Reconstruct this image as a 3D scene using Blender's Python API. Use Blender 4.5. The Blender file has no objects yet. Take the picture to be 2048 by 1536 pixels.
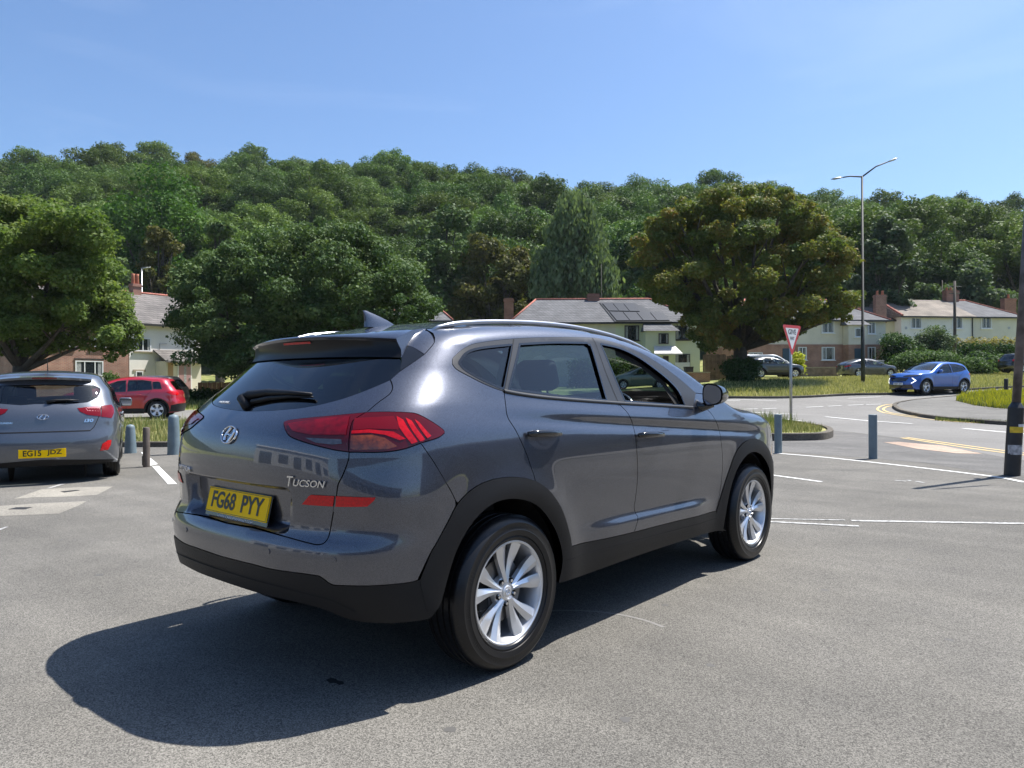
import bpy, bmesh, math, random
import numpy as np
from mathutils import Vector, Matrix
from mathutils.geometry import delaunay_2d_cdt
C = bpy.context.scene.collection
rnd = random.Random(7)
# ------------------------------------------------------------------ camera, sky, sun, exposure
CAM = np.array([3.0745, -2.5155, 1.284]); YAW, PITCH, ROLL, FPX = -0.7113, -0.0010, -0.0048, 1483.4   # focal length in px of a 2048 px wide frame
def _axes():
    f = np.array([math.sin(YAW)*math.cos(PITCH), math.cos(YAW)*math.cos(PITCH), math.sin(PITCH)])
    r = np.array([math.cos(YAW), -math.sin(YAW), 0.0]); u = np.cross(r, f)
    return r*math.cos(ROLL)+u*math.sin(ROLL), -r*math.sin(ROLL)+u*math.cos(ROLL), f
CR, CU, CF = _axes()
cd = bpy.data.cameras.new('camera'); cam = bpy.data.objects.new('camera', cd); C.objects.link(cam)
cd.sensor_width = 36; cd.lens = FPX/2048*36; cd.clip_start = .05; cd.clip_end = 3000
mw = Matrix.Identity(4)
for i in range(3): mw[i][0] = CR[i]; mw[i][1] = CU[i]; mw[i][2] = -CF[i]; mw[i][3] = CAM[i]
cam.matrix_world = mw
bpy.context.scene.camera = cam
SUN_AZ, SUN_EL = math.radians(21.5), math.radians(61.5)
w = bpy.data.worlds.new('World'); bpy.context.scene.world = w; w.use_nodes = True
nt = w.node_tree; bg = nt.nodes['Background']
sky = nt.nodes.new('ShaderNodeTexSky'); sky.sky_type = 'NISHITA'; sky.sun_disc = False
sky.sun_elevation = SUN_EL; sky.sun_rotation = SUN_AZ; sky.air_density = 1.0; sky.dust_density = 1.4; sky.ozone_density = 2.5
# thin high cirrus, part of the sky itself
tcn = nt.nodes.new('ShaderNodeTexCoord'); mp = nt.nodes.new('ShaderNodeMapping'); mp.inputs['Scale'].default_value = (1.6, 1.6, 7)
mp.inputs['Rotation'].default_value = (.15, .1, .5)
nz = nt.nodes.new('ShaderNodeTexNoise'); nz.inputs['Scale'].default_value = 1.7; nz.inputs['Detail'].default_value = 7; nz.inputs['Distortion'].default_value = .6
cr = nt.nodes.new('ShaderNodeValToRGB'); cr.color_ramp.elements[0].position = .52; cr.color_ramp.elements[1].position = .95
cr.color_ramp.elements[1].color = (.11, .11, .11, 1)
mx = nt.nodes.new('ShaderNodeMix'); mx.data_type = 'RGBA'; mx.inputs['B'].default_value = (9.5, 10.2, 11.5, 1)
nt.links.new(tcn.outputs['Generated'], mp.inputs['Vector']); nt.links.new(mp.outputs[0], nz.inputs['Vector'])
nt.links.new(nz.outputs['Fac'], cr.inputs[0]); nt.links.new(cr.outputs[0], mx.inputs['Factor'])
wb = nt.nodes.new('ShaderNodeMix'); wb.data_type = 'RGBA'; wb.blend_type = 'MULTIPLY'; wb.inputs['Factor'].default_value = 1; wb.inputs['B'].default_value = (.885, 1.05, 1.22, 1)
nt.links.new(sky.outputs[0], wb.inputs['A']); nt.links.new(wb.outputs['Result'], mx.inputs['A']); nt.links.new(mx.outputs['Result'], bg.inputs[0]); bg.inputs[1].default_value = .072
sd = bpy.data.lights.new('sun', 'SUN'); sun = bpy.data.objects.new('sun', sd); C.objects.link(sun)
sd.energy = 4.5; sd.angle = math.radians(.53); sd.color = (1, .955, .89)
SDIR = Vector((math.sin(SUN_AZ)*math.cos(SUN_EL), math.cos(SUN_AZ)*math.cos(SUN_EL), math.sin(SUN_EL)))
sun.rotation_euler = SDIR.to_track_quat('Z', 'Y').to_euler(); sun.location = (0, 0, 60)
vs = bpy.context.scene.view_settings; vs.view_transform = 'Standard'; vs.look = 'None'; vs.gamma = 1; vs.exposure = 1.1
bpy.context.scene.cycles.max_bounces = 8; bpy.context.scene.cycles.transparent_max_bounces = 12
bpy.context.scene.cycles.diffuse_bounces = 3; bpy.context.scene.cycles.glossy_bounces = 4
# ------------------------------------------------------------------ frames and terrain
def proj(P):
    d = np.atleast_2d(P)-CAM; z = d@CF
    return np.stack([1024+FPX*(d@CR)/z, 768-FPX*(d@CU)/z], -1)
RH = np.array([math.cos(YAW), -math.sin(YAW)]); DH = np.array([math.sin(YAW), math.cos(YAW)])
def V(r, d, z=0.0):                 # r metres to the right and d metres ahead of where the camera stands
    return Vector((CAM[0]+r*RH[0]+d*DH[0], CAM[1]+r*RH[1]+d*DH[1], z))
def rd(x, y):
    a, b = x-CAM[0], y-CAM[1]
    return a*RH[0]+b*RH[1], a*DH[0]+b*DH[1]
_gd = np.array([0, 24, 28, 38, 45, 58, 67, 80, 95, 130, 200, 230, 400.]); _gz = np.array([0, 0, .1, .72, 1.2, 1.7, 2.1, 3.4, 7.5, 22, 47, 50, 46])
def th(r, d):                       # terrain height
    r = np.asarray(r, float); d = np.asarray(d, float)
    s = r/np.maximum(d, 5)
    g = np.interp(d, _gd, _gz)
    f = np.interp(s, [-.5, -.3, .0, .16, .30, .4], [.45, .5, .55, .65, 1.0, 1.0])
    big = np.interp(s, [-.8, -.55, -.35, -.1, .05, .2, .35, .5, .8], [1.0, 1.02, 1.03, .965, .835, .85, .80, .70, .67])
    k = np.clip((d-75)/60, 0, 1)
    return g*(f*(1-k)+big*k)
def G(u, v, dz=0.0):                # where the sight line through pixel (u, v) meets the terrain
    k = CF + (u-1024)/FPX*CR - (v-768)/FPX*CU
    lo, hi = 1.0, 120.0
    def f(t):
        p = CAM+k*t; r, d = rd(p[0], p[1]); return p[2]-th(r, d)
    ts = np.linspace(1, 100, 500); prev = ts[0]
    for t in ts:
        if f(t) < 0: lo, hi = prev, t; break
        prev = t
    for _ in range(30):
        m = (lo+hi)/2
        if f(m) > 0: lo = m
        else: hi = m
    p = CAM+k*lo; return (float(p[0]), float(p[1]))
def atpx(u, v, d):                  # the point at distance d ahead on the sight line through pixel (u, v)
    k = CF + (u-1024)/FPX*CR - (v-768)/FPX*CU
    t = d/(k[0]*DH[0]+k[1]*DH[1]); p = CAM+k*t
    return Vector(p)
def gz(x, y):
    r, d = rd(x, y); return float(th(r, d))
# ------------------------------------------------------------------ mesh helpers
def tag(o, label=None, cat=None, group=None, kind=None):
    if label: o['label'] = label
    if cat: o['category'] = cat
    if group: o['group'] = group
    if kind: o['kind'] = kind
    return o
def empty(name, loc=(0, 0, 0), rz=0.0, label=None, cat=None, group=None):
    o = bpy.data.objects.new(name, None); C.objects.link(o); o.location = loc; o.rotation_euler = (0, 0, rz); o.empty_display_size = .2
    return tag(o, label, cat, group)
def mk(name, V_, F_, mats, parent=None, smooth=False, mi=None, nrm=None, M=None):
    me = bpy.data.meshes.new(name)
    V_ = [tuple(map(float, v)) for v in V_]
    if M is not None: V_ = [tuple(M@Vector(v)) for v in V_]
    me.from_pydata(V_, [], [tuple(int(i) for i in f) for f in F_]); 
    if not isinstance(mats, (list, tuple)): mats = [mats]
    for m in mats: me.materials.append(m)
    if mi is not None: me.polygons.foreach_set('material_index', list(mi))
    if smooth: me.polygons.foreach_set('use_smooth', [True]*len(me.polygons))
    me.update()
    if nrm is not None: me.normals_split_custom_set_from_vertices([tuple(map(float, n)) for n in nrm])
    o = bpy.data.objects.new(name, me); C.objects.link(o)
    if parent is not None: o.parent = parent
    return o
class MB:                           # collects simple solids, then builds ONE mesh
    def __init__(s): s.v = []; s.f = []; s.m = []
    def add(s, v, f, m=0):
        k = len(s.v); s.v += [tuple(map(float, p)) for p in v]; s.f += [tuple(i+k for i in q) for q in f]; s.m += [m]*len(f); return s
    def box(s, x0, x1, y0, y1, z0, z1, m=0, M=None, bev=0.0):
        if bev > 0:
            bm = bmesh.new(); bmesh.ops.create_cube(bm, size=1)
            for q in bm.verts: q.co = Vector(((x0+x1)/2+q.co.x*(x1-x0), (y0+y1)/2+q.co.y*(y1-y0), (z0+z1)/2+q.co.z*(z1-z0)))
            bmesh.ops.bevel(bm, geom=bm.edges[:], offset=bev, segments=2, affect='EDGES', profile=.5)
            bm.verts.index_update(); v = [M@q.co if M else q.co.copy() for q in bm.verts]; f = [[q.index for q in p.verts] for p in bm.faces]; bm.free()
            return s.add(v, f, m)
        v = [(x, y, z) for z in (z0, z1) for y in (y0, y1) for x in (x0, x1)]
        if M: v = [M@Vector(p) for p in v]
        return s.add(v, [(0, 2, 3, 1), (4, 5, 7, 6), (0, 1, 5, 4), (2, 6, 7, 3), (0, 4, 6, 2), (1, 3, 7, 5)], m)
    def tube(s, pts, rad, n=10, m=0, caps=True, flat=1.0):
        pts = [Vector(p) for p in pts]
        if not isinstance(rad, (list, tuple)): rad = [rad]*len(pts)
        k = len(s.v); up = None
        for i, p in enumerate(pts):
            t = (pts[min(i+1, len(pts)-1)]-pts[max(i-1, 0)]).normalized()
            if up is None: up = Vector((0, 0, 1)) if abs(t.z) < .9 else Vector((1, 0, 0))
            a = t.cross(up).normalized(); b = a.cross(t).normalized(); up = b
            for j in range(n):
                q = 2*math.pi*j/n; s.v.append(tuple(p+a*math.cos(q)*rad[i]+b*math.sin(q)*rad[i]*flat))
        for i in range(len(pts)-1):
            for j in range(n):
                s.f.append((k+i*n+j, k+i*n+(j+1) % n, k+(i+1)*n+(j+1) % n, k+(i+1)*n+j)); s.m.append(m)
        if caps:
            s.f.append(tuple(k+j for j in range(n))[::-1]); s.f.append(tuple(k+(len(pts)-1)*n+j for j in range(n))); s.m += [m, m]
        return s
    def lathe(s, prof, n=24, m=0, axis='Z', M=None, a0=0, a1=2*math.pi, close=False):
        k = len(s.v); L = len(prof); full = abs(a1-a0-2*math.pi) < 1e-6; nn = n if full else n+1
        for j in range(nn):
            q = a0+(a1-a0)*j/n; c, t = math.cos(q), math.sin(q)
            for (r, h) in prof:
                p = Vector((r*c, r*t, h)) if axis == 'Z' else Vector((h, r*c, r*t)) if axis == 'X' else Vector((r*c, h, r*t))
                s.v.append(tuple(M@p if M else p))
        for j in range(n):
            j2 = (j+1) % nn
            for i in range(L if close else L-1):
                i2 = (i+1) % L
                s.f.append((k+j*L+i, k+j2*L+i, k+j2*L+i2, k+j*L+i2)); s.m.append(m)
        return s
    def prism(s, poly, z0, z1, m=0, M=None):      # poly: 2D points, extruded in z
        n = len(poly); v = [(p[0], p[1], z0) for p in poly]+[(p[0], p[1], z1) for p in poly]
        if M: v = [M@Vector(p) for p in v]
        return s.add(v, [tuple(range(n))[::-1], tuple(range(n, 2*n))]+[(i, (i+1) % n, n+(i+1) % n, n+i) for i in range(n)], m)
    def build(s, name, mats, parent=None, smooth=False, fix=True, auto=None):
        o = mk(name, s.v, s.f, mats, parent, smooth, s.m)
        if fix:
            bm = bmesh.new(); bm.from_mesh(o.data); bmesh.ops.recalc_face_normals(bm, faces=bm.faces); 
            if auto is not None:
                for e in bm.edges:
                    if len(e.link_faces) == 2 and e.calc_face_angle(0) > auto: e.smooth = False
                for f in bm.faces: f.smooth = True
            bm.to_mesh(o.data); bm.free()
        return o
def children(o): return [c for c in bpy.data.objects if c.parent == o]
def copy_tree(o, parent=None):
    c = o.copy(); C.objects.link(c); c.parent = parent
    for ch in children(o): copy_tree(ch, c)
    return c
def inside(poly, pts):
    poly = np.asarray(poly); pts = np.asarray(pts); x, y = pts[:, 0], pts[:, 1]; c = np.zeros(len(pts), bool)
    x0, y0 = poly[-1]
    for x1, y1 in poly:
        if y0 != y1:
            c ^= ((y1 > y) != (y0 > y)) & (x < (x0-x1)*(y-y1)/(y0-y1)+x1)
        x0, y0 = x1, y1
    return c
def resample(poly, sp, closed=True):
    poly = np.asarray(poly, float); out = []
    n = len(poly)
    for i in range(n if closed else n-1):
        a, b = poly[i], poly[(i+1) % n]; k = max(1, int(math.ceil(np.linalg.norm(b-a)/sp)))
        for j in range(k): out.append(a+(b-a)*j/k)
    if not closed: out.append(poly[-1])
    return np.array(out)
def smooth_poly(pts, closed=False, k=6):          # Catmull-Rom through the points
    p = [np.array(q, float) for q in pts]; n = len(p); out = []
    for i in range(n if closed else n-1):
        p1, p2 = p[i], p[(i+1) % n]
        p0 = p[i-1] if (closed or i > 0) else 2*p1-p2
        p3 = p[(i+2) % n] if (closed or i+2 < n) else 2*p2-p1
        for j in range(k):
            t = j/k; out.append(.5*((2*p1)+(-p0+p2)*t+(2*p0-5*p1+4*p2-p3)*t*t+(-p0+3*p1-3*p2+p3)*t**3))
    if not closed: out.append(p[-1])
    return np.array(out)
def inset(poly, g):
    p = np.asarray(poly, float); nx = np.roll(p, -1, 0)-np.roll(p, 1, 0); L = np.linalg.norm(nx, axis=1, keepdims=True)+1e-9
    area = .5*np.sum(p[:, 0]*np.roll(p[:, 1], -1)-np.roll(p[:, 0], -1)*p[:, 1])
    nn = np.stack([-nx[:, 1], nx[:, 0]], 1)/L*(1 if area > 0 else -1)
    return p+nn*g
def fill2d(outline, sp, holes=()):
    loops = [resample(outline, sp)]+[resample(h, sp) for h in holes]
    b = np.concatenate(loops); mn, mxx = loops[0].min(0), loops[0].max(0)
    gx = np.arange(mn[0]+sp/2, mxx[0], sp); gy = np.arange(mn[1]+sp/2, mxx[1], sp)
    if len(gx) and len(gy):
        g = np.stack(np.meshgrid(gx, gy), -1).reshape(-1, 2); g = g[inside(loops[0], g)]
        for h in loops[1:]: g = g[~inside(h, g)]
        if len(g):
            keep = np.ones(len(g), bool)
            for i in range(0, len(g), 2000):
                dd = ((g[i:i+2000, None]-b[None])**2).sum(-1).min(1); keep[i:i+2000] = dd > (sp*.45)**2
            g = g[keep]
    else: g = np.zeros((0, 2))
    pts = np.concatenate([b, g]); ed = []; k = 0
    for l in loops:
        n = len(l); ed += [(k+i, k+(i+1) % n) for i in range(n)]; k += n
    r = delaunay_2d_cdt([Vector(p) for p in pts], ed, [], 0, 1e-7)
    vs_ = np.array([tuple(v) for v in r[0]]); fs = [f for f in r[2]]
    cen = np.array([vs_[list(f)].mean(0) for f in fs]); ok = inside(loops[0], cen)
    for h in loops[1:]: ok &= ~inside(h, cen)
    fs = [f for f, o_ in zip(fs, ok) if o_]
    return vs_, fs, loops
def text_mesh(s, name='txt', size=1.0, ext=.02, shear=0.0, sx=1.0, bev=0.0, spacing=1.0, bold=0.0):
    cu = bpy.data.curves.new(name, 'FONT'); cu.body = s; cu.size = size; cu.extrude = ext; cu.shear = shear; cu.align_x = 'CENTER'; cu.align_y = 'CENTER'; cu.space_character = spacing
    cu.bevel_depth = bev; cu.offset = bold; cu.resolution_u = 4
    o = bpy.data.objects.new(name, cu); C.objects.link(o); dg = bpy.context.evaluated_depsgraph_get(); dg.update()
    me = bpy.data.meshes.new_from_object(o.evaluated_get(dg)); bpy.data.objects.remove(o)
    for v in me.vertices: v.co.x *= sx
    return me
def put_text(s, name, M, mat, parent, w=None, h=None, ext=.001, shear=0.0, bev=0.0, bold=0.0, spacing=1.0):
    """lettering of width w and height h laid on the local XY plane of M"""
    me = text_mesh(s, name, 1.0, ext, shear, 1.0, 0.0, spacing, bold)
    xs = [v.co.x for v in me.vertices]; ys = [v.co.y for v in me.vertices]
    cx, cy = (min(xs)+max(xs))/2, (min(ys)+max(ys))/2; kx = w/(max(xs)-min(xs)) if w else 1; ky = h/(max(ys)-min(ys)) if h else kx
    for v in me.vertices: v.co.x = (v.co.x-cx)*kx; v.co.y = (v.co.y-cy)*ky
    me.transform(M); me.materials.clear(); me.materials.append(mat)
    o = bpy.data.objects.new(name, me); C.objects.link(o); o.parent = parent
    return o
# ------------------------------------------------------------------ materials
MATS = {}
def mat(name, col, rough=.6, metal=0.0, coat=0.0, coatr=.05, spec=.5, var=0.0, vscale=5.0, bump=0.0, bscale=50.0, trans=0.0, emis=None, col2=None, detail=4, ior=None, alpha=None):
    m = bpy.data.materials.new(name); m.use_nodes = True; nt = m.node_tree; b = nt.nodes['Principled BSDF']
    b.inputs['Base Color'].default_value = (*col, 1); b.inputs['Roughness'].default_value = rough; b.inputs['Metallic'].default_value = metal
    b.inputs['Coat Weight'].default_value = coat; b.inputs['Coat Roughness'].default_value = coatr; b.inputs['Specular IOR Level'].default_value = spec
    b.inputs['Transmission Weight'].default_value = trans
    if ior: b.inputs['IOR'].default_value = ior
    if emis: b.inputs['Emission Color'].default_value = (*emis[:3], 1); b.inputs['Emission Strength'].default_value = emis[3]
    if var > 0 or bump > 0:
        tc = nt.nodes.new('ShaderNodeTexCoord')
    if var > 0:
        n = nt.nodes.new('ShaderNodeTexNoise'); n.inputs['Scale'].default_value = vscale; n.inputs['Detail'].default_value = detail
        nt.links.new(tc.outputs['Object'], n.inputs['Vector'])
        r = nt.nodes.new('ShaderNodeValToRGB'); c2 = col2 or tuple(c*(1+var) for c in col); c1 = tuple(c*(1-var) for c in col) if not col2 else col
        r.color_ramp.elements[0].position = .32; r.color_ramp.elements[1].position = .68
        r.color_ramp.elements[0].color = (*c1, 1); r.color_ramp.elements[1].color = (*c2, 1)
        nt.links.new(n.outputs['Fac'], r.inputs[0]); nt.links.new(r.outputs[0], b.inputs['Base Color'])
    if bump > 0:
        n2 = nt.nodes.new('ShaderNodeTexNoise'); n2.inputs['Scale'].default_value = bscale; n2.inputs['Detail'].default_value = 3
        nt.links.new(tc.outputs['Object'], n2.inputs['Vector']); bp = nt.nodes.new('ShaderNodeBump'); bp.inputs['Strength'].default_value = bump; bp.inputs['Distance'].default_value = .01
        nt.links.new(n2.outputs['Fac'], bp.inputs['Height']); nt.links.new(bp.outputs[0], b.inputs['Normal'])
    MATS[name] = m; return m
def paint(name, col, metal=.55, rough=.38, fl=.25):
    m = mat(name, col, rough, metal, 1.0, .02); nt = m.node_tree; b = nt.nodes['Principled BSDF']
    tc = nt.nodes.new('ShaderNodeTexCoord'); v = nt.nodes.new('ShaderNodeTexVoronoi'); v.inputs['Scale'].default_value = 900
    nt.links.new(tc.outputs['Object'], v.inputs['Vector'])
    sp = nt.nodes.new('ShaderNodeSeparateColor'); nt.links.new(v.outputs['Color'], sp.inputs[0])
    mr = nt.nodes.new('ShaderNodeMapRange'); mr.inputs['To Min'].default_value = 1-fl; mr.inputs['To Max'].default_value = 1+fl*1.6
    nt.links.new(sp.outputs[0], mr.inputs['Value'])
    mul = nt.nodes.new('ShaderNodeVectorMath'); mul.operation = 'SCALE'; mul.inputs[0].default_value = col; nt.links.new(mr.outputs[0], mul.inputs['Scale'])
    nt.links.new(mul.outputs[0], b.inputs['Base Color'])
    b.inputs['Coat IOR'].default_value = 1.7
    return m
def glass(name, tint, refl=1.0, rough=0.0):
    m = bpy.data.materials.new(name); m.use_nodes = True; nt = m.node_tree; nt.nodes.clear()
    out = nt.nodes.new('ShaderNodeOutputMaterial'); t = nt.nodes.new('ShaderNodeBsdfTransparent'); t.inputs[0].default_value = (*tint, 1)
    g = nt.nodes.new('ShaderNodeBsdfGlossy'); g.inputs['Roughness'].default_value = rough; g.inputs[0].default_value = (refl, refl, refl, 1)
    lw = nt.nodes.new('ShaderNodeLayerWeight'); lw.inputs[0].default_value = .5
    p = nt.nodes.new('ShaderNodeMath'); p.operation = 'POWER'; p.inputs[1].default_value = 4.5; nt.links.new(lw.outputs['Facing'], p.inputs[0])
    q = nt.nodes.new('ShaderNodeMath'); q.operation = 'MULTIPLY_ADD'; q.inputs[1].default_value = .93; q.inputs[2].default_value = .07; nt.links.new(p.outputs[0], q.inputs[0])
    x = nt.nodes.new('ShaderNodeMixShader')
    nt.links.new(q.outputs[0], x.inputs[0]); nt.links.new(t.outputs[0], x.inputs[1]); nt.links.new(g.outputs[0], x.inputs[2]); nt.links.new(x.outputs[0], out.inputs[0])
    MATS[name] = m; return m
M_paint = paint('paint_grey', (.073, .078, .098), .88, .36, .45)
M_clad = mat('cladding_plastic', (.006, .006, .007), .5, spec=.3, bump=.15, bscale=900)
M_trim = mat('window_trim', (.030, .031, .034), .42, 0, .0)
M_gloss = mat('gloss_black', (.008, .008, .009), .12, 0, .6)
M_dark = mat('dark_void', (.006, .006, .006), .9)
M_rub = mat('rubber', (.016, .016, .017), .62)
M_silver = mat('alloy_silver', (.74, .75, .77), .36, .8, .5, .1)
M_chrome = mat('chrome', (.75, .76, .78), .08, 1.0)
M_under = mat('spoiler_black', (.006, .006, .007), .35, 0, 0, spec=.3)
M_maroon = mat('lamp_maroon', (.15, .0, .004), .14, 0, .35, .03, spec=.4, var=.3, vscale=40)
M_rail = mat('roof_rail_silver', (.55, .55, .57), .32, .9)
M_steel = mat('brake_steel', (.25, .24, .23), .4, .9)
M_red = mat('lamp_red', (.15, .0, .003), .16, 0, .35, .03, spec=.4)
M_red2 = mat('lamp_red_bright', (.50, .001, .005), .2, 0, .35, .03, spec=.4, var=.25, vscale=60)
M_redk = mat('lamp_red_dark', (.085, .0, .002), .12, 0, .4, .03, spec=.4)
M_amber = mat('lamp_amber', (.20, .035, .003), .2, 0, 1, .02, var=.5, vscale=55)
M_clear = mat('lamp_clear', (.10, .09, .095), .15, .3, 1, .02, var=.3, vscale=50)
M_reflr = mat('reflector_red', (.55, .0, .004), .25, 0, .15, .03, var=.2, vscale=120)
M_seat = mat('seat_cloth', (.03, .03, .033), .85, bump=.3, bscale=300)
M_dash = mat('dash_plastic', (.11, .12, .12), .55)
M_yel = mat('plate_yellow', (1.0, .60, .0), .5, 0, 0, spec=.15)
M_ink = mat('plate_ink', (.008, .008, .008), .4)
M_white = mat('white_vinyl', (.75, .75, .75), .5)
G_priv = glass('privacy_glass', (.27, .38, .42)); G_rear = glass('rear_glass', (.045, .06, .075)); G_clear = glass('clear_glass', (.72, .78, .76))
G_house = mat('window_pane', (.02, .025, .03), .05, 0, 0, spec=.9)
# ------------------------------------------------------------------ car shells
def nsp(xs, ys):
    xs = np.array(xs, float); ys = np.array(ys, float); n = len(xs); h = np.diff(xs); A = np.eye(n); b = np.zeros(n)
    for i in range(1, n-1):
        A[i, i-1] = h[i-1]; A[i, i] = 2*(h[i-1]+h[i]); A[i, i+1] = h[i]; b[i] = 6*((ys[i+1]-ys[i])/h[i]-(ys[i]-ys[i-1])/h[i-1])
    m = np.linalg.solve(A, b)
    def f(x):
        x = np.asarray(x, float); xc = np.clip(x, xs[0], xs[-1]); i = np.clip(np.searchsorted(xs, xc)-1, 0, n-2)
        t0 = xs[i+1]-xc; t1 = xc-xs[i]; hh = h[i]
        return (m[i]*t0**3+m[i+1]*t1**3)/(6*hh)+(ys[i]/hh-m[i]*hh/6)*t0+(ys[i+1]/hh-m[i+1]*hh/6)*t1
    return f
def sstep(a, b, x):
    t = np.clip((x-a)/(b-a), 0, 1); return t*t*(3-2*t)
class Shell:
    """car wall surface: u runs round the plan outline from the tail centre (0) past the rear corner (LC) along the side to the nose"""
    def __init__(s, Yr, Yf, Wz, Ky, H, ar, af, m=3.0, sh=(.10, .16), extra=None, LC=1.15, LS=3.0, M=None):
        s.Yr, s.Yf, s.Wz, s.Ky, s.H, s.ar, s.af, s.m, s.sh, s.extra, s.LC, s.LS = Yr, Yf, Wz, Ky, H, ar, af, m, sh, extra, LC, LS
        s.M = M or Matrix.Identity(4); s._grid = None
    def W(s, y, z):
        h = s.H(y); x = s.Wz(z)*s.Ky(y)
        if s.extra is not None: x = x+s.extra(y, z)
        t = np.clip((z-(h-s.sh[0]))/s.sh[0], 0, 1); return x-s.sh[1]*(1-np.sqrt(np.maximum(0, 1-t*t)))
    def P(s, u, z):
        u = np.asarray(u, float); z = np.asarray(z, float); u, z = np.broadcast_arrays(u, z); sg = np.sign(u); sg = np.where(sg == 0, 1, sg); a = np.abs(u)
        yr, yf, ar, af = s.Yr(z), s.Yf(z), s.ar(z), s.af(z)
        y0, y1 = yr+ar, yf-af
        ph = np.clip(a/s.LC, 0, 1)*np.pi/2; rho = (np.abs(np.sin(ph))**s.m+np.abs(np.cos(ph))**s.m)**(-1/s.m)
        e = rho*np.cos(ph); k = rho*np.sin(ph)
        tf = np.clip((a-s.LC-s.LS)/s.LC, 0, 1)*np.pi/2; rf = (np.abs(np.sin(tf))**s.m+np.abs(np.cos(tf))**s.m)**(-1/s.m)
        ef = rf*np.sin(tf); kf = rf*np.cos(tf)
        ys = y0+(y1-y0)*np.clip((a-s.LC)/s.LS, 0, 1)
        y = np.where(a < s.LC, y0-ar*e, np.where(a > s.LC+s.LS, y1+af*ef, ys))
        kk = np.where(a < s.LC, k, np.where(a > s.LC+s.LS, kf, 1.0))
        return np.stack([sg*kk*s.W(y, z), y, z], -1)
    def N(s, u, z, e=2e-3):
        du = s.P(u+e, z)-s.P(u-e, z); dz = s.P(u, z+e)-s.P(u, z-e)
        n = np.cross(du, dz); n /= np.linalg.norm(n, axis=-1, keepdims=True)+1e-12
        return n
    def yz(s, y, z):                # side-view coordinates -> u (right side)
        z = float(z); y0 = float(s.Yr(z)+s.ar(z)); y1 = float(s.Yf(z)-s.af(z))
        if y < y0:
            e = min(1., (y0-y)/float(s.ar(z))); k = (1-e**s.m)**(1/s.m); return s.LC*math.atan2(k, e)/(math.pi/2)
        if y > y1:
            e = min(1., (y-y1)/float(s.af(z))); k = (1-e**s.m)**(1/s.m); return s.LC+s.LS+s.LC*math.atan2(e, k)/(math.pi/2)
        return s.LC+s.LS*(y-y0)/(y1-y0)
    def xz(s, x, z, front=False):    # rear-view (or front-view) coordinates -> u
        us = np.linspace(0, s.LC, 400) if not front else np.linspace(s.LC*2+s.LS, s.LC+s.LS, 400)
        X = s.P(us, z+0*us)[:, 0]; i = int(np.argmin(np.abs(X-abs(x)))); return float(us[i])*(1 if x >= 0 else -1)
    def px(s, pts, zr=(.12, 1.7)):
        """sight lines through photo pixels -> (u, z) on the surface"""
        M = np.array(s.M)
        def W3(u, z):
            p = s.P(u, z); return p@M[:3, :3].T+M[:3, 3]
        if s._grid is None:
            us = np.linspace(-s.LC, s.LC*1.7+s.LS, 420); zs = np.linspace(zr[0], zr[1], 130); U, Z = np.meshgrid(us, zs)
            Pw = W3(U, Z); n = s.N(U, Z)@M[:3, :3].T; face = ((Pw-CAM)*n).sum(-1) < 0
            s._grid = (U[face], Z[face], proj(Pw[face]))
        U, Z, Q = s._grid; out = []
        for q in pts:
            q = np.array(q, float); i = int(np.argmin(((Q-q)**2).sum(1))); x = np.array([U[i], Z[i]])
            for _ in range(8):
                e = 1e-3; p0 = proj(W3(x[0], x[1]))[0]; J = np.stack([(proj(W3(x[0]+e, x[1]))[0]-p0)/e, (proj(W3(x[0], x[1]+e))[0]-p0)/e], 1)
                try: st = np.linalg.lstsq(J, q-p0, rcond=1e-3)[0]
                except Exception: break
                st = np.clip(st, -.03, .03); x = x+st
                if np.abs(st).max() < 1e-5: break
            out.append(tuple(x))
        return out
    def panel(s, name, poly, mats, parent, sp=.03, holes=(), off=0.0, gap=.0, flange=.012, mirror=False, both=False, sm=True, crown=0.0):
        """one panel of the shell: poly in (u, z); off = proud of the surface; returns the object(s)"""
        if both:
            a = s.panel(name, poly, mats, parent, sp, holes, off, gap, flange, False, False, sm, crown)
            b = s.panel(name, poly, mats, parent, sp, holes, off, gap, flange, True, False, sm, crown); return a, b
        poly = np.asarray(poly, float)
        poly = resample(poly, sp)
        if gap: poly = inset(poly, gap)
        V2, F, loops = fill2d(poly, sp, [inset(resample(h, sp), -gap) if gap else h for h in holes])
        P = s.P(V2[:, 0], V2[:, 1]); N = s.N(V2[:, 0], V2[:, 1])
        if crown:
            b = loops[0]; dd = np.sqrt(np.array([((b-p)**2).sum(1).min() for p in V2])); P = P+N*(crown*(1-np.exp(-dd/ .012)))[:, None]
        P = P+N*off; v = P.tolist(); n = N.tolist(); f = [tuple(t) for t in F]
        # orientation: normals outward
        nf = []
        for t in f:
            a, b, c = P[t[0]], P[t[1]], P[t[2]]
            if np.dot(np.cross(b-a, c-a), N[t[0]]) < 0: t = t[::-1]
            nf.append(t)
        f = nf
        if flange:
            for l in loops:
                Pl = s.P(l[:, 0], l[:, 1]); Nl = s.N(l[:, 0], l[:, 1]); A = Pl+Nl*off; B = Pl+Nl*(off-flange); k = len(v); m_ = len(l)
                side = np.cross(np.roll(A, -1, 0)-np.roll(A, 1, 0), Nl); side /= np.linalg.norm(side, axis=1, keepdims=True)+1e-9
                v += A.tolist()+B.tolist(); n += side.tolist()*2
                f += [(k+i, k+(i+1) % m_, k+m_+(i+1) % m_, k+m_+i) for i in range(m_)]
        if mirror:
            v = [(-p[0], p[1], p[2]) for p in v]; n = [(-p[0], p[1], p[2]) for p in n]; f = [t[::-1] for t in f]
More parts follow.
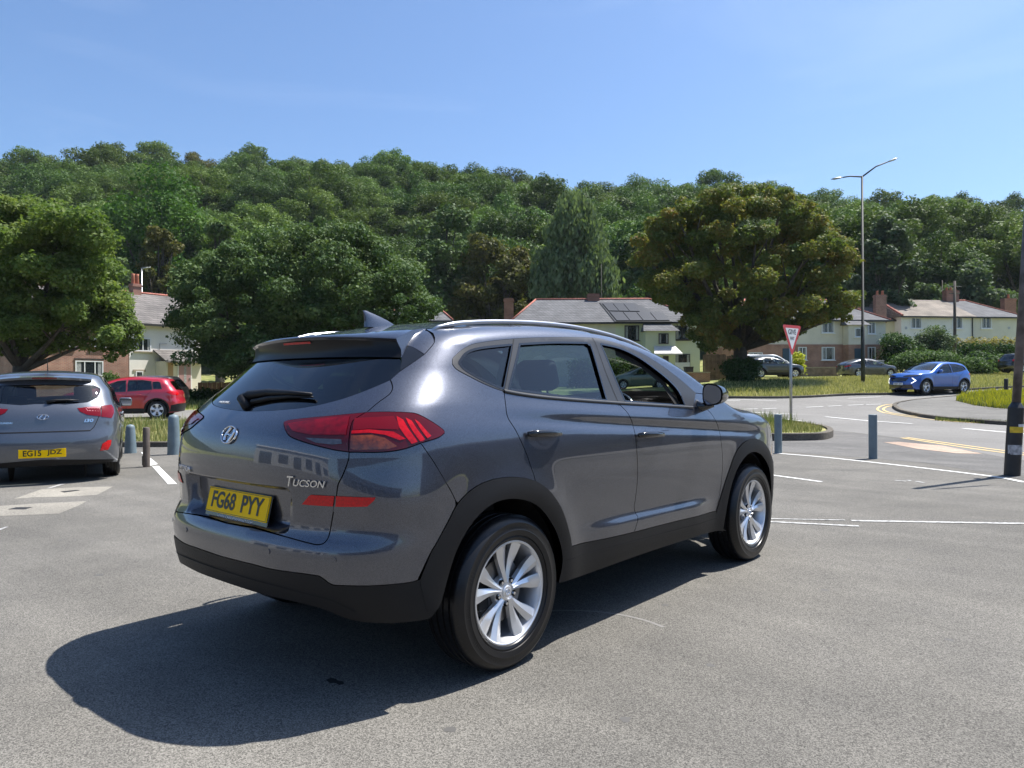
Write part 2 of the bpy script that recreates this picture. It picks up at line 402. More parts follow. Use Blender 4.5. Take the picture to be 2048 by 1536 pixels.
        return mk(name, v, f, mats, parent, sm, None, n if sm else None)
    def ribbon(s, name, line, wd, mats, parent, off=.002, closed=False, both=False, th_=0.0, mirror=False):
        if both:
            s.ribbon(name, line, wd, mats, parent, off, closed, False, th_); return s.ribbon(name, line, wd, mats, parent, off, closed, False, th_, True)
        l = resample(line, .02, closed); n_ = len(l); P = s.P(l[:, 0], l[:, 1]); N = s.N(l[:, 0], l[:, 1])
        T = np.roll(P, -1, 0)-np.roll(P, 1, 0)
        if not closed: T[0] = P[1]-P[0]; T[-1] = P[-1]-P[-2]
        S = np.cross(T, N); S /= np.linalg.norm(S, axis=1, keepdims=True)+1e-9
        rows = [P-S*wd/2+N*(off-th_-.001), P-S*wd/2+N*off, P+N*(off+th_*.5), P+S*wd/2+N*off, P+S*wd/2+N*(off-th_-.001)] if th_ else [P-S*wd/2+N*off, P+S*wd/2+N*off]
        R = len(rows); v = np.stack(rows, 1).reshape(-1, 3)
        if mirror: v = v*np.array([-1, 1, 1])
        f = []
        for i in range(n_ if closed else n_-1):
            j = (i+1) % n_
            for k in range(R-1):
                q = (i*R+k, j*R+k, j*R+k+1, i*R+k+1); f.append(q if mirror else q[::-1])
        return mk(name, v, f, mats, parent, True)
    def ztop(s, u, drop=.0015):
        z = 1.3
        lo, hi = .5, 1.75
        for _ in range(40):
            m = (lo+hi)/2; y = float(s.P(u, m)[1])
            if m < float(s.H(y))-drop: lo = m
            else: hi = m
        return lo
# ------------------------------------------------------------------ the grey SUV in front
def c1(*p): return [(330+x/3.41333, 600+y/3.41333) for x, y in p]
def c2(*p): return [(850+x/2.73067, 600+y/2.73067) for x, y in p]
def c3(*p): return [(330+x/2.27556, 900+y/2.27556) for x, y in p]
def c6(*p): return [(1400+x/4.26667, 780+y/4.26667) for x, y in p]
Yr = nsp([.1, .2, .3, .40, .5, .58, .64, .69, .76, .84, .92, 1.0, 1.07, 1.13, 1.22, 1.34, 1.46, 1.56, 1.7], [-.70, -.76, -.815, -.86, -.885, -.893, -.888, -.862, -.855, -.862, -.872, -.868, -.850, -.81, -.71, -.575, -.435, -.335, -.22])
Yf = nsp([.1, .25, .4, .6, .8, .95, 1.1, 1.7], [3.42, 3.52, 3.57, 3.58, 3.55, 3.48, 3.45, 3.45])
Wz = nsp([.1, .2, .3, .42, .5, .62, .74, .84, .92, 1.0, 1.08, 1.2, 1.35, 1.47, 1.56, 1.7], [.80, .85, .875, .886, .890, .898, .908, .913, .912, .905, .888, .838, .776, .722, .682, .62])
Ky = nsp([-.9, -.4, 0, .6, 1.3, 2.0, 2.67, 3.2, 3.7], [.955, .992, 1.0, .995, .990, .992, 1.0, .975, .90])
Hy = nsp([-.9, -.6, -.35, 0, .4, .8, 1.2, 1.6, 1.9, 2.15, 2.4, 2.6, 2.9, 3.2, 3.45, 3.7], [1.40, 1.455, 1.508, 1.563, 1.594, 1.602, 1.580, 1.512, 1.41, 1.285, 1.155, 1.100, 1.065, .99, .90, .80])
def ext(y, z):
    r1 = np.hypot(y, z-.35); r2 = np.hypot(y-2.67, z-.35)
    f = .022*np.exp(-((r1-.44)/.10)**2)+.022*np.exp(-((r2-.44)/.10)**2)
    mid = sstep(.35, .8, y)*(1-sstep(1.95, 2.35, y))
    md2 = sstep(-.3, .9, y)*(1-sstep(2.3, 2.9, y)); zs = 1.122-.073*y
    f = f-.015*md2*np.exp(-((z-zs)/.030)**2)+.005*md2*np.exp(-((z-zs-.055)/.03)**2)          # scoop under the shoulder line
    zw = .552-.022*(y-.5)
    f = f+.022*sstep(.40, .95, y)*(1-sstep(1.75, 2.1, y))*(1-sstep(zw-.030, zw+.030, z))*sstep(.20, .42, z)   # sculpted step low on the doors
    f = f-.05*(1-sstep(-.85, -.30, y))*sstep(.80, .98, z)-.012*(1-sstep(-.8, -.45, y))
    f = f-.045*(1-sstep(-.5, -.02, y))*sstep(1.18, 1.36, z)
    return f
class SuvShell(Shell):
    def P(s, u, z):
        p = super().P(u, z); a = np.abs(np.asarray(u, float)); z = np.asarray(z, float); a, z = np.broadcast_arrays(a, z)
        p[..., 1] += .056*(1-sstep(.33, .36, a-.10*(z-.76)))*sstep(.672, .70, z)*(1-sstep(.845, .862, z))   # number plate recess
        p[..., 1] += .012*np.exp(-((z-.905)/.018)**2)*(a < 1.0)*(1-sstep(.5, .75, a))*0
        return p
SH = SuvShell(Yr, Yf, Wz, Ky, Hy, nsp([.1, .5, .9, 1.2, 1.6], [.42, .45, .46, .42, .34]), nsp([.1, .6, 1, 1.7], [.8, .8, .75, .7]), 2.9, (.085, .15), ext)
def lin(pts): return [tuple(p) for p in pts]
def sm_(pts, k=5): return [tuple(p) for p in smooth_poly(pts, False, k)]
def X(pts): return SH.px(pts)
def rim(u0, u1, n=60, drop=.0015): return [(u, SH.ztop(u, drop)) for u in np.linspace(u0, u1, n)]
def cpos(half, z_at0=True):
    """right half (from the centre line outwards) -> full left-right symmetric outline"""
    h = [q for q in half if q[0] > .01]
    return h
suv = empty('parked_suv', (0, 0, 0), 0, 'dark grey SUV with silver roof rails, open driver window and yellow plate in the foreground', 'car')
# ---- feature lines traced on the visible right-hand side, as (u, z)
DLOu = X(sm_(c2((150, 322), (162, 307), (215, 264), (290, 236), (480, 213), (700, 205), (910, 207), (1000, 224), (1100, 256), (1200, 302), (1300, 364), (1400, 440), (1478, 508))))
DLOl = X(sm_(c2((150, 350), (175, 379), (250, 420), (330, 460), (430, 497), (600, 526), (800, 545), (1050, 563), (1250, 575), (1462, 588))))
seamB = X(sm_(c2((1053, 562), (1110, 622), (1140, 700), (1155, 800), (1161, 950), (1150, 1080), (1142, 1130), (1150, 1165), (1163, 1190), (1152, 1240), (1141, 1268))))
seamC = X(sm_(c2((432, 497), (440, 570), (452, 640), (500, 720), (550, 830), (580, 915), (597, 965), (604, 990))))
seamA = X(sm_(c2((1535, 592), (1570, 630), (1600, 690), (1618, 780), (1625, 900), (1612, 1040), (1588, 1153))))
arch_r_rear = X(sm_(c2((60, 1332), (130, 1202), (180, 1110), (260, 1032), (350, 987), (450, 969), (540, 973), (604, 990))))
arch_r_front = X(sm_(c2((604, 990), (640, 1012), (685, 1050), (735, 1122), (765, 1195), (790, 1285), (800, 1346))))
door_bot_r = X(c2((800, 1346), (970, 1307), (1141, 1268)))
door_bot_f = X(c2((1141, 1268), (1365, 1210), (1588, 1153)))
arch_f_out = X(sm_(c6((133, 1078), (150, 1000), (200, 830), (250, 680), (300, 545), (350, 472), (400, 432), (450, 418), (500, 425), (545, 452), (585, 510), (612, 580))))
bump_seam = X(sm_(c1((1745, 975), (1790, 1040), (1850, 1130), (1950, 1300), (1990, 1385))))
bump_black = X(sm_(c3((1160, 590), (1100, 605), (950, 618), (800, 617), (755, 610), (715, 582), (680, 570), (500, 545), (400, 520))))
# outline helpers in world (y, z)
def YZ(pts): return [(SH.yz(y, z), z) for y, z in pts]
tail_low = X(sm_(c1((1258, 1040), (1250, 1100), (1212, 1200), (1182, 1260), (1170, 1340), (1150, 1450))))+X(sm_(c3((775, 220), (765, 290), (750, 375), (735, 412), (705, 430), (640, 420), (400, 352))))
tl_top_in = X(sm_(c1((1375, 769), (1100, 795), (900, 815), (822, 830), (812, 850))))
tl_bot_in = X(sm_(c1((812, 850), (830, 900), (870, 940), (1000, 985), (1150, 1022), (1256, 1038))))
tl_split = X(sm_(c1((1375, 769), (1300, 815), (1275, 850), (1260, 930), (1256, 1038))))
tl_top_out = X(sm_(c1((1375, 769), (1500, 765), (1650, 769), (1720, 779), (1800, 819), (1870, 864), (1903, 892), (1906, 910))))
tl_bot_out = X(sm_(c1((1906, 910), (1860, 941), (1745, 978), (1650, 1012), (1560, 1031), (1450, 1040), (1256, 1038))))
seam_up = X(sm_(c1((1375, 769), (1450, 704), (1530, 645), (1553, 605), (1548, 570), (1538, 545))))
glass_r = X(c1((1538, 545), (1602, 488)))
fin_r = X(c1((1602, 488), (1770, 372), (1838, 292)))
gl_bot = X(sm_(c1((600, 758), (800, 748), (1000, 724), (1200, 676), (1370, 616), (1538, 545))))
gbz = gl_bot[0][1]
gl_bot = [(0.0, gbz-.001)]+[q for q in gl_bot if q[0] > .06]
zb0 = tail_low[-1][1]
tail_low = [q for q in tail_low if q[0] > .05]+[(0.0, zb0-.004)]
blk0 = bump_black[-1][1]; bump_black = [q for q in bump_black if q[0] > .1]+[(0.0, blk0-.004)]
def sym(half): return half+[(-u, z) for u, z in reversed(half) if u > 1e-6]
# ---- panels
PA, FL = M_paint, .012
quarter = []
acc = dict(v=[], n=[], f=[], mi=[])
def grab(o, mi=0):                # merge a finished panel into the body mesh
    me = o.data; k = len(acc['v']); M = np.zeros(len(me.vertices)*3)
    acc['v'] += [tuple(v.co) for v in me.vertices]
    nn = [None]*len(me.vertices)
    for l, cn in zip(me.loops, me.corner_normals): nn[l.vertex_index] = tuple(cn.vector)
    acc['n'] += [q or (0, 0, 1) for q in nn]; acc['f'] += [tuple(i+k for i in p.vertices) for p in me.polygons]; acc['mi'] += [mi]*len(me.polygons)
    bpy.data.objects.remove(o)
uSp = fin_r[-1][0]
a_end_u = SH.yz(2.34, 1.2)
a_base = X(c2((1478, 508)))[0]
body_poly = seam_up+glass_r[1:]+fin_r[1:]+rim(uSp, a_end_u, 90)+[a_base]+DLOu[::-1][1:]+DLOl[:]
# DLO lower edge only as far as the rear door seam
k = min(range(len(DLOl)), key=lambda i: (DLOl[i][0]-seamC[0][0])**2+(DLOl[i][1]-seamC[0][1])**2)
body_poly = seam_up+glass_r[1:]+fin_r[1:]+rim(uSp, a_end_u, 90)+[a_base]+DLOu[::-1][1:]+DLOl[:k]+seamC[:]+arch_r_rear[::-1][1:]
ks = min(range(len(bump_seam)), key=lambda i: 0 if False else min((bump_seam[i][0]-q[0])**2+(bump_seam[i][1]-q[1])**2 for q in arch_r_rear))
ka = min(range(len(arch_r_rear)), key=lambda i: (arch_r_rear[i][0]-bump_seam[ks][0])**2+(arch_r_rear[i][1]-bump_seam[ks][1])**2)
kt = min(range(len(tl_bot_out)), key=lambda i: (tl_bot_out[i][0]-bump_seam[0][0])**2+(tl_bot_out[i][1]-bump_seam[0][1])**2)
body_poly = seam_up+glass_r[1:]+fin_r[1:]+rim(uSp, a_end_u, 90)+[a_base]+DLOu[::-1][1:]+DLOl[:k]+seamC+arch_r_rear[ka:][::-1][1:]+bump_seam[:ks][::-1]+tl_bot_out[:kt][::-1]+tl_top_out[::-1][1:-1]
for mir in (False, True):
    grab(SH.panel('body', body_poly, PA, None, .025, gap=.0022, flange=FL, mirror=mir))
# roof, windscreen and bonnet: cross strips between the two rims
def top(u0, u1, n, wmax=1.0, off=0.0, m=20, mats=None, name='roof', crownf=None, parent=None, drop=.0015):
    v = []; us = np.linspace(u0, u1, n)
    for u in us:
        z = SH.ztop(u, drop); p = SH.P(u, z); y = float(p[1]); 
        cr_ = float(np.interp(y, [-.6, -.3, 0, .5, 1.4, 1.8, 2.2, 2.5, 2.8, 3.3, 3.6], [.0, .012, .028, .04, .045, .05, .05, .05, .055, .045, .0]))
        by = float(np.interp(y, [-.5, .0, 1.3, 1.8, 2.3, 2.6, 3.0, 3.6], [0, 0, 0, .14, .34, .30, .12, .0]))
        for w_ in np.linspace(-wmax, wmax, m):
            q = 1-w_*w_; v.append((p[0]*w_, y+by*q, p[2]+cr_*q+off))
    f = [(i*m+j, i*m+j+1, (i+1)*m+j+1, (i+1)*m+j) for i in range(n-1) for j in range(m-1)]
    return mk(name, v, f, mats, parent, True)
u_ws0, u_ws1 = SH.yz(1.42, 1.5), SH.yz(2.36, 1.15)
o = top(.02, u_ws0, 60, mats=PA); grab(o)
U_END = SH.LC*2+SH.LS-.02
bonnet = top(u_ws1, U_END-.15, 50, mats=PA, name='bonnet', parent=suv)
top(u_ws0, u_ws1, 30, .97, -.004, mats=G_clear, name='windscreen', parent=suv)
top(SH.yz(-.3, 1.5), u_ws0, 30, .98, -.045, mats=M_seat, name='headlining', parent=suv)
body = mk('body', acc['v'], acc['f'], [PA], suv, True, acc['mi'], acc['n'])
# doors
rear_poly = [(q[0], q[1]) for q in DLOl[k:]]
kb = min(range(len(DLOl)), key=lambda i: (DLOl[i][0]-seamB[0][0])**2+(DLOl[i][1]-seamB[0][1])**2)
rd_poly = DLOl[k:kb]+seamB+door_bot_r[::-1][1:]+arch_r_front[::-1][1:]+seamC[::-1][1:-1]
a0 = X(c2((1462, 588)))[0]
fd_poly = DLOl[kb:]+seamA+door_bot_f[::-1][1:]+seamB[::-1][1:-1]
doors = {}
for mir in (False, True):
    doors['r', mir] = SH.panel('rear_door', rd_poly, PA, suv, .016, gap=.0022, flange=FL, mirror=mir)
    doors['f', mir] = SH.panel('front_door', fd_poly, PA, suv, .016, gap=.0022, flange=FL, mirror=mir)
# front wing
hl = X(sm_(c2((1790, 640), (1830, 690), (1858, 760), (1880, 800))))
ufr = SH.yz(3.30, .95)
arch_end = arch_f_out[-1]
wing = [DLOl[-1]]+[a_base]+rim(a_end_u, ufr, 30)+[(SH.yz(3.20, .84), .84), (SH.yz(3.16, .74), .74), (arch_end[0]+.02, .66), arch_end]+arch_f_out[::-1][1:]+seamA[::-1][:-1]
SH.panel('front_wing', wing, PA, suv, .018, gap=.0022, flange=FL, both=True)
# front end: bumper, headlamps, grille (hardly seen from behind)
uF = lambda y, z: SH.yz(y, z)
zt_ = lambda u: SH.ztop(u)
fb = [(uF(3.16, .74), .735), (uF(3.20, .70), .72), (uF(3.45, .70), .70), (SH.LC*2+SH.LS, .70), (SH.LC*2+SH.LS, .24), (uF(3.3, .24), .24), (uF(3.10, .30), .30), (uF(3.10, .45), .45), (uF(3.12, .60), .60)]
SH.panel('front_bumper', fb, PA, suv, .05, both=True)
hlp = [(uF(3.20, .84), .845), (uF(3.16, .745), .745), (uF(3.45, .72), .72), (SH.xz(.45, .74, True), .74), (SH.xz(.45, .84, True), .84), (uF(3.47, .88), .87), (ufr, .93), (uF(3.25, .90), .90)]
SH.panel('headlamp', hlp, M_clear, suv, .03, both=True)
gr = [(SH.xz(.44, .86, True), .86), (SH.xz(.44, .72, True), .72), (SH.LC*2+SH.LS, .72), (SH.LC*2+SH.LS, .90), (SH.xz(.44, .89, True), .89)]
SH.panel('grille', gr, M_gloss, suv, .04, both=True)
# tailgate, bumper, lamps
tg = gl_bot+seam_up[::-1][1:]+tl_top_in[1:]+tl_bot_in[1:]+tail_low[1:]
tg = sym([q for q in tg])
tailgate = SH.panel('tailgate', tg, PA, suv, .016, gap=.0022, flange=FL)
kb2 = min(range(len(arch_r_rear)), key=lambda i: (arch_r_rear[i][0]-bump_black[0][0])**2+(arch_r_rear[i][1]-bump_black[0][1])**2)
bmp = tl_bot_out[kt:][1:]+tail_low[1:]
bmp = bmp[::-1]+[]
half = tail_low[::-1]+[q for q in tl_bot_out[kt:][::-1]][1:]+bump_seam[:ks][1:]+arch_r_rear[:ka][::-1]+bump_black[1:]
hb = half
bumper_poly = [q for q in half]+[(-u, z) for u, z in reversed(half) if u > 1e-6]
bumper = SH.panel('rear_bumper', bumper_poly, PA, suv, .025, gap=.0022, flange=.02)
inner_arch_r = X(sm_(c3((1205, 765), (1225, 740), (1255, 690), (1290, 560), (1332, 440), (1400, 325), (1480, 250), (1560, 222), (1640, 228), (1700, 258), (1750, 318), (1790, 400), (1808, 500), (1790, 605))))
low_bot = X(sm_(c3((1205, 765), (1150, 776), (1050, 785), (930, 783), (860, 773), (800, 755), (720, 722), (600, 690), (450, 655))))
lb0 = low_bot[-1][1]; low_bot = [q for q in low_bot if q[0] > .1]+[(0.0, lb0)]
blk = bump_black[::-1]
half = blk+inner_arch_r[:18][::-1][-1:]*0+low_bot[:1]*0
half2 = blk+low_bot
half_low = blk[:]+low_bot[:]
lower = SH.panel('lower_bumper', [q for q in blk]+[q for q in low_bot][:-1]+[(0.0, lb0)]+[(-u, z) for u, z in reversed([q for q in blk]+[q for q in low_bot][:-1]) if u > 1e-6], M_clad, suv, .03, flange=.05, off=.003)
SH.ribbon('bumper_crease', sym(X(sm_(c3((900, 760), (820, 700), (740, 670), (600, 640), (450, 600)))))[0:0] or sym([(u, z) for u, z in X(sm_(c3((870, 735), (800, 700), (740, 675), (600, 640), (450, 600)))) if u > .05]), .006, M_dark, lower, .0045)
# side cladding: arches and sill in one piece
front_in = X(sm_(c6((600, 1000), (606, 900), (600, 760), (582, 650), (530, 562), (480, 530), (440, 530), (400, 552), (350, 612), (300, 705), (255, 850), (225, 1000), (195, 1185))))
sill_bot = X(c6((190, 1192)))+X(sm_(c2((1640, 1258), (1540, 1272), (1200, 1380), (860, 1502), (800, 1522))))
afo = arch_f_out+X(sm_(c6((612, 580), (630, 650), (640, 740), (638, 850), (628, 930), (602, 1000))))[1:]
afo = [(u, z) for u, z in afo]
clad = arch_r_rear[kb2:]+arch_r_front[1:]+door_bot_r[1:]+door_bot_f[1:]+afo[1:]+front_in[1:]+sill_bot[1:]+inner_arch_r[::-1]+bump_black[:1]
SH.panel('side_cladding', clad, M_clad, suv, .025, flange=.06, off=.004, both=True)
SH.ribbon('cladding_seam', X(c2((765, 1420), (1140, 1312), (1590, 1192))), .005, M_dark, suv, .0052, both=True)
# seams (dark joints behind the gaps)
for l in (seamB, seamC, seamA, door_bot_r+door_bot_f, bump_seam[:ks], seam_up+glass_r, tail_low[:-1], tl_split):
    SH.ribbon('door_seal', l, .03, M_dark, suv, -.010, both=True)
SH.ribbon('door_seal', arch_r_rear+arch_r_front, .03, M_dark, suv, -.010, both=True)
SH.ribbon('roof_joint', [(u, z) for u, z in sym(tail_low)], .03, M_dark, suv, -.012)
SH.ribbon('belt_seam', X(c2((1053, 562), (1060, 580))), .004, M_dark, suv, .001, both=True)
# windows
trim = DLOu+[DLOl[-1]]+DLOl[::-1][1:]
qg = X(sm_(c2((187, 338), (225, 291), (300, 264), (476, 244))))+X(sm_(c2((430, 485), (400, 476), (300, 430), (220, 383), (187, 350))))
rg = X(c2((516, 242)))+X(sm_(c2((516, 242), (700, 233), (884, 235))))[1:]+X(sm_(c2((893, 245), (912, 272), (992, 549))))+X(sm_(c2((992, 549), (800, 533), (600, 505), (456, 489))))[1:]
fg = X(sm_(c2((958, 240), (1060, 263), (1160, 310), (1260, 380), (1330, 438), (1385, 500), (1418, 577))))+X(sm_(c2((1418, 577), (1250, 566), (1092, 554))))[1:]
SH.panel('window_trim', trim, M_trim, suv, .02, holes=[qg, rg, fg], flange=.03, off=.0015, both=True)
for c_ in (qg, rg, fg): SH.ribbon('window_seal', c_, .012, M_gloss, suv, .0025, closed=True, both=True)
SH.ribbon('window_joint', X(c2((482, 214), (432, 495))), .004, M_dark, suv, .003, both=True)
SH.ribbon('window_joint', X(c2((911, 207), (980, 380), (1054, 560))), .004, M_dark, suv, .003, both=True)
SH.ribbon('belt_moulding', [(u, z) for u, z in DLOl[k:]], .016, M_trim, suv, .006, both=True, th_=.004)
SH.panel('quarter_window', inset(resample(qg, .02), -.01), G_priv, suv, .05, flange=0, off=-.006, both=True)
SH.panel('rear_door_window', inset(resample(rg, .02), -.01), G_priv, suv, .05, flange=0, off=-.010, both=True)
SH.panel('front_door_window', inset(resample(fg, .02), -.01), G_clear, suv, .05, flange=0, off=-.010, mirror=True)   # driver's window is down
# rear screen
gt = []
ztopg = 1.42
gr_edge = X(c1((1602, 488), (1612, 440), (1606, 405)))
gh = gl_bot+glass_r[1:]+gr_edge[1:]+[(u, ztopg-.02*(u/.62)**2) for u in (gr_edge[-1][0]-.01, .45, .3, .15, 0)]
SH.panel('rear_window', sym(gh), G_rear, suv, .03, flange=.006, off=-.002)
SH.panel('pillar_fin', X(c1((1606, 484), (1768, 374), (1690, 322), (1600, 296), (1616, 360), (1614, 430))), M_gloss, suv, .02, flange=.01, off=.001, both=True)
# spoiler
sp = MB(); ns = 33; rows = []
for i in range(ns):
    s = -1+2*i/(ns-1); sg = 1 if s >= 0 else -1; a = abs(s)
    uA = (uSp+.012)*s; A = SH.P(uA, SH.ztop(uA))
    A = np.array([A[0], A[1], A[2]+.003])
    T = np.array([.590*s, -.520+.125*a**2.2, 1.508-.022*a*a])
    Tm = (A+T)/2+np.array([0, 0, .012])
    Te = T+np.array([0, -.006, -.006]); T2 = T+np.array([-.006*sg*a, .004, -.018])
    B = SH.P(.655*s, 1.405-.010*a*a)+SH.N(.655*s, 1.405)*.004
    T3 = T2*.5+B*.5+np.array([0, .012, .0]); T4 = T2*.15+B*.85+np.array([0, .006, .0])
    rows.append([A, Tm, T, Te, T2, T3, T4, B])
R = len(rows[0]); sp.v = [tuple(p) for r_ in rows for p in r_]
for i in range(ns-1):
    for j in range(R-1):
        sp.f.append((i*R+j, (i+1)*R+j, (i+1)*R+j+1, i*R+j+1)); sp.m.append(1 if j >= 4 else 0)
for i, flip in ((0, 0), (ns-1, 1)):
    f = [i*R+j for j in range(R)]; sp.f.append(tuple(f[::-1] if flip else f)); sp.m.append(0)
spoiler = sp.build('roof_spoiler', [PA, M_under], suv, auto=.7)
side_sp = X(c1((1602, 300), (1690, 322), (1770, 370), (1836, 292), (1815, 235), (1765, 205)))
SH.panel('spoiler_end', side_sp+[(side_sp[-1][0]-.05, side_sp[-1][1]-.002), (side_sp[0][0]-.01, side_sp[0][1])], PA, spoiler, .02, flange=.01, off=.002, both=True)
bl = MB()
for i in range(9):
    pass
v = []
for fr in (.10, .34):
    for s_ in np.linspace(-.19, .19, 9):
        i_ = (s_+1)*(ns-1)/2; i0 = int(i_); t_ = i_-i0; q = rows[i0][4]*(1-t_)+rows[i0+1][4]*t_; q5 = rows[i0][5]*(1-t_)+rows[i0+1][5]*t_
        v.append(tuple(q*(1-fr)+q5*fr+np.array([0, -.004, -.003])))
bl.add(v, [(i, i+1, i+10, i+9) for i in range(8)])
bl.add([(p[0], p[1]+.02, p[2]) for p in v], [(i, i+1, i+10, i+9) for i in range(8)])
bl.build('brake_lamp', M_red2, spoiler)
# tail lamps
lo = tl_top_out+tl_bot_out[1:]+tl_split[::-1][1:-1]
li = tl_top_in+tl_bot_in[1:]+tl_split[::-1][1:-1]
for mir in (False, True):
    lamp = SH.panel('tail_lamp', lo, M_redk, suv, .02, gap=.0018, flange=.02, off=.004, mirror=mir, crown=.004)
    lamp2 = SH.panel('tail_lamp', li, M_redk, tailgate, .02, gap=.0018, flange=.02, off=.004, mirror=mir, crown=.004)
    for q in (((1580, 800), (1625, 825), (1720, 970), (1680, 985), (1600, 880)), ((1640, 810), (1680, 830), (1770, 955), (1735, 968)), ((1700, 820), (1730, 840), (1810, 930), (1785, 948))):
        SH.panel('lamp_bar', X(c1(*q)), M_red2, lamp, .02, flange=0, off=.0095, mirror=mir)
    SH.panel('lamp_panel', X(c1((1300, 815), (1560, 800), (1600, 860), (1590, 890), (1400, 885), (1285, 895))), M_red, lamp, .02, flange=0, off=.0092, mirror=mir)
    SH.panel('lamp_bar', X(c1((1280, 898), (1400, 890), (1560, 905), (1640, 950), (1600, 960), (1500, 925), (1400, 912), (1275, 918))), M_red2, lamp, .02, flange=0, off=.0095, mirror=mir)
    SH.panel('indicator', X(c1((1275, 930), (1420, 925), (1500, 945), (1585, 1000), (1520, 1020), (1300, 1025), (1270, 1015))), M_amber, lamp, .02, flange=0, off=.0094, mirror=mir)
    SH.panel('lamp_panel', X(c1((845, 850), (1100, 815), (1265, 800), (1255, 850), (1240, 925), (1000, 925), (880, 900))), M_maroon, lamp2, .02, flange=0, off=.0092, mirror=mir)
    SH.panel('reversing_lamp', X(c1((965, 945), (1210, 955), (1212, 985), (1150, 990), (1040, 978))), M_clear, lamp2, .02, flange=0, off=.0094, mirror=mir)
    rf = SH.panel('reflector', X(c1((938, 1394), (985, 1338), (1000, 1329), (1158, 1338), (1148, 1408))), M_reflr, suv, .02, flange=.01, off=.004, mirror=mir)
    SH.panel('reflector', X(c1((1170, 1338), (1438, 1348), (1430, 1366), (1382, 1409), (1166, 1410))), M_reflr, suv, .02, flange=.01, off=.004, mirror=mir)
# parking sensors
for q in X(c3((768, 502), (470, 462))):
    for sg in (1, -1):
        p = SH.P(q[0]*sg, q[1]); n = SH.N(q[0]*sg, q[1]); s_ = MB(); s_.tube([p-n*.004, p+n*.0025], .011, 16); s_.build('parking_sensor', PA, bumper)
# frame on the surface for lettering
def surfM(S, u, z, off=.003, yaxis=None):
    p = S.P(u, z); n = S.N(u, z); e = 1e-3; tx = S.P(u+e, z)-S.P(u-e, z); tx /= np.linalg.norm(tx); ty = np.cross(n, tx)
    m = Matrix.Identity(4)
    for i in range(3): m[i][0] = tx[i]; m[i][1] = ty[i]; m[i][2] = n[i]; m[i][3] = p[i]+n[i]*off
    return m
ua, ub = X(c1((840, 1235), (1108, 1262)))
me_ = surfM(SH, (ua[0]+ub[0])/2, (ua[1]+ub[1])/2, .004)
wt = float(np.linalg.norm(SH.P(*ua)-SH.P(*ub)))
put_text('T', 'lettering', me_@Matrix.Translation((-wt*.41, .004, 0)), M_chrome, tailgate, wt*.17, .042, .0015, .3, bold=.014)
put_text('UCSON', 'lettering', me_@Matrix.Translation((wt*.07, -.001, 0)), M_chrome, tailgate, wt*.82, .028, .0015, .3, bold=.014)
ml = surfM(SH, -.37, .885, .003)
put_text('HYUNDAI', 'lettering', ml, M_chrome, tailgate, .17, .026, .0012, .1, bold=.02)
# emblem: oval ring with a slanted H
def emblem(parent, M, w_, h_, mat_=None, name='emblem'):
    mat_ = mat_ or M_chrome; e = MB(); pts = []
    n = 40; k = 0
    for i in range(n):
        a = 2*math.pi*i/n
        for (r, zz) in ((1.0, 0), (.985, .12), (.93, .16), (.86, .12), (.85, 0)): pts.append((math.cos(a)*w_/2*r, math.sin(a)*h_/2*r, zz*h_*.5))
    f = [(i*5+j, ((i+1) % n)*5+j, ((i+1) % n)*5+j+1, i*5+j+1) for i in range(n) for j in range(4)]
    e.add([M@Vector(p) for p in pts], f)
    def curve(pl, wd):
        L = len(pl); v = []
        for i, (x, y) in enumerate(pl):
            x2, y2 = pl[min(i+1, L-1)]; x1, y1 = pl[max(i-1, 0)]; t = Vector((x2-x1, y2-y1)).normalized(); nn = Vector((-t.y, t.x)); ww = wd[i]
            for s, zz in ((-1, .0), (-.6, .12), (.6, .12), (1, 0)): v.append(M@Vector(((x+nn.x*ww*s)*w_/2, (y+nn.y*ww*s)*h_/2, zz*h_*.45)))
        e.add(v, [(i*4+j, (i+1)*4+j, (i+1)*4+j+1, i*4+j+1) for i in range(L-1) for j in range(3)])
    curve([(-.10, .80), (-.22, .50), (-.42, .1), (-.50, -.25), (-.42, -.62)], [.13, .12, .11, .10, .12])
    curve([(.46, .66), (.50, .3), (.40, -.08), (.24, -.45), (.08, -.82)], [.12, .10, .11, .12, .13])
    curve([(-.40, -.08), (-.15, .06), (.15, -.06), (.42, .08)], [.07, .10, .10, .07])
    return e.build(name, mat_, parent, smooth=False)
emblem(tailgate, surfM(SH, 0, 1.062, .002), .128, .084)
# number plate
TL = .23
pm = Matrix.Translation((0.004, -.826, .757))@Matrix.Rotation(math.pi/2-TL, 4, 'X')
pl = MB(); pl.box(-.26, .26, -.0555, .0555, -.006, 0, 0, pm, .002); plate = pl.build('number_plate', M_yel, tailgate)
plb = MB()
for a, b, c_, d_ in ((-.257, .257, .0495, .0515), (-.257, .257, -.0515, -.0495), (-.257, -.2545, -.0495, .0495), (.2545, .257, -.0495, .0495)): plb.box(a, b, c_, d_, 0, .0006, 0, pm)
plb.build('plate_border', M_ink, plate)
pb = MB(); pb.box(-.264, .264, -.078, .0575, -.012, -.0062, 0, pm, .002); pb.build('plate_surround', M_gloss, plate)
def plate_text(s1, s2, M_, parent, flip=False, w1=.2, w2=.165):
    put_text(s1, 'plate_lettering', M_@Matrix.Translation((-.112, .004, .0012)), M_ink, parent, w1, .076, .0006, bold=.022)
    put_text(s2, 'plate_lettering', M_@Matrix.Translation((.132, .004, .0012)), M_ink, parent, w2, .076, .0006, bold=.022)
plate_text('FG68', 'PYY', pm, plate, w1=.205, w2=.175)
put_text('WWW.CARSUPERMARKET.COM', 'web_address', pm@Matrix.Translation((0.0, -.0667, -.0058)), M_white, plate, .30, .011, .001)
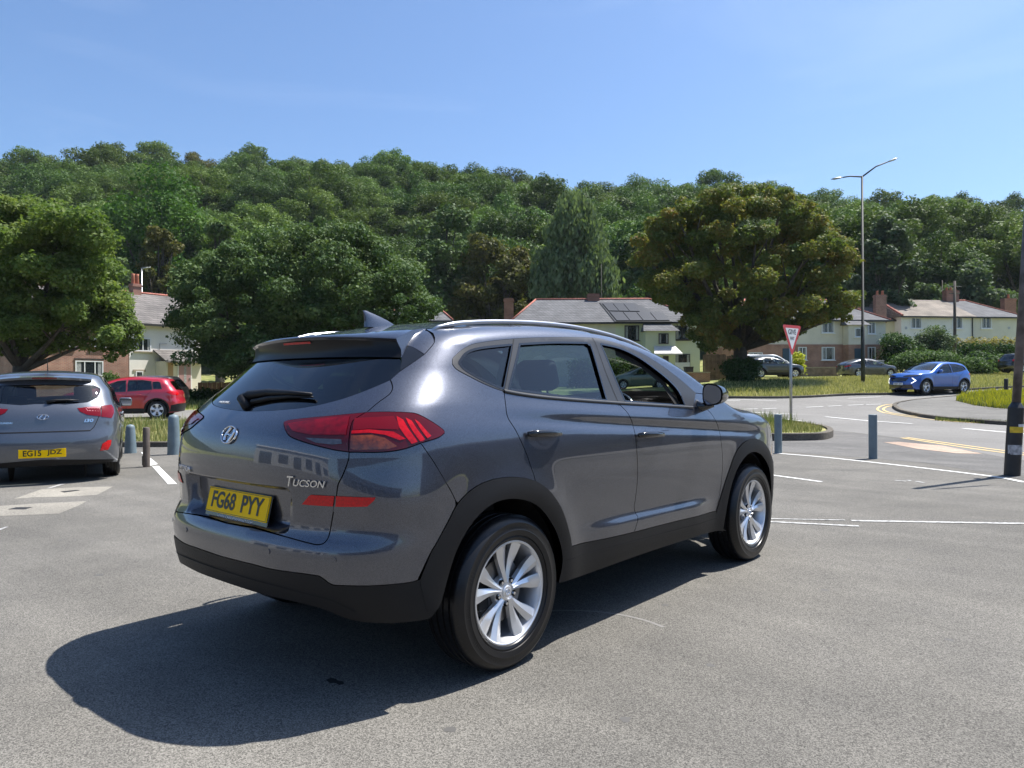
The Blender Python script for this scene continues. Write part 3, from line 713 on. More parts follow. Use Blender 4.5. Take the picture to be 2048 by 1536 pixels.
# rear wiper
wa, wb_, wc = X(c1((545, 700), (700, 665), (1010, 668)))
wip = MB()
def sp3(q, off): return SH.P(*q)+SH.N(*q)*off
pw = [sp3(q, .020) for q in X(c1((535, 700), (600, 672), (720, 655), (850, 656), (1015, 668)))]
wip.tube(pw, [.022, .023, .017, .011, .007], 10)
pw = [sp3(q, .008) for q in X(c1((600, 705), (720, 680), (850, 668), (1015, 672)))]
wip.tube(pw, [.012, .011, .008, .004], 8)
wip.tube([sp3(X(c1((560, 730)))[0], -.01), sp3(X(c1((545, 700)))[0], .03)], [.024, .020], 12)
wip.build('rear_wiper', M_clad, suv, smooth=True)
ms = surfM(SH, *X(c1((405, 697)))[0], .002); put_text('A1 ELECTRIC GARAGES', 'window_sticker', ms, M_white, suv, .11, .010, .0003)
# roof rails
for sg in (1, -1):
    pts = []; rr = []
    us = np.linspace(.83, 3.10, 44)
    for i, u in enumerate(us):
        t = i/43; p = SH.P(u, SH.ztop(u)); lift = .010*min(1, 9*t, 9*(1-t))**.7 if 0 < t < 1 else -.012
        pts.append((sg*(p[0]+.020), p[1], p[2]+lift)); rr.append(.0115 if .05 < t < .95 else .009)
    q = MB(); q.tube(pts, rr, 12, flat=1.0); q.build('roof_rail', M_rail, suv, smooth=True)
# aerial fin
fin = MB(); sect = []
for t in np.linspace(0, 1, 9):
    z_ = t*.085; yr_ = -.115+.012*t-.02*t*t; yf_ = .115-.215*t**1.5; hw = .034*(1-t)**.8+.0015
    ring = [(hw*math.sin(a)*(.4+.6*math.sin(a/2) if True else 1), (yr_+yf_)/2-(yf_-yr_)/2*math.cos(a), 1.578+z_) for a in np.linspace(0, 2*math.pi, 24, endpoint=False)]
    ring = []
    for a in np.linspace(0, 2*math.pi, 24, endpoint=False):
        cy = math.cos(a); ring.append((hw*math.sin(a)*(.62-.38*cy), (yr_+yf_)/2+(yf_-yr_)/2*cy, 1.578+z_))
    sect.append(ring)
fin.v = [p for r_ in sect for p in r_]; fin.f = [(i*24+j, i*24+(j+1) % 24, (i+1)*24+(j+1) % 24, (i+1)*24+j) for i in range(8) for j in range(24)]+[tuple(8*24+j for j in range(24))]; fin.m = [0]*len(fin.f)
fin.build('aerial_fin', PA, suv, auto=.6)
# door handles
for (pts, who) in ((c2((553, 735), (735, 735)), 'r'), (c2((1157, 740), (1296, 740)), 'f')):
    a, b = X(pts)
    for mir in (False, True):
        sg = -1 if mir else 1; h = MB(); L = []
        for t in np.linspace(0, 1, 11):
            q = (a[0]+(b[0]-a[0])*t, a[1]+(b[1]-a[1])*t); p = SH.P(*q)+SH.N(*q)*(.008+.032*math.sin(math.pi*min(1, max(0, t)))**.45); L.append((p[0]*sg, p[1], p[2]))
        h.tube(L, [.009, .013, .014, .014, .014, .014, .013, .012, .011, .010, .006], 10, flat=1.25); h.build('door_handle', M_gloss, doors[who, mir], smooth=True)
        mc = ((a[0]+b[0])/2, (a[1]+b[1])/2-.0); rr = .052; cup = [(mc[0]+rr*math.cos(t), mc[1]-.004+.85*rr*math.sin(t)) for t in np.linspace(0, 2*math.pi, 24, endpoint=False)]
        sv = SH.panel('handle_cup', cup, PA, doors[who, mir], .008, flange=0, off=.0012, mirror=mir)
        for vtx in sv.data.vertices:       # a shallow dish
            pass
# mirrors
for mir in (False, True):
    sg = -1 if mir else 1
    m = MB()
    cx, cy, cz = .960, 1.945, 1.205
    n1, n2 = 14, 24; sect = []
    for i in range(n1+1):
        t = i/n1; yy = cy-.055+.175*t; k_ = math.sqrt(max(0, 1-(t**1.8)))*1.0
        ring = []
        for a in np.linspace(0, 2*math.pi, n2, endpoint=False):
            c_, s_ = math.cos(a), math.sin(a); ex = 2/2.9
            xx = (abs(c_)**ex*(1 if c_ > 0 else -1))*.080*(.15+.85*k_); zz = (abs(s_)**ex*(1 if s_ > 0 else -1))*.070*(.12+.88*k_)
            ring.append((sg*(cx+xx+(.02 if zz < 0 else 0)*zz/.08*0), yy-.022*(xx/.080), cz+zz*(1-.18*xx/.080)))
        sect.append(ring)
    m.v = [p for r_ in sect for p in r_]
    m.f = [(i*n2+j, i*n2+(j+1) % n2, (i+1)*n2+(j+1) % n2, (i+1)*n2+j) for i in range(n1) for j in range(n2)]+[tuple(n1*n2+j for j in range(n2))]+[tuple(range(n2))[::-1]]; m.m = [0]*len(m.f)
    mirror_o = m.build('door_mirror', M_gloss, suv, auto=.9)
    g = MB(); v = [(sg*(cx+(x-cx if False else (abs(p[0])-cx)*.88)), p[1]-.003, cz+(p[2]-cz)*.86) for p in sect[0] for x in (0,)]
    g.add(v, [tuple(range(n2))]); g.build('mirror_glass', M_chrome, mirror_o)
    ar = MB(); ar.tube([(sg*.835, 1.90, 1.135), (sg*.87, 1.93, 1.125), (sg*.93, 1.96, 1.150)], [.040, .032, .028], 10); ar.build('mirror_arm', M_gloss, mirror_o, smooth=True)
# interior
seat_z = .32
def seat(x, y, parent, w_=.5):
    s_ = MB(); s_.box(x-w_/2, x+w_/2, y-.26, y+.26, .42, .60, 0, None, .05)
    Mb = Matrix.Translation((x, y-.26, .56))@Matrix.Rotation(-.30, 4, 'X')*1.0 if False else Matrix.Translation((x, y-.24, .56))@Matrix.Rotation(.28, 4, 'X')
    s_.box(-w_/2+.02, w_/2-.02, -.07, .07, 0, .66, 0, Mb, .05); o = s_.build('seat', M_seat, parent, auto=.9)
    h = MB(); h.box(-.13, .13, -.05, .05, .71, .89, 0, Mb, .04); h.tube([Mb@Vector((-.05, 0, .6)), Mb@Vector((-.05, 0, .75))], .006, 6); h.tube([Mb@Vector((.05, 0, .6)), Mb@Vector((.05, 0, .75))], .006, 6)
    h.build('headrest', M_seat, o, auto=.9); return o
seat(.38, 1.30, suv); seat(-.38, 1.30, suv)
bs = seat(0, .42, suv, 1.28)
for x in (-.42, .42):
    h = MB(); h.box(x-.13, x+.13, .0, .09, 1.20, 1.33, 0, None, .035); h.build('headrest', M_seat, bs, auto=.9)
db = MB(); db.box(-.78, .78, 1.83, 2.30, .62, 1.07, 0, None, .07); db.box(.20, .56, 1.78, 1.98, 1.0, 1.13, 0, None, .04); db.box(-.14, .14, 1.76, 1.84, .80, 1.08, 0, None, .02)
db.build('dashboard', M_dash, suv, auto=.8)
sw = MB(); Ms = Matrix.Translation((.38, 1.58, 1.045))@Matrix.Rotation(math.radians(65), 4, 'X'); pts = [Ms@Vector((.185*math.cos(a), .185*math.sin(a), 0)) for a in np.linspace(0, 2*math.pi, 33)]
sw.tube(pts, .0155, 8, caps=False); sw.tube([Ms@Vector((-.18, 0, 0)), Ms@Vector((.18, 0, 0))], .022, 8); sw.tube([Ms@Vector((0, -.18, 0)), Ms@Vector((0, 0, 0))], .022, 8); sw.tube([Ms@Vector((0, 0, .02)), Ms@Vector((0, 0, -.25))], .05, 10)
sw.build('steering_wheel', M_gloss, suv, smooth=True)
tub = MB()
tub.box(-.60, .60, -.45, 2.6, .25, .30); tub.box(-.70, .70, .36, 2.28, .25, .31); tub.box(-.60, .60, -.62, -.12, .32, .80)
tub.build('floor_pan', M_dark, suv)
for mir in (False, True):
    card = [(SH.LC+.12, .34), (SH.LC+.55, .60), (SH.yz(.5, .34)+0, .34), (SH.yz(2.1, .34), .34), (SH.yz(2.15, 1.1), 1.12), (SH.yz(1.0, 1.15), 1.15), (SH.yz(.05, 1.2), 1.20), (SH.LC-.3, 1.2), (SH.LC-.3, .85), (SH.LC+.1, .85)]
    SH.panel('door_card', [(SH.yz(-.1, 1.22), 1.22), (SH.yz(-.1, .84), .84), (SH.yz(.48, .80), .80), (SH.yz(.6, .34), .34), (SH.yz(2.1, .34), .34), (SH.yz(2.12, 1.10), 1.10), (SH.yz(1.0, 1.14), 1.14), (SH.yz(.05, 1.21), 1.21)], M_dash, suv, .08, flange=0, off=-.07, mirror=mir)
bt = MB(); bt.box(-.62, .62, -.55, .0, .95, 1.0); bt.build('parcel_shelf', M_dark, suv)
# driver's grab strip and inner pillar seen through the window opening
for mir in (False, True):
    SH.ribbon('inner_pillar', X(c2((1060, 270), (1200, 340), (1320, 440), (1400, 560))), .05, M_dark, suv, -.03, mirror=mir)
    SH.ribbon('inner_pillar', X(c2((935, 230), (1070, 555))), .10, M_dark, suv, -.03, mirror=mir)
    SH.ribbon('inner_pillar', X(c2((500, 230), (445, 490))), .10, M_dark, suv, -.03, mirror=mir)
# wheel houses, underbody
for yy in (0, 2.67):
    for sg in (1, -1):
        wh = MB(); wh.lathe([(.432, sg*.50), (.432, sg*.83)], 28, 0, 'X', Matrix.Translation((0, yy, .345)), .03, math.pi-.03)
        wh.lathe([(.0, sg*.50), (.432, sg*.50)], 28, 0, 'X', Matrix.Translation((0, yy, .345)), -.2, math.pi+.2); wh.build('wheel_arch_liner', M_dark, suv)
# wheels
def tyre_mat():
    m = bpy.data.materials.new('tyre_rubber'); m.use_nodes = True; nt = m.node_tree; b = nt.nodes['Principled BSDF']; b.inputs['Base Color'].default_value = (.007, .007, .008, 1); b.inputs['Roughness'].default_value = .34; b.inputs['Specular IOR Level'].default_value = .4
    tc = nt.nodes.new('ShaderNodeTexCoord'); sx = nt.nodes.new('ShaderNodeSeparateXYZ'); nt.links.new(tc.outputs['Object'], sx.inputs[0])
    def M(op, a, b_=None, c=None):
        n = nt.nodes.new('ShaderNodeMath'); n.operation = op
        for i, q in enumerate((a, b_, c)):
            if q is None: continue
            if isinstance(q, (int, float)): n.inputs[i].default_value = q
            else: nt.links.new(q, n.inputs[i])
        return n.outputs[0]
    ang = M('ARCTAN2', sx.outputs[2], sx.outputs[1]); rr = M('SQRT', M('ADD', M('POWER', sx.outputs[1], 2), M('POWER', sx.outputs[2], 2)))
    ph = M('ADD', M('MULTIPLY', ang, 84/(2*math.pi)), M('MULTIPLY', sx.outputs[0], 14)); st = M('LESS_THAN', M('FRACT', ph), .16); on = M('GREATER_THAN', rr, .334)
    hgt = M('SUBTRACT', 1, M('MULTIPLY', st, on))
    ph2 = M('FRACT', M('MULTIPLY', ang, 12/(2*math.pi))); letters = M('MULTIPLY', M('LESS_THAN', M('FRACT', M('MULTIPLY', ang, 120/(2*math.pi))), .55), M('MULTIPLY', M('LESS_THAN', ph2, .32), M('MULTIPLY', M('GREATER_THAN', rr, .285), M('LESS_THAN', rr, .302))))
    hh = M('ADD', hgt, M('MULTIPLY', letters, .35))
    bp = nt.nodes.new('ShaderNodeBump'); bp.inputs['Distance'].default_value = .006; nt.links.new(hh, bp.inputs['Height']); nt.links.new(bp.outputs[0], b.inputs['Normal'])
    return m
M_tyre = tyre_mat()
def wheel(name_, parent, loc, sg=1, R=.347, detail=True, spokes=None, rimR=.230, hw=.108, mspoke=None, off=None):
    """wheel with its axle on X, face towards +X*sg; tyre and rim are sub-parts"""
    wroot = empty(name_, loc); wroot.parent = parent; wroot.empty_display_size = .1
    T = MB(); k = R/.347
    pf = [(rimR*1.0, hw-.014), (rimR+.006, hw-.004), (rimR+.016, hw+.001), (rimR+.024, hw-.001), (rimR+.026, hw+.004), (rimR+.05, hw+.0085), (rimR+.054, hw+.0065), (R-.040, hw+.005), (R-.034, hw+.006), (R-.022, hw-.001), (R-.014, hw-.010), (R-.006, hw-.018), (R-.001, hw-.028)]
    g = []
    for c_ in ((.058, 1), (.020, 1), (-.020, 1), (-.058, 1)):
        g += [(R, c_[0]+.006), (R-.008, c_[0]+.004), (R-.008, c_[0]-.004), (R, c_[0]-.006)]
    prof = pf+[(R, hw-.034)]+g+[(R, -hw+.034)]+[(r, -h) for r, h in pf[::-1]]
    T.lathe([(r, h*sg) for r, h in prof], 96 if detail else 32, 0, 'X'); T.build('tyre', M_tyre, wroot, auto=.5)
    RM = MB(); x0 = hw-.012
    lip = [(rimR+.003, x0-.004), (rimR+.002, x0+.004), (rimR-.004, x0+.005), (rimR-.009, x0+.001), (rimR-.012, x0-.012), (rimR-.020, x0-.03), (rimR-.030, -.02), (rimR-.020, -hw+.02)]
    RM.lathe([(r, h*sg) for r, h in lip], 72 if detail else 28, 0, 'X')
    sp_ = spokes or [1.5+72*k_+d for k_ in range(5) for d in (-14, 14)]
    def ring_pt(r, th_, x): return Vector((x*sg, r*math.sin(th_)*1.0, r*math.cos(th_)))
    for i, th0 in enumerate(sp_):
        th0 = math.radians(th0); dirn = 1 if i % 2 else -1; secs = []
        ts = np.linspace(0, 1, 8)
        for t in ts:
            r = .042+(rimR-.008-.042)*t; thc = th0-dirn*math.radians(14)*(1-t)**2.0*.6
            wdt = .0095+.0235*t**1.15+.003*math.exp(-((t-.75)/.2)**2); xf = .078+.012*t-.010*math.sin(math.pi*t)+ (hw-.108)
            a = wdt/r
            secs.append([ring_pt(r, thc-a, xf-.006), ring_pt(r, thc-a*.1*dirn, xf+.003), ring_pt(r, thc+a, xf-.006 if dirn > 0 else xf-.008), ring_pt(r, thc+a*.8, xf-.032), ring_pt(r, thc-a*.8, xf-.032)])
        v = [p for s_ in secs for p in s_]; L = len(secs)
        RM.add(v, [(i_*5+j, (i_+1)*5+j, (i_+1)*5+(j+1) % 5, i_*5+(j+1) % 5) for i_ in range(L-1) for j in range(5)]+[tuple(range(5)), tuple((L-1)*5+j for j in range(5))])
    RM.lathe([(0, (.070+hw-.108)*sg), (.040, (.072+hw-.108)*sg), (.066, (.060+hw-.108)*sg), (.070, (.035+hw-.108)*sg)], 40, 0, 'X')
    rim_o = RM.build('rim', mspoke or M_silver, wroot, auto=.55)
    if detail:
        cp = MB(); cp.lathe([(0, .080*sg), (.024, .080*sg), (.028, .077*sg), (.029, .070*sg)], 32, 0, 'X'); cp.build('hub_cap', M_silver, rim_o, auto=.6)
        Me = Matrix.Translation((.0805*sg, 0, 0))@Matrix(((0, 0, sg, 0), (sg, 0, 0, 0), (0, 1, 0, 0), (0, 0, 0, 1))); emblem(rim_o, Me, .034, .026, M_chrome)
        for j in range(5):
            a = math.radians(37.5+72*j); c_ = Vector((0, .054*math.sin(a), .054*math.cos(a)))
            nb = MB(); Mx = Matrix.Translation(c_)
            nb.lathe([(.0135, .074*sg), (.0125, .0655*sg)], 16, 1, 'X', Mx); nb.lathe([(0, .0655*sg), (.0125, .0655*sg)], 16, 1, 'X', Mx)
            nb.lathe([(0, .078*sg), (.0075, .078*sg), (.0085, .074*sg), (.0085, .062*sg)], 6, 0, 'X', Mx); nb.build('wheel_nut', [M_chrome, M_dark], rim_o)
    dk = MB(); dk.lathe([(.05, .030*sg), (.145, .030*sg), (.147, .026*sg), (.147, .006*sg), (.05, .006*sg)], 40, 0, 'X'); dk.build('brake_disc', M_steel, wroot, auto=.5)
    bk = MB(); bk.lathe([(0, -.03*sg), (rimR-.03, -.03*sg)], 32, 0, 'X'); bk.box(-.02 if sg > 0 else -.045, .045 if sg > 0 else .02, -.15, -.09, -.06, .06); bk.build('brake_backing', M_dark, wroot)
    return wroot
for yy in (0, 2.67):
    for sg in (1, -1): wheel('wheel', suv, (sg*.795, yy, .345), sg)
# ------------------------------------------------------------------ ground, road, kerbs, markings
def asphalt(name, c0, c1, speck=.5, sc=1.0, stain=.18, warm=(1, .972, .925)):
    m = bpy.data.materials.new(name); m.use_nodes = True; nt = m.node_tree; b = nt.nodes['Principled BSDF']; b.inputs['Roughness'].default_value = .88; b.inputs['Specular IOR Level'].default_value = .25
    tc = nt.nodes.new('ShaderNodeTexCoord'); L = nt.links.new
    def noise(s, d, dist=0):
        n = nt.nodes.new('ShaderNodeTexNoise'); n.inputs['Scale'].default_value = s; n.inputs['Detail'].default_value = d; n.inputs['Distortion'].default_value = dist; L(tc.outputs['Object'], n.inputs['Vector']); return n.outputs['Fac']
    def ramp(x, p0, p1, a, c):
        r = nt.nodes.new('ShaderNodeValToRGB'); r.color_ramp.elements[0].position = p0; r.color_ramp.elements[1].position = p1
        r.color_ramp.elements[0].color = (*a, 1); r.color_ramp.elements[1].color = (*c, 1); L(x, r.inputs[0]); return r.outputs[0]
    def mul(a, b_):
        n = nt.nodes.new('ShaderNodeMix'); n.data_type = 'RGBA'; n.blend_type = 'MULTIPLY'; n.inputs['Factor'].default_value = 1; L(a, n.inputs['A']); L(b_, n.inputs['B']); return n.outputs['Result']
    v = nt.nodes.new('ShaderNodeTexVoronoi'); v.inputs['Scale'].default_value = 170*sc; L(tc.outputs['Object'], v.inputs['Vector'])
    sp = nt.nodes.new('ShaderNodeSeparateColor'); L(v.outputs['Color'], sp.inputs[0])
    g1 = ramp(sp.outputs[0], .0, 1.0, tuple(c*(1-speck) for c in c0), tuple(c*(1+speck) for c in c1))
    f = ramp(noise(110*sc, 4), .35, .65, (.86,)*3, (1.13,)*3)
    st = ramp(noise(.35, 5, .4), .30, .70, (1-stain,)*3, (1+stain,)*3)
    mpp = nt.nodes.new('ShaderNodeMapping'); mpp.inputs['Scale'].default_value = (.35, 3.2, 1); mpp.inputs['Rotation'].default_value = (0, 0, .65); L(tc.outputs['Object'], mpp.inputs['Vector']); n3 = nt.nodes.new('ShaderNodeTexNoise'); n3.inputs['Scale'].default_value = .8; n3.inputs['Detail'].default_value = 5; L(mpp.outputs[0], n3.inputs['Vector'])
    st3 = ramp(n3.outputs['Fac'], .42, .62, (1-stain*.45,)*3, (1.03,)*3)
    st2 = ramp(noise(2.2, 4), .35, .75, (1-stain*.5,)*3, (1+stain*.4, 1+stain*.38, 1+stain*.3))
    c = mul(mul(mul(mul(g1, f), st), st2), st3); wm = nt.nodes.new('ShaderNodeMix'); wm.data_type = 'RGBA'; wm.blend_type = 'MULTIPLY'; wm.inputs['Factor'].default_value = 1; wm.inputs['B'].default_value = (*warm, 1); L(c, wm.inputs['A'])
    L(wm.outputs['Result'], b.inputs['Base Color'])
    bp = nt.nodes.new('ShaderNodeBump'); bp.inputs['Strength'].default_value = .55; bp.inputs['Distance'].default_value = .004; L(sp.outputs[1], bp.inputs['Height']); L(bp.outputs[0], b.inputs['Normal'])
    return m
A_lot = asphalt('car_park_asphalt', (.112, .110, .105), (.152, .149, .141), .47, 1.35, .2)
A_road = asphalt('road_asphalt', (.155, .155, .157), (.20, .20, .198), .25, .8, .10)
A_dark = asphalt('patched_asphalt', (.105, .105, .108), (.15, .15, .15), .35, 1.0, .22)
A_pav = asphalt('pavement_asphalt', (.12, .12, .12), (.16, .16, .155), .3, .9, .2)
M_conc = asphalt('concrete', (.20, .195, .175), (.26, .25, .228), .25, .9, .2)
M_kerb = asphalt('kerb_stone', (.075, .068, .06), (.15, .138, .12), .2, .6, .4)
M_pink = asphalt('tactile_paving', (.36, .27, .22), (.46, .36, .30), .2, .8, .3)
def worn(name, col, base, wear=.5):
    m = mat(name, col, .75); nt = m.node_tree; b = nt.nodes['Principled BSDF']; tc = nt.nodes.new('ShaderNodeTexCoord'); n = nt.nodes.new('ShaderNodeTexNoise'); n.inputs['Scale'].default_value = 22; n.inputs['Detail'].default_value = 6; nt.links.new(tc.outputs['Object'], n.inputs['Vector'])
    r = nt.nodes.new('ShaderNodeValToRGB'); r.color_ramp.elements[0].position = wear-.08; r.color_ramp.elements[1].position = wear+.08; r.color_ramp.elements[0].color = (*base, 1); r.color_ramp.elements[1].color = (*col, 1)
    nt.links.new(n.outputs['Fac'], r.inputs[0]); nt.links.new(r.outputs[0], b.inputs['Base Color']); return m
L_white = worn('line_white', (.62, .62, .60), (.42, .42, .40), .40); L_faint = worn('line_white_worn', (.42, .42, .405), (.19, .19, .185), .47); L_yel = worn('line_yellow', (.58, .42, .16), (.36, .30, .2), .42)
def grass_mat(name, c1, c2, c3, sc=1.0):
    m = mat(name, c1, .9); nt = m.node_tree; b = nt.nodes['Principled BSDF']; b.inputs['Specular IOR Level'].default_value = .15
    tc = nt.nodes.new('ShaderNodeTexCoord'); n = nt.nodes.new('ShaderNodeTexNoise'); n.inputs['Scale'].default_value = .6*sc; n.inputs['Detail'].default_value = 8; nt.links.new(tc.outputs['Object'], n.inputs['Vector'])
    r = nt.nodes.new('ShaderNodeValToRGB'); e = r.color_ramp.elements; e[0].position = .33; e[0].color = (*c1, 1); e[1].position = .68; e[1].color = (*c3, 1); k = e.new(.5); k.color = (*c2, 1)
    nt.links.new(n.outputs['Fac'], r.inputs[0]); nt.links.new(r.outputs[0], b.inputs['Base Color']); return m
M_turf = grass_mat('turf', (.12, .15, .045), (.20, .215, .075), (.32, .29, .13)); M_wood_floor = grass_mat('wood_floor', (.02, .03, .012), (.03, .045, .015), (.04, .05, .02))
# one terrain sheet out to the horizon
rs = np.concatenate([np.linspace(-420, -70, 15), np.linspace(-64, 64, 86), np.linspace(70, 420, 15)]); ds = np.concatenate([[-220, -120, -60, -30, -10], np.linspace(0, 24, 9), np.arange(25.5, 70, 1.5), np.arange(72, 240, 6), [260, 300, 380, 500, 900]])
v = []; 
for d_ in ds:
    for r_ in rs: v.append(tuple(V(r_, d_, float(th(r_, d_))-.07)))
n = len(rs); f = [(i*n+j, i*n+j+1, (i+1)*n+j+1, (i+1)*n+j) for i in range(len(ds)-1) for j in range(n-1)]
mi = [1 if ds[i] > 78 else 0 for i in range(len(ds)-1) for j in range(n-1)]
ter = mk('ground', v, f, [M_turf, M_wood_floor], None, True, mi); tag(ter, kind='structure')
def RD(pts): return [tuple(V(r, d)[:2]) for r, d in pts]
def GP(*pts): return [G(u, v) for u, v in pts]
def sheet(name, poly, m, off, sp=1.0, kind='structure', label=None, cat=None, parent=None, skirt=0.0, group=None):
    V2, F, loops = fill2d(poly, sp); v = [(x, y, gz(x, y)+off) for x, y in V2]; ff = []
    for t in F:
        a, b, c = (Vector(v[i]) for i in t[:3]); ff.append(t if (b-a).cross(c-a).z > 0 else t[::-1])
    if skirt:
        l = loops[0]; k = len(v); m_ = len(l); v += [(x, y, gz(x, y)+off) for x, y in l]+[(x, y, gz(x, y)+off-skirt) for x, y in l]; ff += [(k+i, k+(i+1) % m_, k+m_+(i+1) % m_, k+m_+i) for i in range(m_)]
    o = mk(name, v, ff, m, parent); return tag(o, label, cat, group, kind if not label else None)
far_edge = [(-60, 31), (-25, 31.5), (-5, 34)]
road = RD([(-60, 25.2), (-14, 25.2), (0, 25.2)])+GP((1440, 838), (1520, 842), (1622, 857), (1704, 864.5), (1803, 876), (1862, 888), (2012, 915), (2048, 921))+RD([(14, 9), (40, -8), (60, -10), (75, 45)])+GP((2040, 774), (1950, 779), (1880, 785), (1800, 788), (1700, 790), (1600, 795), (1420, 796))+RD([(-5, 33.4), (-25, 31.5), (-60, 31)])
sheet('road', road, A_road, 0.0, 1.2)
lot = RD([(-40, -30), (30, -30), (14.05, 9.0)])+GP((2048, 921.2), (2012, 915.2), (1862, 888.2), (1803, 876.2), (1704, 864.7), (1622, 857.2))+RD([(6.5, 17), (1, 17), (-3.5, 15.6), (-13, 15.6), (-40, 15.6)])
sheet('car_park', lot, A_lot, 0.0, 2.0)
dark = GP((1490, 884), (1640, 880), (1662, 866), (1622, 858), (1704, 865.5), (1803, 877), (1862, 889), (2012, 916), (2060, 924), (2060, 962), (1990, 948), (1850, 926), (1740, 916.5), (1640, 909), (1560, 903), (1500, 899))
sheet('entrance_apron', dark, A_dark, .002, .8)
sheet('entrance_island_base', GP((1440, 840), (1520, 843), (1620, 858), (1658, 868), (1652, 879), (1600, 881), (1500, 882), (1400, 882)), M_turf, .12, .5)
# painted lines
def stripe(pts, wd, m, off=.012, name='road_marking', group=None):
    p = np.array(pts); l = smooth_poly(p, False, 6) if len(p) > 2 else resample(p, .8, False)
    t = np.gradient(l, axis=0); t /= np.linalg.norm(t, axis=1, keepdims=True)+1e-9; nn = np.stack([-t[:, 1], t[:, 0]], 1)*wd/2
    near = rd(l[0][0], l[0][1])[1] < 24 and rd(l[-1][0], l[-1][1])[1] < 24
    if near and off > .005: off = .0048
    v = [(x, y, gz(x, y)+off) for x, y in np.concatenate([l+nn, l-nn])]; k = len(l)
    o = mk(name, v, [(i, i+1, k+i+1, k+i) for i in range(k-1)], m); return tag(o, kind='structure')
stripe(GP((1548, 906.5), (1640, 914), (1740, 924.5), (1860, 938), (1990, 954), (2050, 965)), .085, L_white)
stripe(GP((1540, 950), (1643, 964)), .07, L_white)
stripe(GP((1520, 1043), (1718, 1053)), .06, L_faint); stripe(GP((1530, 1038), (1690, 1041)), .035, L_faint)
stripe(GP((1703, 1042), (2060, 1048)), .065, L_faint)
for a in (((1790, 961), (1812, 963)), ((1832, 963), (1848, 966)), ((1815, 962), (1822, 961))): stripe(GP(*a), .05, L_faint)
for a, b in (((1696, 797), (1761, 794)), ((1612, 815), (1646, 813.5)), ((1656, 813), (1683, 811.5)), ((1696, 811), (1727, 809.5)), ((1732, 809.5), (1762, 808.5)), ((1424, 799), (1553, 802)), ((1430, 801), (1480, 802)), ((1485, 819), (1516, 818)), ((1525, 818), (1553, 817))): stripe(GP(a, b), .10, L_white)
for a, b in (((1651, 834), (1824, 848)), ((1927, 857), (2060, 869)), ((1490, 824), (1590, 829)), ((1516, 832), (1608, 843))): stripe(GP(a, b), .15, L_white)
stripe(GP((1800, 808), (1772, 810), (1757, 815.5), (1758, 822), (1785, 829), (1834, 836), (1912, 844), (2020, 850), (2060, 852)), .09, L_yel)
stripe(GP((1793, 811.5), (1776, 813.5), (1767, 818), (1772, 823), (1798, 828.5), (1850, 835), (1925, 841.5), (2030, 847)), .09, L_yel)
stripe(GP((1803, 876), (1886, 888.5), (1965, 900), (2060, 912)), .09, L_yel); stripe(GP((1812, 875), (1900, 887), (1985, 898.5), (2060, 908)), .09, L_yel)
sheet('tactile_paving', GP((1768, 885), (1796, 884), (1886, 892), (1965, 908), (1912, 907), (1834, 898)), M_pink, .006, .5)
def poly_mark(name, pts, m, off=.006): sheet(name, pts, m, off, .5)
sx4 = lambda *p: GP(*[(x/4.6545, 840+y/4.6545) for x, y in p])
poly_mark('parking_line', sx4((1310, 302), (1335, 302), (1470, 412), (1400, 428), (1385, 380)), L_white, .0045); poly_mark('parking_line', sx4((1415, 432), (1478, 430), (1648, 597), (1565, 600)), L_white, .0045)
poly_mark('parking_line', sx4((430, 640), (560, 600), (610, 598), (480, 634)), L_faint, .0045); poly_mark('parking_line', sx4((-60, 1030), (60, 996), (75, 1000), (-30, 1040)), L_faint, .0045)
poly_mark('concrete_patch', sx4((130, 735), (390, 645), (700, 628), (1050, 620), (960, 670), (900, 700), (600, 715), (300, 722)), M_conc, .002)
poly_mark('concrete_patch', sx4((-60, 808), (0, 800), (400, 775), (810, 755), (730, 800), (640, 835), (550, 872), (250, 885), (-60, 898)), M_conc, .002)
M_iron = mat('drain_iron', (.03, .03, .032), .6, .3, bump=.6, bscale=60)
def slab(name, pts, m, z0, z1, label, cat, group=None):
    c = np.mean(pts, 0); pb = MB(); pb.prism([tuple(np.array(q)-c) for q in pts], 0, z1-z0); o = pb.build(name, m); o.location = (c[0], c[1], z0); return tag(o, label, cat, group)
slab('drain_cover', sx4((565, 668), (715, 653), (740, 658), (600, 677)), M_iron, .0005, .005, 'dark iron drain cover in the concrete patch nearest the parked grey hatchback', 'drain cover')
slab('drain_cover', sx4((78, 834), (150, 816), (297, 815), (235, 834)), M_iron, .0005, .005, 'dark iron drain cover in the concrete patch at the left edge', 'drain cover')
slab('oil_stain', GP((652, 1360), (662, 1356), (672, 1358), (676, 1362), (686, 1363), (688, 1368), (678, 1370), (672, 1366), (660, 1366)), M_dark, .0002, .0012, 'x', 'x')
o = bpy.data.objects['oil_stain']; del o['label']; del o['category']; o['kind'] = 'structure'
for i_, (px_, rr_) in enumerate((((1150, 1290), .55),)):
    cx_, cy_ = G(*px_); pp_ = [(cx_+rr_*math.cos(t), cy_+rr_*math.sin(t)) for t in np.linspace(1.2, 3.6, 12)]; stripe(pp_, .02, mat('scuff', (.175, .17, .16), .9, var=.12, vscale=30), .0015, 'scuff_mark')
M_crack = mat('crack', (.04, .04, .04), .9)
for i_, (pp_, wd_) in enumerate((([(1640, 893), (1690, 899), (1720, 898), (1780, 905), (1830, 903)], .018), ([(1560, 890), (1600, 893), (1650, 891)], .014), ([(1840, 925), (1900, 930), (1950, 938)], .014), ([(1600, 938), (1680, 941), (1760, 939), (1850, 946)], .010))): stripe(GP(*pp_), wd_, M_crack, .0026, 'crack')
RR_ = np.random.RandomState(2)
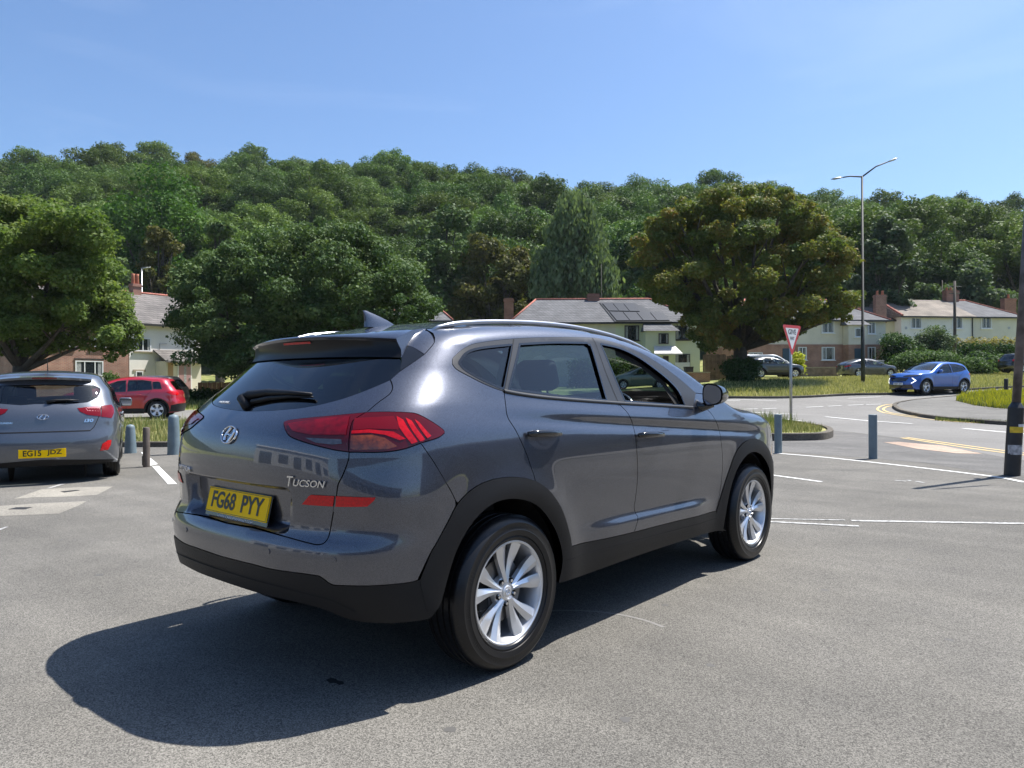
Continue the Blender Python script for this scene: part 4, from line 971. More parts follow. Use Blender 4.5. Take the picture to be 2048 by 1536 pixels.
for i_ in range(9):
    u_, v_ = [(1330, 1210), (1420, 1330), (1820, 1120), (1250, 1440), (1650, 1180), (200, 1150), (900, 1460), (1900, 1280), (120, 1080)][i_]; cx_, cy_ = G(u_, v_); q_ = [(cx_+RR_.uniform(.012, .035)*math.cos(t), cy_+RR_.uniform(.012, .035)*math.sin(t)) for t in np.linspace(0, 5.6, 9)]; sheet('oil_drip', q_, mat('oil_drip', (.075, .072, .068), .7), .0008, .05)
# kerbs as lines of separate stones cut into one run
def kerb(name, pts, h, wd, label, m=None, z=0.0, closed=False):
    p = smooth_poly(pts, closed, 8) if len(pts) > 2 else resample(np.array(pts), .9, False); t = np.gradient(p, axis=0); t /= np.linalg.norm(t, axis=1, keepdims=True)+1e-9; nn = np.stack([-t[:, 1], t[:, 0]], 1)
    prof = [(-wd/2, -.1), (-wd/2, h-.015), (-wd/2+.015, h), (wd/2, h), (wd/2, -.1)]; R = len(prof); v = []
    for (x, y), q in zip(p, nn):
        g = gz(x, y)+z
        for o_, zz in prof: v.append((x+q[0]*o_, y+q[1]*o_, g+zz))
    f = [(i*R+j, (i+1)*R+j, (i+1)*R+j+1, i*R+j+1) for i in range(len(p)-1) for j in range(R-1)]+[tuple(range(R))[::-1], tuple((len(p)-1)*R+j for j in range(R))]
    return tag(mk(name, v, f, m or M_kerb), label, 'kerb')
kerb('kerb', GP((1380, 882.5), (1500, 881.5), (1600, 881), (1645, 879), (1661, 872), (1650, 864), (1622, 858.5), (1570, 849.5)), .165, .13, 'rounded kerb round the end of the grass island by the give way sign')
kerb('kerb', RD([(-13.0, 15.4), (-3.2, 15.4)]), .11, .13, 'dark low kerb along the grass strip behind the blue bollards')
kerb('kerb', GP((1400, 797.5), (1500, 797), (1600, 796), (1700, 791), (1800, 789), (1950, 780), (2060, 774)), .11, .14, 'far kerb between the road and the long grass verge')
pav = GP((1792, 815), (1800, 809.5), (1830, 804), (1880, 799), (1950, 793), (2060, 788), (2060, 851), (2000, 848.5), (1920, 842), (1850, 834), (1806, 824))
sheet('pavement', pav, A_pav, .10, .8)
kerb('kerb', GP((2060, 788), (1950, 792.5), (1880, 798.5), (1830, 803.5), (1798, 809), (1789, 815), (1803, 824.5), (1850, 835), (1920, 843), (2000, 849.5), (2060, 852)), .115, .14, 'curved kerb edging the pavement corner beside the double yellow lines')
# grass tufts
def blades(name, polys, n, h, wd, cols, label=None, seed=1, base=0.0, lean=.5, kind='stuff'):
    R = np.random.RandomState(seed); P = []
    for poly in polys:
        poly = np.array(poly); mn, mx = poly.min(0), poly.max(0); need = n//len(polys); got = []
        while sum(map(len, got)) < need:
            q = mn+(mx-mn)*R.rand(need*2, 2); got.append(q[inside(poly, q)])
        P.append(np.concatenate(got)[:need])
    P = np.concatenate(P); n = len(P); Z = np.array([gz(x, y) for x, y in P])+base
    a = R.rand(n)*2*math.pi; hh = h*(.45+.8*R.rand(n)**1.5); ln = lean*hh*(R.rand(n)-.2); b = R.rand(n)*2*math.pi
    w2 = wd*(.6+.8*R.rand(n))/2
    X0 = np.stack([P[:, 0]-np.cos(a)*w2, P[:, 1]-np.sin(a)*w2, Z], 1); X1 = np.stack([P[:, 0]+np.cos(a)*w2, P[:, 1]+np.sin(a)*w2, Z], 1)
    T = np.stack([P[:, 0]+np.cos(b)*ln, P[:, 1]+np.sin(b)*ln, Z+hh], 1); Mm = (X0+X1)/2*.5+T*.5; Mm[:, 2] += hh*.08
    V_ = np.stack([X0, X1, Mm+(X1-X0)*.35, T, Mm-(X1-X0)*.35], 1).reshape(-1, 3)
    me = bpy.data.meshes.new(name); me.vertices.add(len(V_)); me.vertices.foreach_set('co', V_.ravel()); me.loops.add(5*n); me.loops.foreach_set('vertex_index', np.arange(5*n)); me.polygons.add(n); me.polygons.foreach_set('loop_start', np.arange(n)*5); me.polygons.foreach_set('loop_total', np.full(n, 5))
    at = me.attributes.new('tint', 'FLOAT', 'FACE'); at.data.foreach_set('value', R.rand(n)); me.update(); me.validate()
    me.materials.append(leaf_mat(name+'_leaf', cols, .18)); o = bpy.data.objects.new(name, me); C.objects.link(o)
    if kind: o['kind'] = kind
    return o
def leaf_mat(name, cols, trans=.35, objvar=0.0, nz_=0.0):
    m = bpy.data.materials.new(name); m.use_nodes = True; nt = m.node_tree; nt.nodes.clear(); L = nt.links.new
    out = nt.nodes.new('ShaderNodeOutputMaterial'); at = nt.nodes.new('ShaderNodeAttribute'); at.attribute_name = 'tint'
    r = nt.nodes.new('ShaderNodeValToRGB'); e = r.color_ramp.elements; e[0].color = (*cols[0], 1); e[1].color = (*cols[-1], 1)
    for i, c in enumerate(cols[1:-1]): k = e.new((i+1)/(len(cols)-1)); k.color = (*c, 1)
    L(at.outputs['Fac'], r.inputs[0]); col = r.outputs[0]
    if objvar:
        oi = nt.nodes.new('ShaderNodeObjectInfo'); h = nt.nodes.new('ShaderNodeHueSaturation')
        mr = nt.nodes.new('ShaderNodeMapRange'); mr.inputs['To Min'].default_value = .5-.022*objvar; mr.inputs['To Max'].default_value = .5+.012*objvar; L(oi.outputs['Random'], mr.inputs[0]); L(mr.outputs[0], h.inputs['Hue'])
        m2 = nt.nodes.new('ShaderNodeMath'); m2.operation = 'MULTIPLY_ADD'; m2.inputs[1].default_value = 7.31; m2.inputs[2].default_value = .3; L(oi.outputs['Random'], m2.inputs[0]); m3 = nt.nodes.new('ShaderNodeMath'); m3.operation = 'FRACT'; L(m2.outputs[0], m3.inputs[0])
        mr2 = nt.nodes.new('ShaderNodeMapRange'); mr2.inputs['To Min'].default_value = 1-.38*objvar; mr2.inputs['To Max'].default_value = 1+.45*objvar; L(m3.outputs[0], mr2.inputs[0]); L(mr2.outputs[0], h.inputs['Value']); L(col, h.inputs['Color']); col = h.outputs[0]
    df = nt.nodes.new('ShaderNodeBsdfPrincipled'); df.inputs['Roughness'].default_value = .6; df.inputs['Specular IOR Level'].default_value = .14; L(col, df.inputs['Base Color'])
    tr = nt.nodes.new('ShaderNodeBsdfTranslucent'); gm = nt.nodes.new('ShaderNodeMix'); gm.data_type = 'RGBA'; gm.blend_type = 'MULTIPLY'; gm.inputs['Factor'].default_value = 1; gm.inputs['B'].default_value = (1.2, 1.3, .6, 1); L(col, gm.inputs['A']); L(gm.outputs['Result'], tr.inputs[0])
    x = nt.nodes.new('ShaderNodeMixShader'); x.inputs[0].default_value = trans; L(df.outputs[0], x.inputs[1]); L(tr.outputs[0], x.inputs[2]); L(x.outputs[0], out.inputs[0]); return m
GR = [(.13, .15, .05), (.21, .22, .085), (.34, .31, .15), (.46, .40, .22)]; GG = [(.10, .14, .045), (.15, .19, .065), (.22, .24, .09), (.32, .30, .14)]
isl = GP((1450, 841), (1520, 844.5), (1610, 858), (1648, 867), (1640, 875), (1560, 877), (1480, 878), (1400, 878))
blades('island_grass', [isl], 6000, .15, .016, GR, seed=3, base=.11); blades('island_weeds', [GP((1480, 845), (1560, 852), (1600, 860), (1520, 865), (1450, 860))], 900, .36, .014, GG, seed=4, base=.11)
strip = RD([(-13, 15.5), (-3, 15.5), (1, 20), (1, 24.8), (-16, 24.8)])
sheet('verge', strip, M_turf, .05, 1.5)
blades('verge_grass', [strip], 26000, .17, .02, GR, seed=5, base=.04); blades('verge_weeds', [RD([(-11, 19), (-6, 19), (-6.5, 24), (-13, 24)])], 1500, .32, .02, GG, seed=6, base=.04)
fv = GP((1400, 795), (1600, 793.5), (1700, 788), (1800, 786), (1950, 777), (2060, 772), (2060, 745), (1900, 748), (1780, 752), (1600, 757), (1440, 762))
blades('far_verge_grass', [fv], 46000, .23, .04, [(.22, .23, .08), (.34, .33, .13), (.50, .45, .21), (.62, .55, .30)], seed=7, base=-.06, lean=.7)
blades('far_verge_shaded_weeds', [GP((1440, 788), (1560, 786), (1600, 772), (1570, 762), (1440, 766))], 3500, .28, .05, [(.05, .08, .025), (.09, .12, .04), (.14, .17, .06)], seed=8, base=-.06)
blades('lawn_grass', [RD([(-20, 33), (-2, 35), (2, 46), (-24, 46)])], 9000, .25, .05, GG, seed=9, base=-.06)
yf_ = GP((1912, 806), (1925, 797), (1960, 791), (2060, 787), (2060, 826), (2000, 822), (1950, 816))
blades('pavement_grass', [yf_], 9000, .19, .025, GG, seed=10, base=.09); blades('yellow_wildflowers', [yf_], 6500, .26, .03, [(.20, .24, .05), (.50, .46, .04), (.70, .62, .05)], seed=11, base=.10)
blades('kerb_weeds', [GP((1870, 838), (2060, 850), (2060, 853.5), (1870, 841))], 1500, .12, .03, GG, seed=12, base=0)
# ------------------------------------------------------------------ bollards, posts, sign, lamp
M_bol = mat('bollard_paint', (.125, .17, .195), .55, var=.12, vscale=9); M_brown = mat('post_brown', (.10, .08, .065), .6, var=.2, vscale=14); M_galv = mat('galvanised', (.35, .36, .37), .42, .8, var=.12, vscale=12)
def bollard_round(u, vb, h, r0, r1, label):
    x, y = G(u, vb); b = MB(); b.lathe([(r0, 0), (r0*.97, .05), ((r0+r1)/2, h*.5), (r1, h-r1*.9), (r1*.93, h-r1*.55), (r1*.7, h-r1*.2), (r1*.35, h-.01), (0, h)], 24); o = b.build('bollard', M_bol, auto=1.0); o.location = (x, y, 0); return tag(o, label, 'bollard')
bollard_round(261, 906, .545, .108, .080, 'shorter blue grey domed bollard beside the parked grey hatchback')
bollard_round(347.5, 909, .745, .112, .094, 'taller blue grey domed bollard near the tail of the grey SUV')
def bollard_flat(u, vb, h, r, label):
    x, y = G(u, vb); b = MB(); b.lathe([(r, -.02), (r, h-.004), (r-.004, h), (0, h)], 28); o = b.build('bollard', mat('bollard_grey', (.13, .175, .20), .5, var=.1, vscale=8), auto=.6); o.location = (x, y, 0); return tag(o, label, 'bollard')
bollard_flat(1556.5, 906.5, .70, .066, 'flat topped blue grey bollard in front of the grass island'); bollard_flat(1746, 917.5, .735, .067, 'flat topped blue grey bollard standing alone on the entrance apron')
x, y = G(293, 934); pr = empty('parking_post', (x, y, 0), 0, 'thin brown folding parking post with a padlock at its foot', 'post'); b = MB(); b.lathe([(.052, 0), (.052, .60), (.045, .62), (0, .625)], 20); b.build('post', M_brown, pr, auto=.6)
b = MB(); b.box(-.10, -.06, -.03, .03, .02, .17, 0, None, .008); b.tube([(-.08, 0, .15), (-.075, 0, .20), (-.05, 0, .21)], .012, 8); b.build('padlock', M_iron, pr, auto=.6)
# give way sign
p0 = G(1582, 846); sg_ = empty('give_way_sign', (p0[0], p0[1], gz(*p0)), 0, 'red and white triangular give way sign on a grey post in the island', 'road sign')
dS = rd(*p0)[1]
b = MB(); b.tube([(0, 0, -.05), (0, 0, 2.75)], .043, 16); b.build('post', M_galv, sg_, smooth=True)
tx = CR*-1; Mz = Matrix.Identity(4)
face = Vector((-CF[0], -CF[1], 0)).normalized(); ang = math.atan2(face.x, -face.y)
lookM = Matrix.Rotation(math.atan2(RH[1], RH[0])+math.radians(40), 4, 'Z')
M_sr = mat('sign_red', (.50, .02, .03), .4); M_sw = mat('sign_white', (.68, .68, .67), .45); M_sb = mat('sign_black', (.02, .02, .02), .5)
def tri(s_, rnd_, y0, y1, name, m, cz):
    H_ = s_*math.sqrt(3)/2; cs = [(-s_/2, H_/3), (s_/2, H_/3), (0, -2*H_/3)]; P = []
    for i in range(3):
        c_ = Vector(cs[i]); d0 = Vector((0, 0)); cc = c_*(1-rnd_/ (H_/3)); a0 = [math.pi/2, -math.pi/6, -5*math.pi/6][i]
        st_ = {0: (math.pi/2, math.pi/2+2*math.pi/3), 1: (-math.pi/6, math.pi/2), 2: (math.pi+math.pi/6, 2*math.pi-math.pi/6)}[i]
        A = np.linspace(st_[0], st_[1], 7)
        if i == 1: A = A[::-1]; 
        P.append([(cc.x+rnd_*math.cos(a), cc.y+rnd_*math.sin(a)) for a in A])
    pl = P[0]+P[2]+P[1][::-1]; 
    v = [lookM@Vector((x, y0, z+cz)) for x, z in pl]+[lookM@Vector((x, y1, z+cz)) for x, z in pl]; n = len(pl)
    b = MB(); b.add(v, [tuple(range(n)), tuple(range(n, 2*n))[::-1]]+[(i, (i+1) % n, n+(i+1) % n, n+i) for i in range(n)]); return b.build(name, m, sg_)
zc_ = 2.73+.0
tri(1.12, .05, -.050, -.046, 'sign_face', M_sr, zc_); tri(.78, .015, -.053, -.0505, 'sign_field', M_sw, zc_+.005)
tri(1.12, .05, -.045, -.041, 'sign_back', M_galv, zc_)
Mt = lookM@Matrix.Translation((0, -.054, zc_))@Matrix.Rotation(math.pi/2, 4, 'X')
put_text('GIVE', 'sign_lettering', Mt@Matrix.Translation((0, .115, 0)), M_sb, sg_, .46, .16, .001, bold=.02); put_text('WAY', 'sign_lettering', Mt@Matrix.Translation((0, -.085, 0)), M_sb, sg_, .26, .11, .001, bold=.02)
# painted pole on the right
p0 = G(2024, 951); pp = empty('striped_pole', (p0[0], p0[1], 0), 0, 'leaning black pole with a thick base and yellow sticker at the right edge', 'pole')
dP = rd(*p0)[1]; s1 = dP/FPX
rt = Vector((RH[0], RH[1], 0))
M_pblk = mat('pole_black', (.014, .014, .016), .45, var=.4, vscale=9); M_pole = mat('pole_weathered', (.10, .085, .085), .5, .2, var=.5, vscale=6)
tilt = .040
b = MB(); b.tube([rt*0+Vector((0, 0, 0)), rt*(.92*tilt*1.6)+Vector((0, 0, .92))], [.098, .096], 20); b.tube([rt*(.92*tilt*1.6)+Vector((0, 0, .92)), rt*(.99*tilt*1.6)+Vector((0, 0, .99))], [.096, .056], 20); b.build('pole_base', M_pblk, pp, auto=.6)
b = MB(); b.tube([rt*(.98*tilt*1.6)+Vector((0, 0, .98)), rt*(.02+4.7*tilt*1.55)+Vector((0, 0, 4.7))], [.054, .050], 16); b.build('pole_shaft', M_pole, pp, smooth=True)
def band(z0, z1, m, name, a0, a1, r=.1):
    b = MB(); b.lathe([(r, z0), (r, z1)], 14, 0, 'Z', Matrix.Translation(rt*((z0+z1)/2*tilt*1.6)), a0, a1); b.build(name, m, pp, fix=False)
fa = math.atan2(-DH[1], -DH[0])
band(.585, .665, mat('sticker_yellow', (.62, .42, .02), .5, var=.2, vscale=20), 'sticker', fa-1.2, fa+.7); band(.29, .42, mat('sticker_torn', (.30, .30, .31), .7, var=.6, vscale=18), 'sticker', fa-1.3, fa+1.2); band(.665, .70, mat('sticker_white', (.6, .6, .6), .6), 'sticker', fa-.2, fa+1.3)
b = MB(); Rm = Matrix.Translation(rt*(-.075)+Vector((0, 0, 1.24))); b.box(-.022, .022, -.04, .04, -.075, .075, 0, Rm, .01); b.build('cable_box', M_pblk, pp)
sp_top = MB(); Ms_ = Matrix.Translation(rt*.74+Vector((0, 0, 4.30)))@Matrix.Rotation(math.atan2(RH[1], RH[0])+.35, 4, 'Z'); sp_top.box(-.42, .42, -.01, .01, -.20, .20, 0, Ms_, .004); sp_top.build('name_board', M_sw, pp)
# twin-arm lamp
p0 = V(*[(1726-1024)/FPX*45, 45]); zb = gz(p0.x, p0.y); lp = empty('street_lamp', (p0.x, p0.y, zb), 0, 'tall dark street lamp with two arms above the grass verge', 'street lamp')
def LZ(v_, d_=45, u_=1726): return float(atpx(u_, v_, d_).z)-zb
M_lp = mat('lamp_post_green', (.022, .027, .024), .6)
zt = LZ(352); b = MB(); b.tube([(0, 0, -.2), (0, 0, 1.6), (0, 0, 1.62), (0, 0, 3.4), (0, 0, 3.42), (0, 0, zt)], [.125, .12, .115, .11, .085, .06], 12); b.build('post', M_lp, lp, smooth=True)
for (ue, ve, um, vm) in ((1684, 355, 1700, 352.5), (1775, 324, 1752, 333)):
    e_ = atpx(ue, ve, 45)-Vector((p0.x, p0.y, zb)); m_ = atpx(um, vm, 45)-Vector((p0.x, p0.y, zb)); b = MB(); b.tube([(0, 0, zt-.05), m_, e_], [.05, .042, .036], 8); ar = b.build('arm', M_lp, lp, smooth=True)
    dr = (e_-m_).normalized(); b = MB(); L_ = [(e_-dr*.05), e_+dr*.15, e_+dr*.45, e_+dr*.68]; b.tube(L_, [.05, .10, .13, .03], 10, flat=.5); b.build('lamp_head', M_galv, ar, smooth=True)
# second, distant lamp and utility poles
def pole(u, v0, v1, d_, r0, label, name='utility_pole', cross=True):
    p = atpx(u, v0, d_); z0 = gz(p.x, p.y); t = atpx(u, v1, d_).z-z0; o = empty(name, (p.x, p.y, z0), 0, label, 'pole'); b = MB(); b.tube([(0, 0, -.3), (0, 0, t)], [r0, r0*.7], 10); b.build('pole', mat('pole_wood', (.07, .06, .05), .85, var=.3, vscale=3), o, smooth=True)
    if cross:
        b = MB(); a = Vector((RH[0], RH[1], 0)); b.tube([a*-.6+Vector((0, 0, t-.5)), a*.6+Vector((0, 0, t-.5))], .05, 6); b.tube([a*-.5+Vector((0, 0, t-1.1)), a*.5+Vector((0, 0, t-1.1))], .04, 6); b.build('crossarm', M_lp, o)
    return o
pole(1910, 745, 562, 66, .15, 'dark utility pole in front of the pale row of houses')
pole(1885, 700, 560, 82, .07, 'very thin mast rising behind the pale row of houses', 'mast', False)
pole(1203, 605, 528, 66, .035, 'slim aerial mast rising behind the roof with solar panels', 'mast', False)
p0 = atpx(284, 640, 62); z0 = gz(p0.x, p0.y); o = empty('street_lamp', (p0.x, p0.y, z0), 0, 'grey street lamp rising behind the white house chimney', 'street lamp'); t = atpx(284, 537, 62).z-z0
b = MB(); b.tube([(0, 0, 0), (0, 0, t)], [.09, .05], 8); b.build('post', M_galv, o, smooth=True); b = MB(); a = Vector((RH[0], RH[1], 0)); b.tube([Vector((0, 0, t)), a*.5+Vector((0, 0, t+.08))], [.05, .05], 8); b.tube([a*.3+Vector((0, 0, t+.05)), a*.75+Vector((0, 0, t+.1))], [.08, .06], 8, flat=.5); b.build('lamp_head', M_galv, o, smooth=True)
# ------------------------------------------------------------------ houses
def brickmat(name, c1, c2, mortar, sw, sh_, msz=.012, rough=.85, bump=.3, var=.25, vs_=1.2):
    m = bpy.data.materials.new(name); m.use_nodes = True; nt = m.node_tree; b = nt.nodes['Principled BSDF']; b.inputs['Roughness'].default_value = rough; L = nt.links.new
    tc = nt.nodes.new('ShaderNodeTexCoord'); s = nt.nodes.new('ShaderNodeSeparateXYZ'); L(tc.outputs['Object'], s.inputs[0]); a = nt.nodes.new('ShaderNodeMath'); a.operation = 'ADD'; L(s.outputs[0], a.inputs[0]); L(s.outputs[1], a.inputs[1]); c = nt.nodes.new('ShaderNodeCombineXYZ'); L(a.outputs[0], c.inputs[0]); L(s.outputs[2], c.inputs[1])
    t = nt.nodes.new('ShaderNodeTexBrick'); t.inputs['Scale'].default_value = 1; t.inputs['Brick Width'].default_value = sw; t.inputs['Row Height'].default_value = sh_; t.inputs['Mortar Size'].default_value = msz
    t.inputs['Color1'].default_value = (*c1, 1); t.inputs['Color2'].default_value = (*c2, 1); t.inputs['Mortar'].default_value = (*mortar, 1); L(c.outputs[0], t.inputs['Vector'])
    n = nt.nodes.new('ShaderNodeTexNoise'); n.inputs['Scale'].default_value = vs_; n.inputs['Detail'].default_value = 6; L(tc.outputs['Object'], n.inputs['Vector']); r = nt.nodes.new('ShaderNodeValToRGB'); r.color_ramp.elements[0].position = .3; r.color_ramp.elements[1].position = .7; r.color_ramp.elements[0].color = (1-var,)*3+(1,); r.color_ramp.elements[1].color = (1+var,)*3+(1,); L(n.outputs['Fac'], r.inputs[0])
    x = nt.nodes.new('ShaderNodeMix'); x.data_type = 'RGBA'; x.blend_type = 'MULTIPLY'; x.inputs['Factor'].default_value = 1; L(t.outputs['Color'], x.inputs['A']); L(r.outputs[0], x.inputs['B']); L(x.outputs['Result'], b.inputs['Base Color'])
    return m
B_red = brickmat('red_brick', (.27, .105, .07), (.34, .15, .10), (.30, .26, .22), .225, .075); B_dk = brickmat('chimney_brick', (.25, .09, .06), (.32, .13, .085), (.2, .16, .13), .225, .075)
R_grey = brickmat('slate_roof', (.105, .108, .113), (.14, .14, .146), (.06, .06, .065), .30, .17, .02, .95, var=.18); R_brown = brickmat('tiled_roof', (.11, .098, .092), (.15, .135, .125), (.06, .055, .05), .30, .17, .02, .8, var=.35, vs_=.7); R_old = brickmat('old_tiled_roof', (.15, .128, .104), (.20, .17, .14), (.085, .07, .058), .30, .17, .02, .85, var=.4, vs_=.6)
W_white = mat('render_white', (.76, .73, .68), .9, var=.06, vscale=.8); W_cream = mat('render_cream', (.64, .60, .50), .9, var=.08, vscale=.8); W_green = mat('render_green', (.56, .60, .44), .9, var=.05, vscale=.7); W_beige = mat('render_beige', (.58, .56, .48), .9, var=.06, vscale=.7); W_pale = mat('render_pale', (.70, .69, .63), .9, var=.06, vscale=.7); W_yell = mat('render_yellow', (.60, .56, .38), .9, var=.06, vscale=.7)
F_white = mat('upvc_white', (.72, .73, .74), .4); F_brown = mat('frame_brown', (.035, .03, .028), .45); M_ridge = mat('ridge_tile', (.30, .10, .07), .8, var=.3, vscale=6); M_pot = mat('chimney_pot', (.36, .13, .075), .8, var=.2, vscale=5); M_curt = mat('curtain', (.30, .31, .31), .9, var=.3, vscale=14); M_gut = mat('gutter', (.03, .03, .03), .5)
M_pinkd = mat('door_pink', (.36, .21, .21), .5); M_blued = mat('door_blue', (.02, .05, .085), .4); M_stone = mat('lintel_stone', (.34, .29, .22), .85, var=.15, vscale=5)
class House:
    def __init__(s, label, uA, dA, uB, dB, vbase, cat='house', D=8.0):
        a = atpx(uA, vbase, dA); b = atpx(uB, vbase, dB); s.z0 = min(a.z, gz(a.x, a.y))-.1
        s.a = Vector((a.x, a.y, s.z0)); s.w = (Vector((b.x, b.y, 0))-Vector((a.x, a.y, 0))).length; s.rz = math.atan2(b.y-a.y, b.x-a.x); s.D = D
        s.uA, s.uB, s.dA, s.dB = uA, uB, dA, dB; s.root = empty('house', s.a, s.rz, label, cat); s.Mi = (Matrix.Translation(s.a)@Matrix.Rotation(s.rz, 4, 'Z')).inverted()
    def P(s, u, v, y=0.0):            # facade point (local x, z) seen at pixel (u, v)
        k = Vector(CF + (u-1024)/FPX*CR - (v-768)/FPX*CU); o = s.Mi@Vector(CAM); d = s.Mi.to_3x3()@k; t = (y-o.y)/d.y; p = o+d*t; return p.x, p.z
    def win(s, u0, v0, u1, v1, fm, y=0.0, mull=(), cols=None, sill=True, pane=None, cross=None, name='window', parent=None, curtain=True):
        x0, zt = s.P(u0, v0, y); x1, _ = s.P(u1, v0, y); _, zb = s.P(u0, v1, y); f = MB(); t = .07
        f.box(x0, x1, y-.05, y+.02, zt-t, zt); f.box(x0, x1, y-.05, y+.02, zb, zb+t); f.box(x0, x0+t, y-.05, y+.02, zb+t, zt-t); f.box(x1-t, x1, y-.05, y+.02, zb+t, zt-t)
        for q in mull: xm = x0+(x1-x0)*q; f.box(xm-.03, xm+.03, y-.045, y+.02, zb+t, zt-t)
        if cross: zc = zb+(zt-zb)*cross[0]; f.box(x0+t+(x1-x0-2*t)*cross[1], x0+t+(x1-x0-2*t)*cross[2], y-.042, y+.02, zc-.03, zc+.03)
        w_ = f.build(name, fm, parent or s.root); p = MB(); p.box(x0+t, x1-t, y-.018, y+.01, zb+t, zt-t); p.build('pane', pane or G_house, w_)
        if curtain:
            ww = x1-x0; c = MB(); c.box(x0+t, x0+t+ww*.17, y-.020, y-.0185, zb+t, zt-t); c.build('curtain', M_curt, w_); c = MB(); c.box(x1-t-ww*.15, x1-t, y-.020, y-.0185, zb+t, zt-t); c.build('curtain', M_curt, w_)
        if sill: q = MB(); q.box(x0-.08, x1+.08, y-.12, y+.02, zb-.07, zb-.002); q.build('sill', fm if sill is True else sill, w_)
        return w_
    def wall(s, x0, x1, y0, y1, z0, z1, m, name='wall'):
        b = MB(); b.box(x0, x1, y0, y1, z0, z1); return b.build(name, m, s.root)
    def roof(s, x0, x1, y0, y1, ze, zr, m, hipL=0.0, hipR=0.0, oh=.28, ridge=True, name='roof', fascia=None):
        ym = (y0+y1)/2; k = (zr-ze)/(ym-y0+oh); X0, X1, Y0, Y1 = x0-oh, x1+oh, y0-oh, y1+oh; r0, r1 = X0+hipL, X1-hipR
        b = MB(); v = [(X0, Y0, ze), (X1, Y0, ze), (X1, Y1, ze), (X0, Y1, ze), (r0, ym, zr), (r1, ym, zr)]
        f = [(0, 1, 5, 4), (2, 3, 4, 5), (1, 2, 5), (3, 0, 4)]; b.add(v, f); b.add([(p[0], p[1], p[2]-.12) for p in v], [q[::-1] for q in f]); b.add(v[:4]+[(p[0], p[1], p[2]-.12) for p in v[:4]], [(0, 4, 5, 1), (1, 5, 6, 2), (2, 6, 7, 3), (3, 7, 4, 0)])
        o = b.build(name, m, s.root, fix=False)
        g = MB(); g.box(X0+.02, X1-.02, Y0-.07, Y0-.002, ze-.16, ze-.04); g.build('gutter', fascia or M_gut, o)
        if ridge:
            c = MB(); c.tube([(r0, ym, zr+.02), (r1, ym, zr+.02)], .09, 8)
            if hipL > .3: c.tube([(X0, Y0, ze+.03), (r0, ym, zr+.03)], .08, 6)
            if hipR > .3: c.tube([(X1, Y0, ze+.03), (r1, ym, zr+.03)], .08, 6)
            c.build('ridge_tiles', M_ridge, o, smooth=True)
        return o
    def chimney(s, u0, u1, vt, vb, y, pots=2, m=None, potv=None, dw=.6):
        x0, zt = s.P(u0, vt, y); x1, _ = s.P(u1, vt, y); _, zb = s.P(u0, vb, y); b = MB(); b.box(x0, x1, y-dw/2, y+dw/2, zb-.8, zt); b.box(x0-.05, x1+.05, y-dw/2-.05, y+dw/2+.05, zt-.22, zt-.10); o = b.build('chimney', m or B_dk, s.root)
        for i in range(pots):
            xc = x0+(x1-x0)*(i+.5)/pots; h = .35 if potv is None else potv; p = MB(); p.lathe([(.11, 0), (.13, .05), (.10, h*.8), (.125, h), (.08, h)], 10, 0, 'Z', Matrix.Translation((xc, y, zt))); p.build('chimney_pot', M_pot, o, smooth=True)
        return o
    def E(s, v, u=None): return s.P(u or s.uA, v)[1]
# white rendered house and its brick neighbour on the left
h = House('white rendered house with a pink front door, left of the large dark tree', 259, 48, 402, 52, 790, D=8); ze = h.E(645); zr = ze+2.45
h.wall(0, h.w, 0, 8, -.5, ze, W_white); h.roof(.3, h.w, 0, 8, ze, zr, R_brown, 0, 0, .28)
h.win(269, 675, 301.5, 702, F_white, mull=(.5,), sill=M_stone); h.win(271, 742, 286, 760, F_white, sill=None, curtain=False); x0, z0 = h.P(266, 739); x1, z1 = h.P(291, 743.5); b = MB(); b.box(x0, x1, -.04, .02, z1, z0); b.build('lintel', M_stone, h.root)
b = MB(); x, _ = h.P(319, 700); _, z1 = h.P(319, 687); _, z2 = h.P(319, 752); b.tube([(x+.5, -.04, z1), (x, -.04, z1), (x, -.04, z2)], .018, 6); b.build('cable', M_galv, h.root)
h.chimney(262, 278.5, 567, 588, 4.0, 2, potv=.7)
x0, zp = h.P(333, 722, -1.4); x1, _ = h.P(402, 722, -1.4); _, zt_p = h.P(333, 700, 0); b = MB(); b.box(x0, x1, -1.4, -.002, -.4, zp); pw_ = b.build('porch', W_cream, h.root)
b = MB(); b.add([(x0-.15, -1.65, zp), (x1+.15, -1.65, zp), (x1+.15, -.01, zt_p), (x0-.15, -.01, zt_p), (x0-.15, -1.65, zp-.1), (x1+.15, -1.65, zp-.1), (x1+.15, -.01, zt_p-.1), (x0-.15, -.01, zt_p-.1)], [(0, 1, 2, 3), (7, 6, 5, 4), (0, 4, 5, 1), (1, 5, 6, 2), (3, 7, 4, 0)]); b.build('porch_roof', R_brown, h.root)
xa, za = h.P(357, 727, -1.42); xb, _ = h.P(381, 727, -1.42); _, zb = h.P(357, 786, -1.42); b = MB(); b.box(xa, xb, -1.46, -1.402, zb, za); dr = b.build('door', M_pinkd, h.root); b = MB(); b.box(xa+(xb-xa)*.42, xa+(xb-xa)*.62, -1.466, -1.461, zb+(za-zb)*.35, za-.15); b.build('glazing', M_curt, dr)
b = MB(); b.box(xa-.07, xa-.002, -1.45, -1.402, zb, za+.07); b.box(xb+.002, xb+.07, -1.45, -1.402, zb, za+.07); b.box(xa-.002, xb+.002, -1.45, -1.402, za+.003, za+.07); b.build('door_frame', F_white, dr); b = MB(); b.box(xb-.12, xb-.05, -1.50, -1.462, zb+.9, zb+1.02, bev=.01); b.build('handle', M_galv, dr)
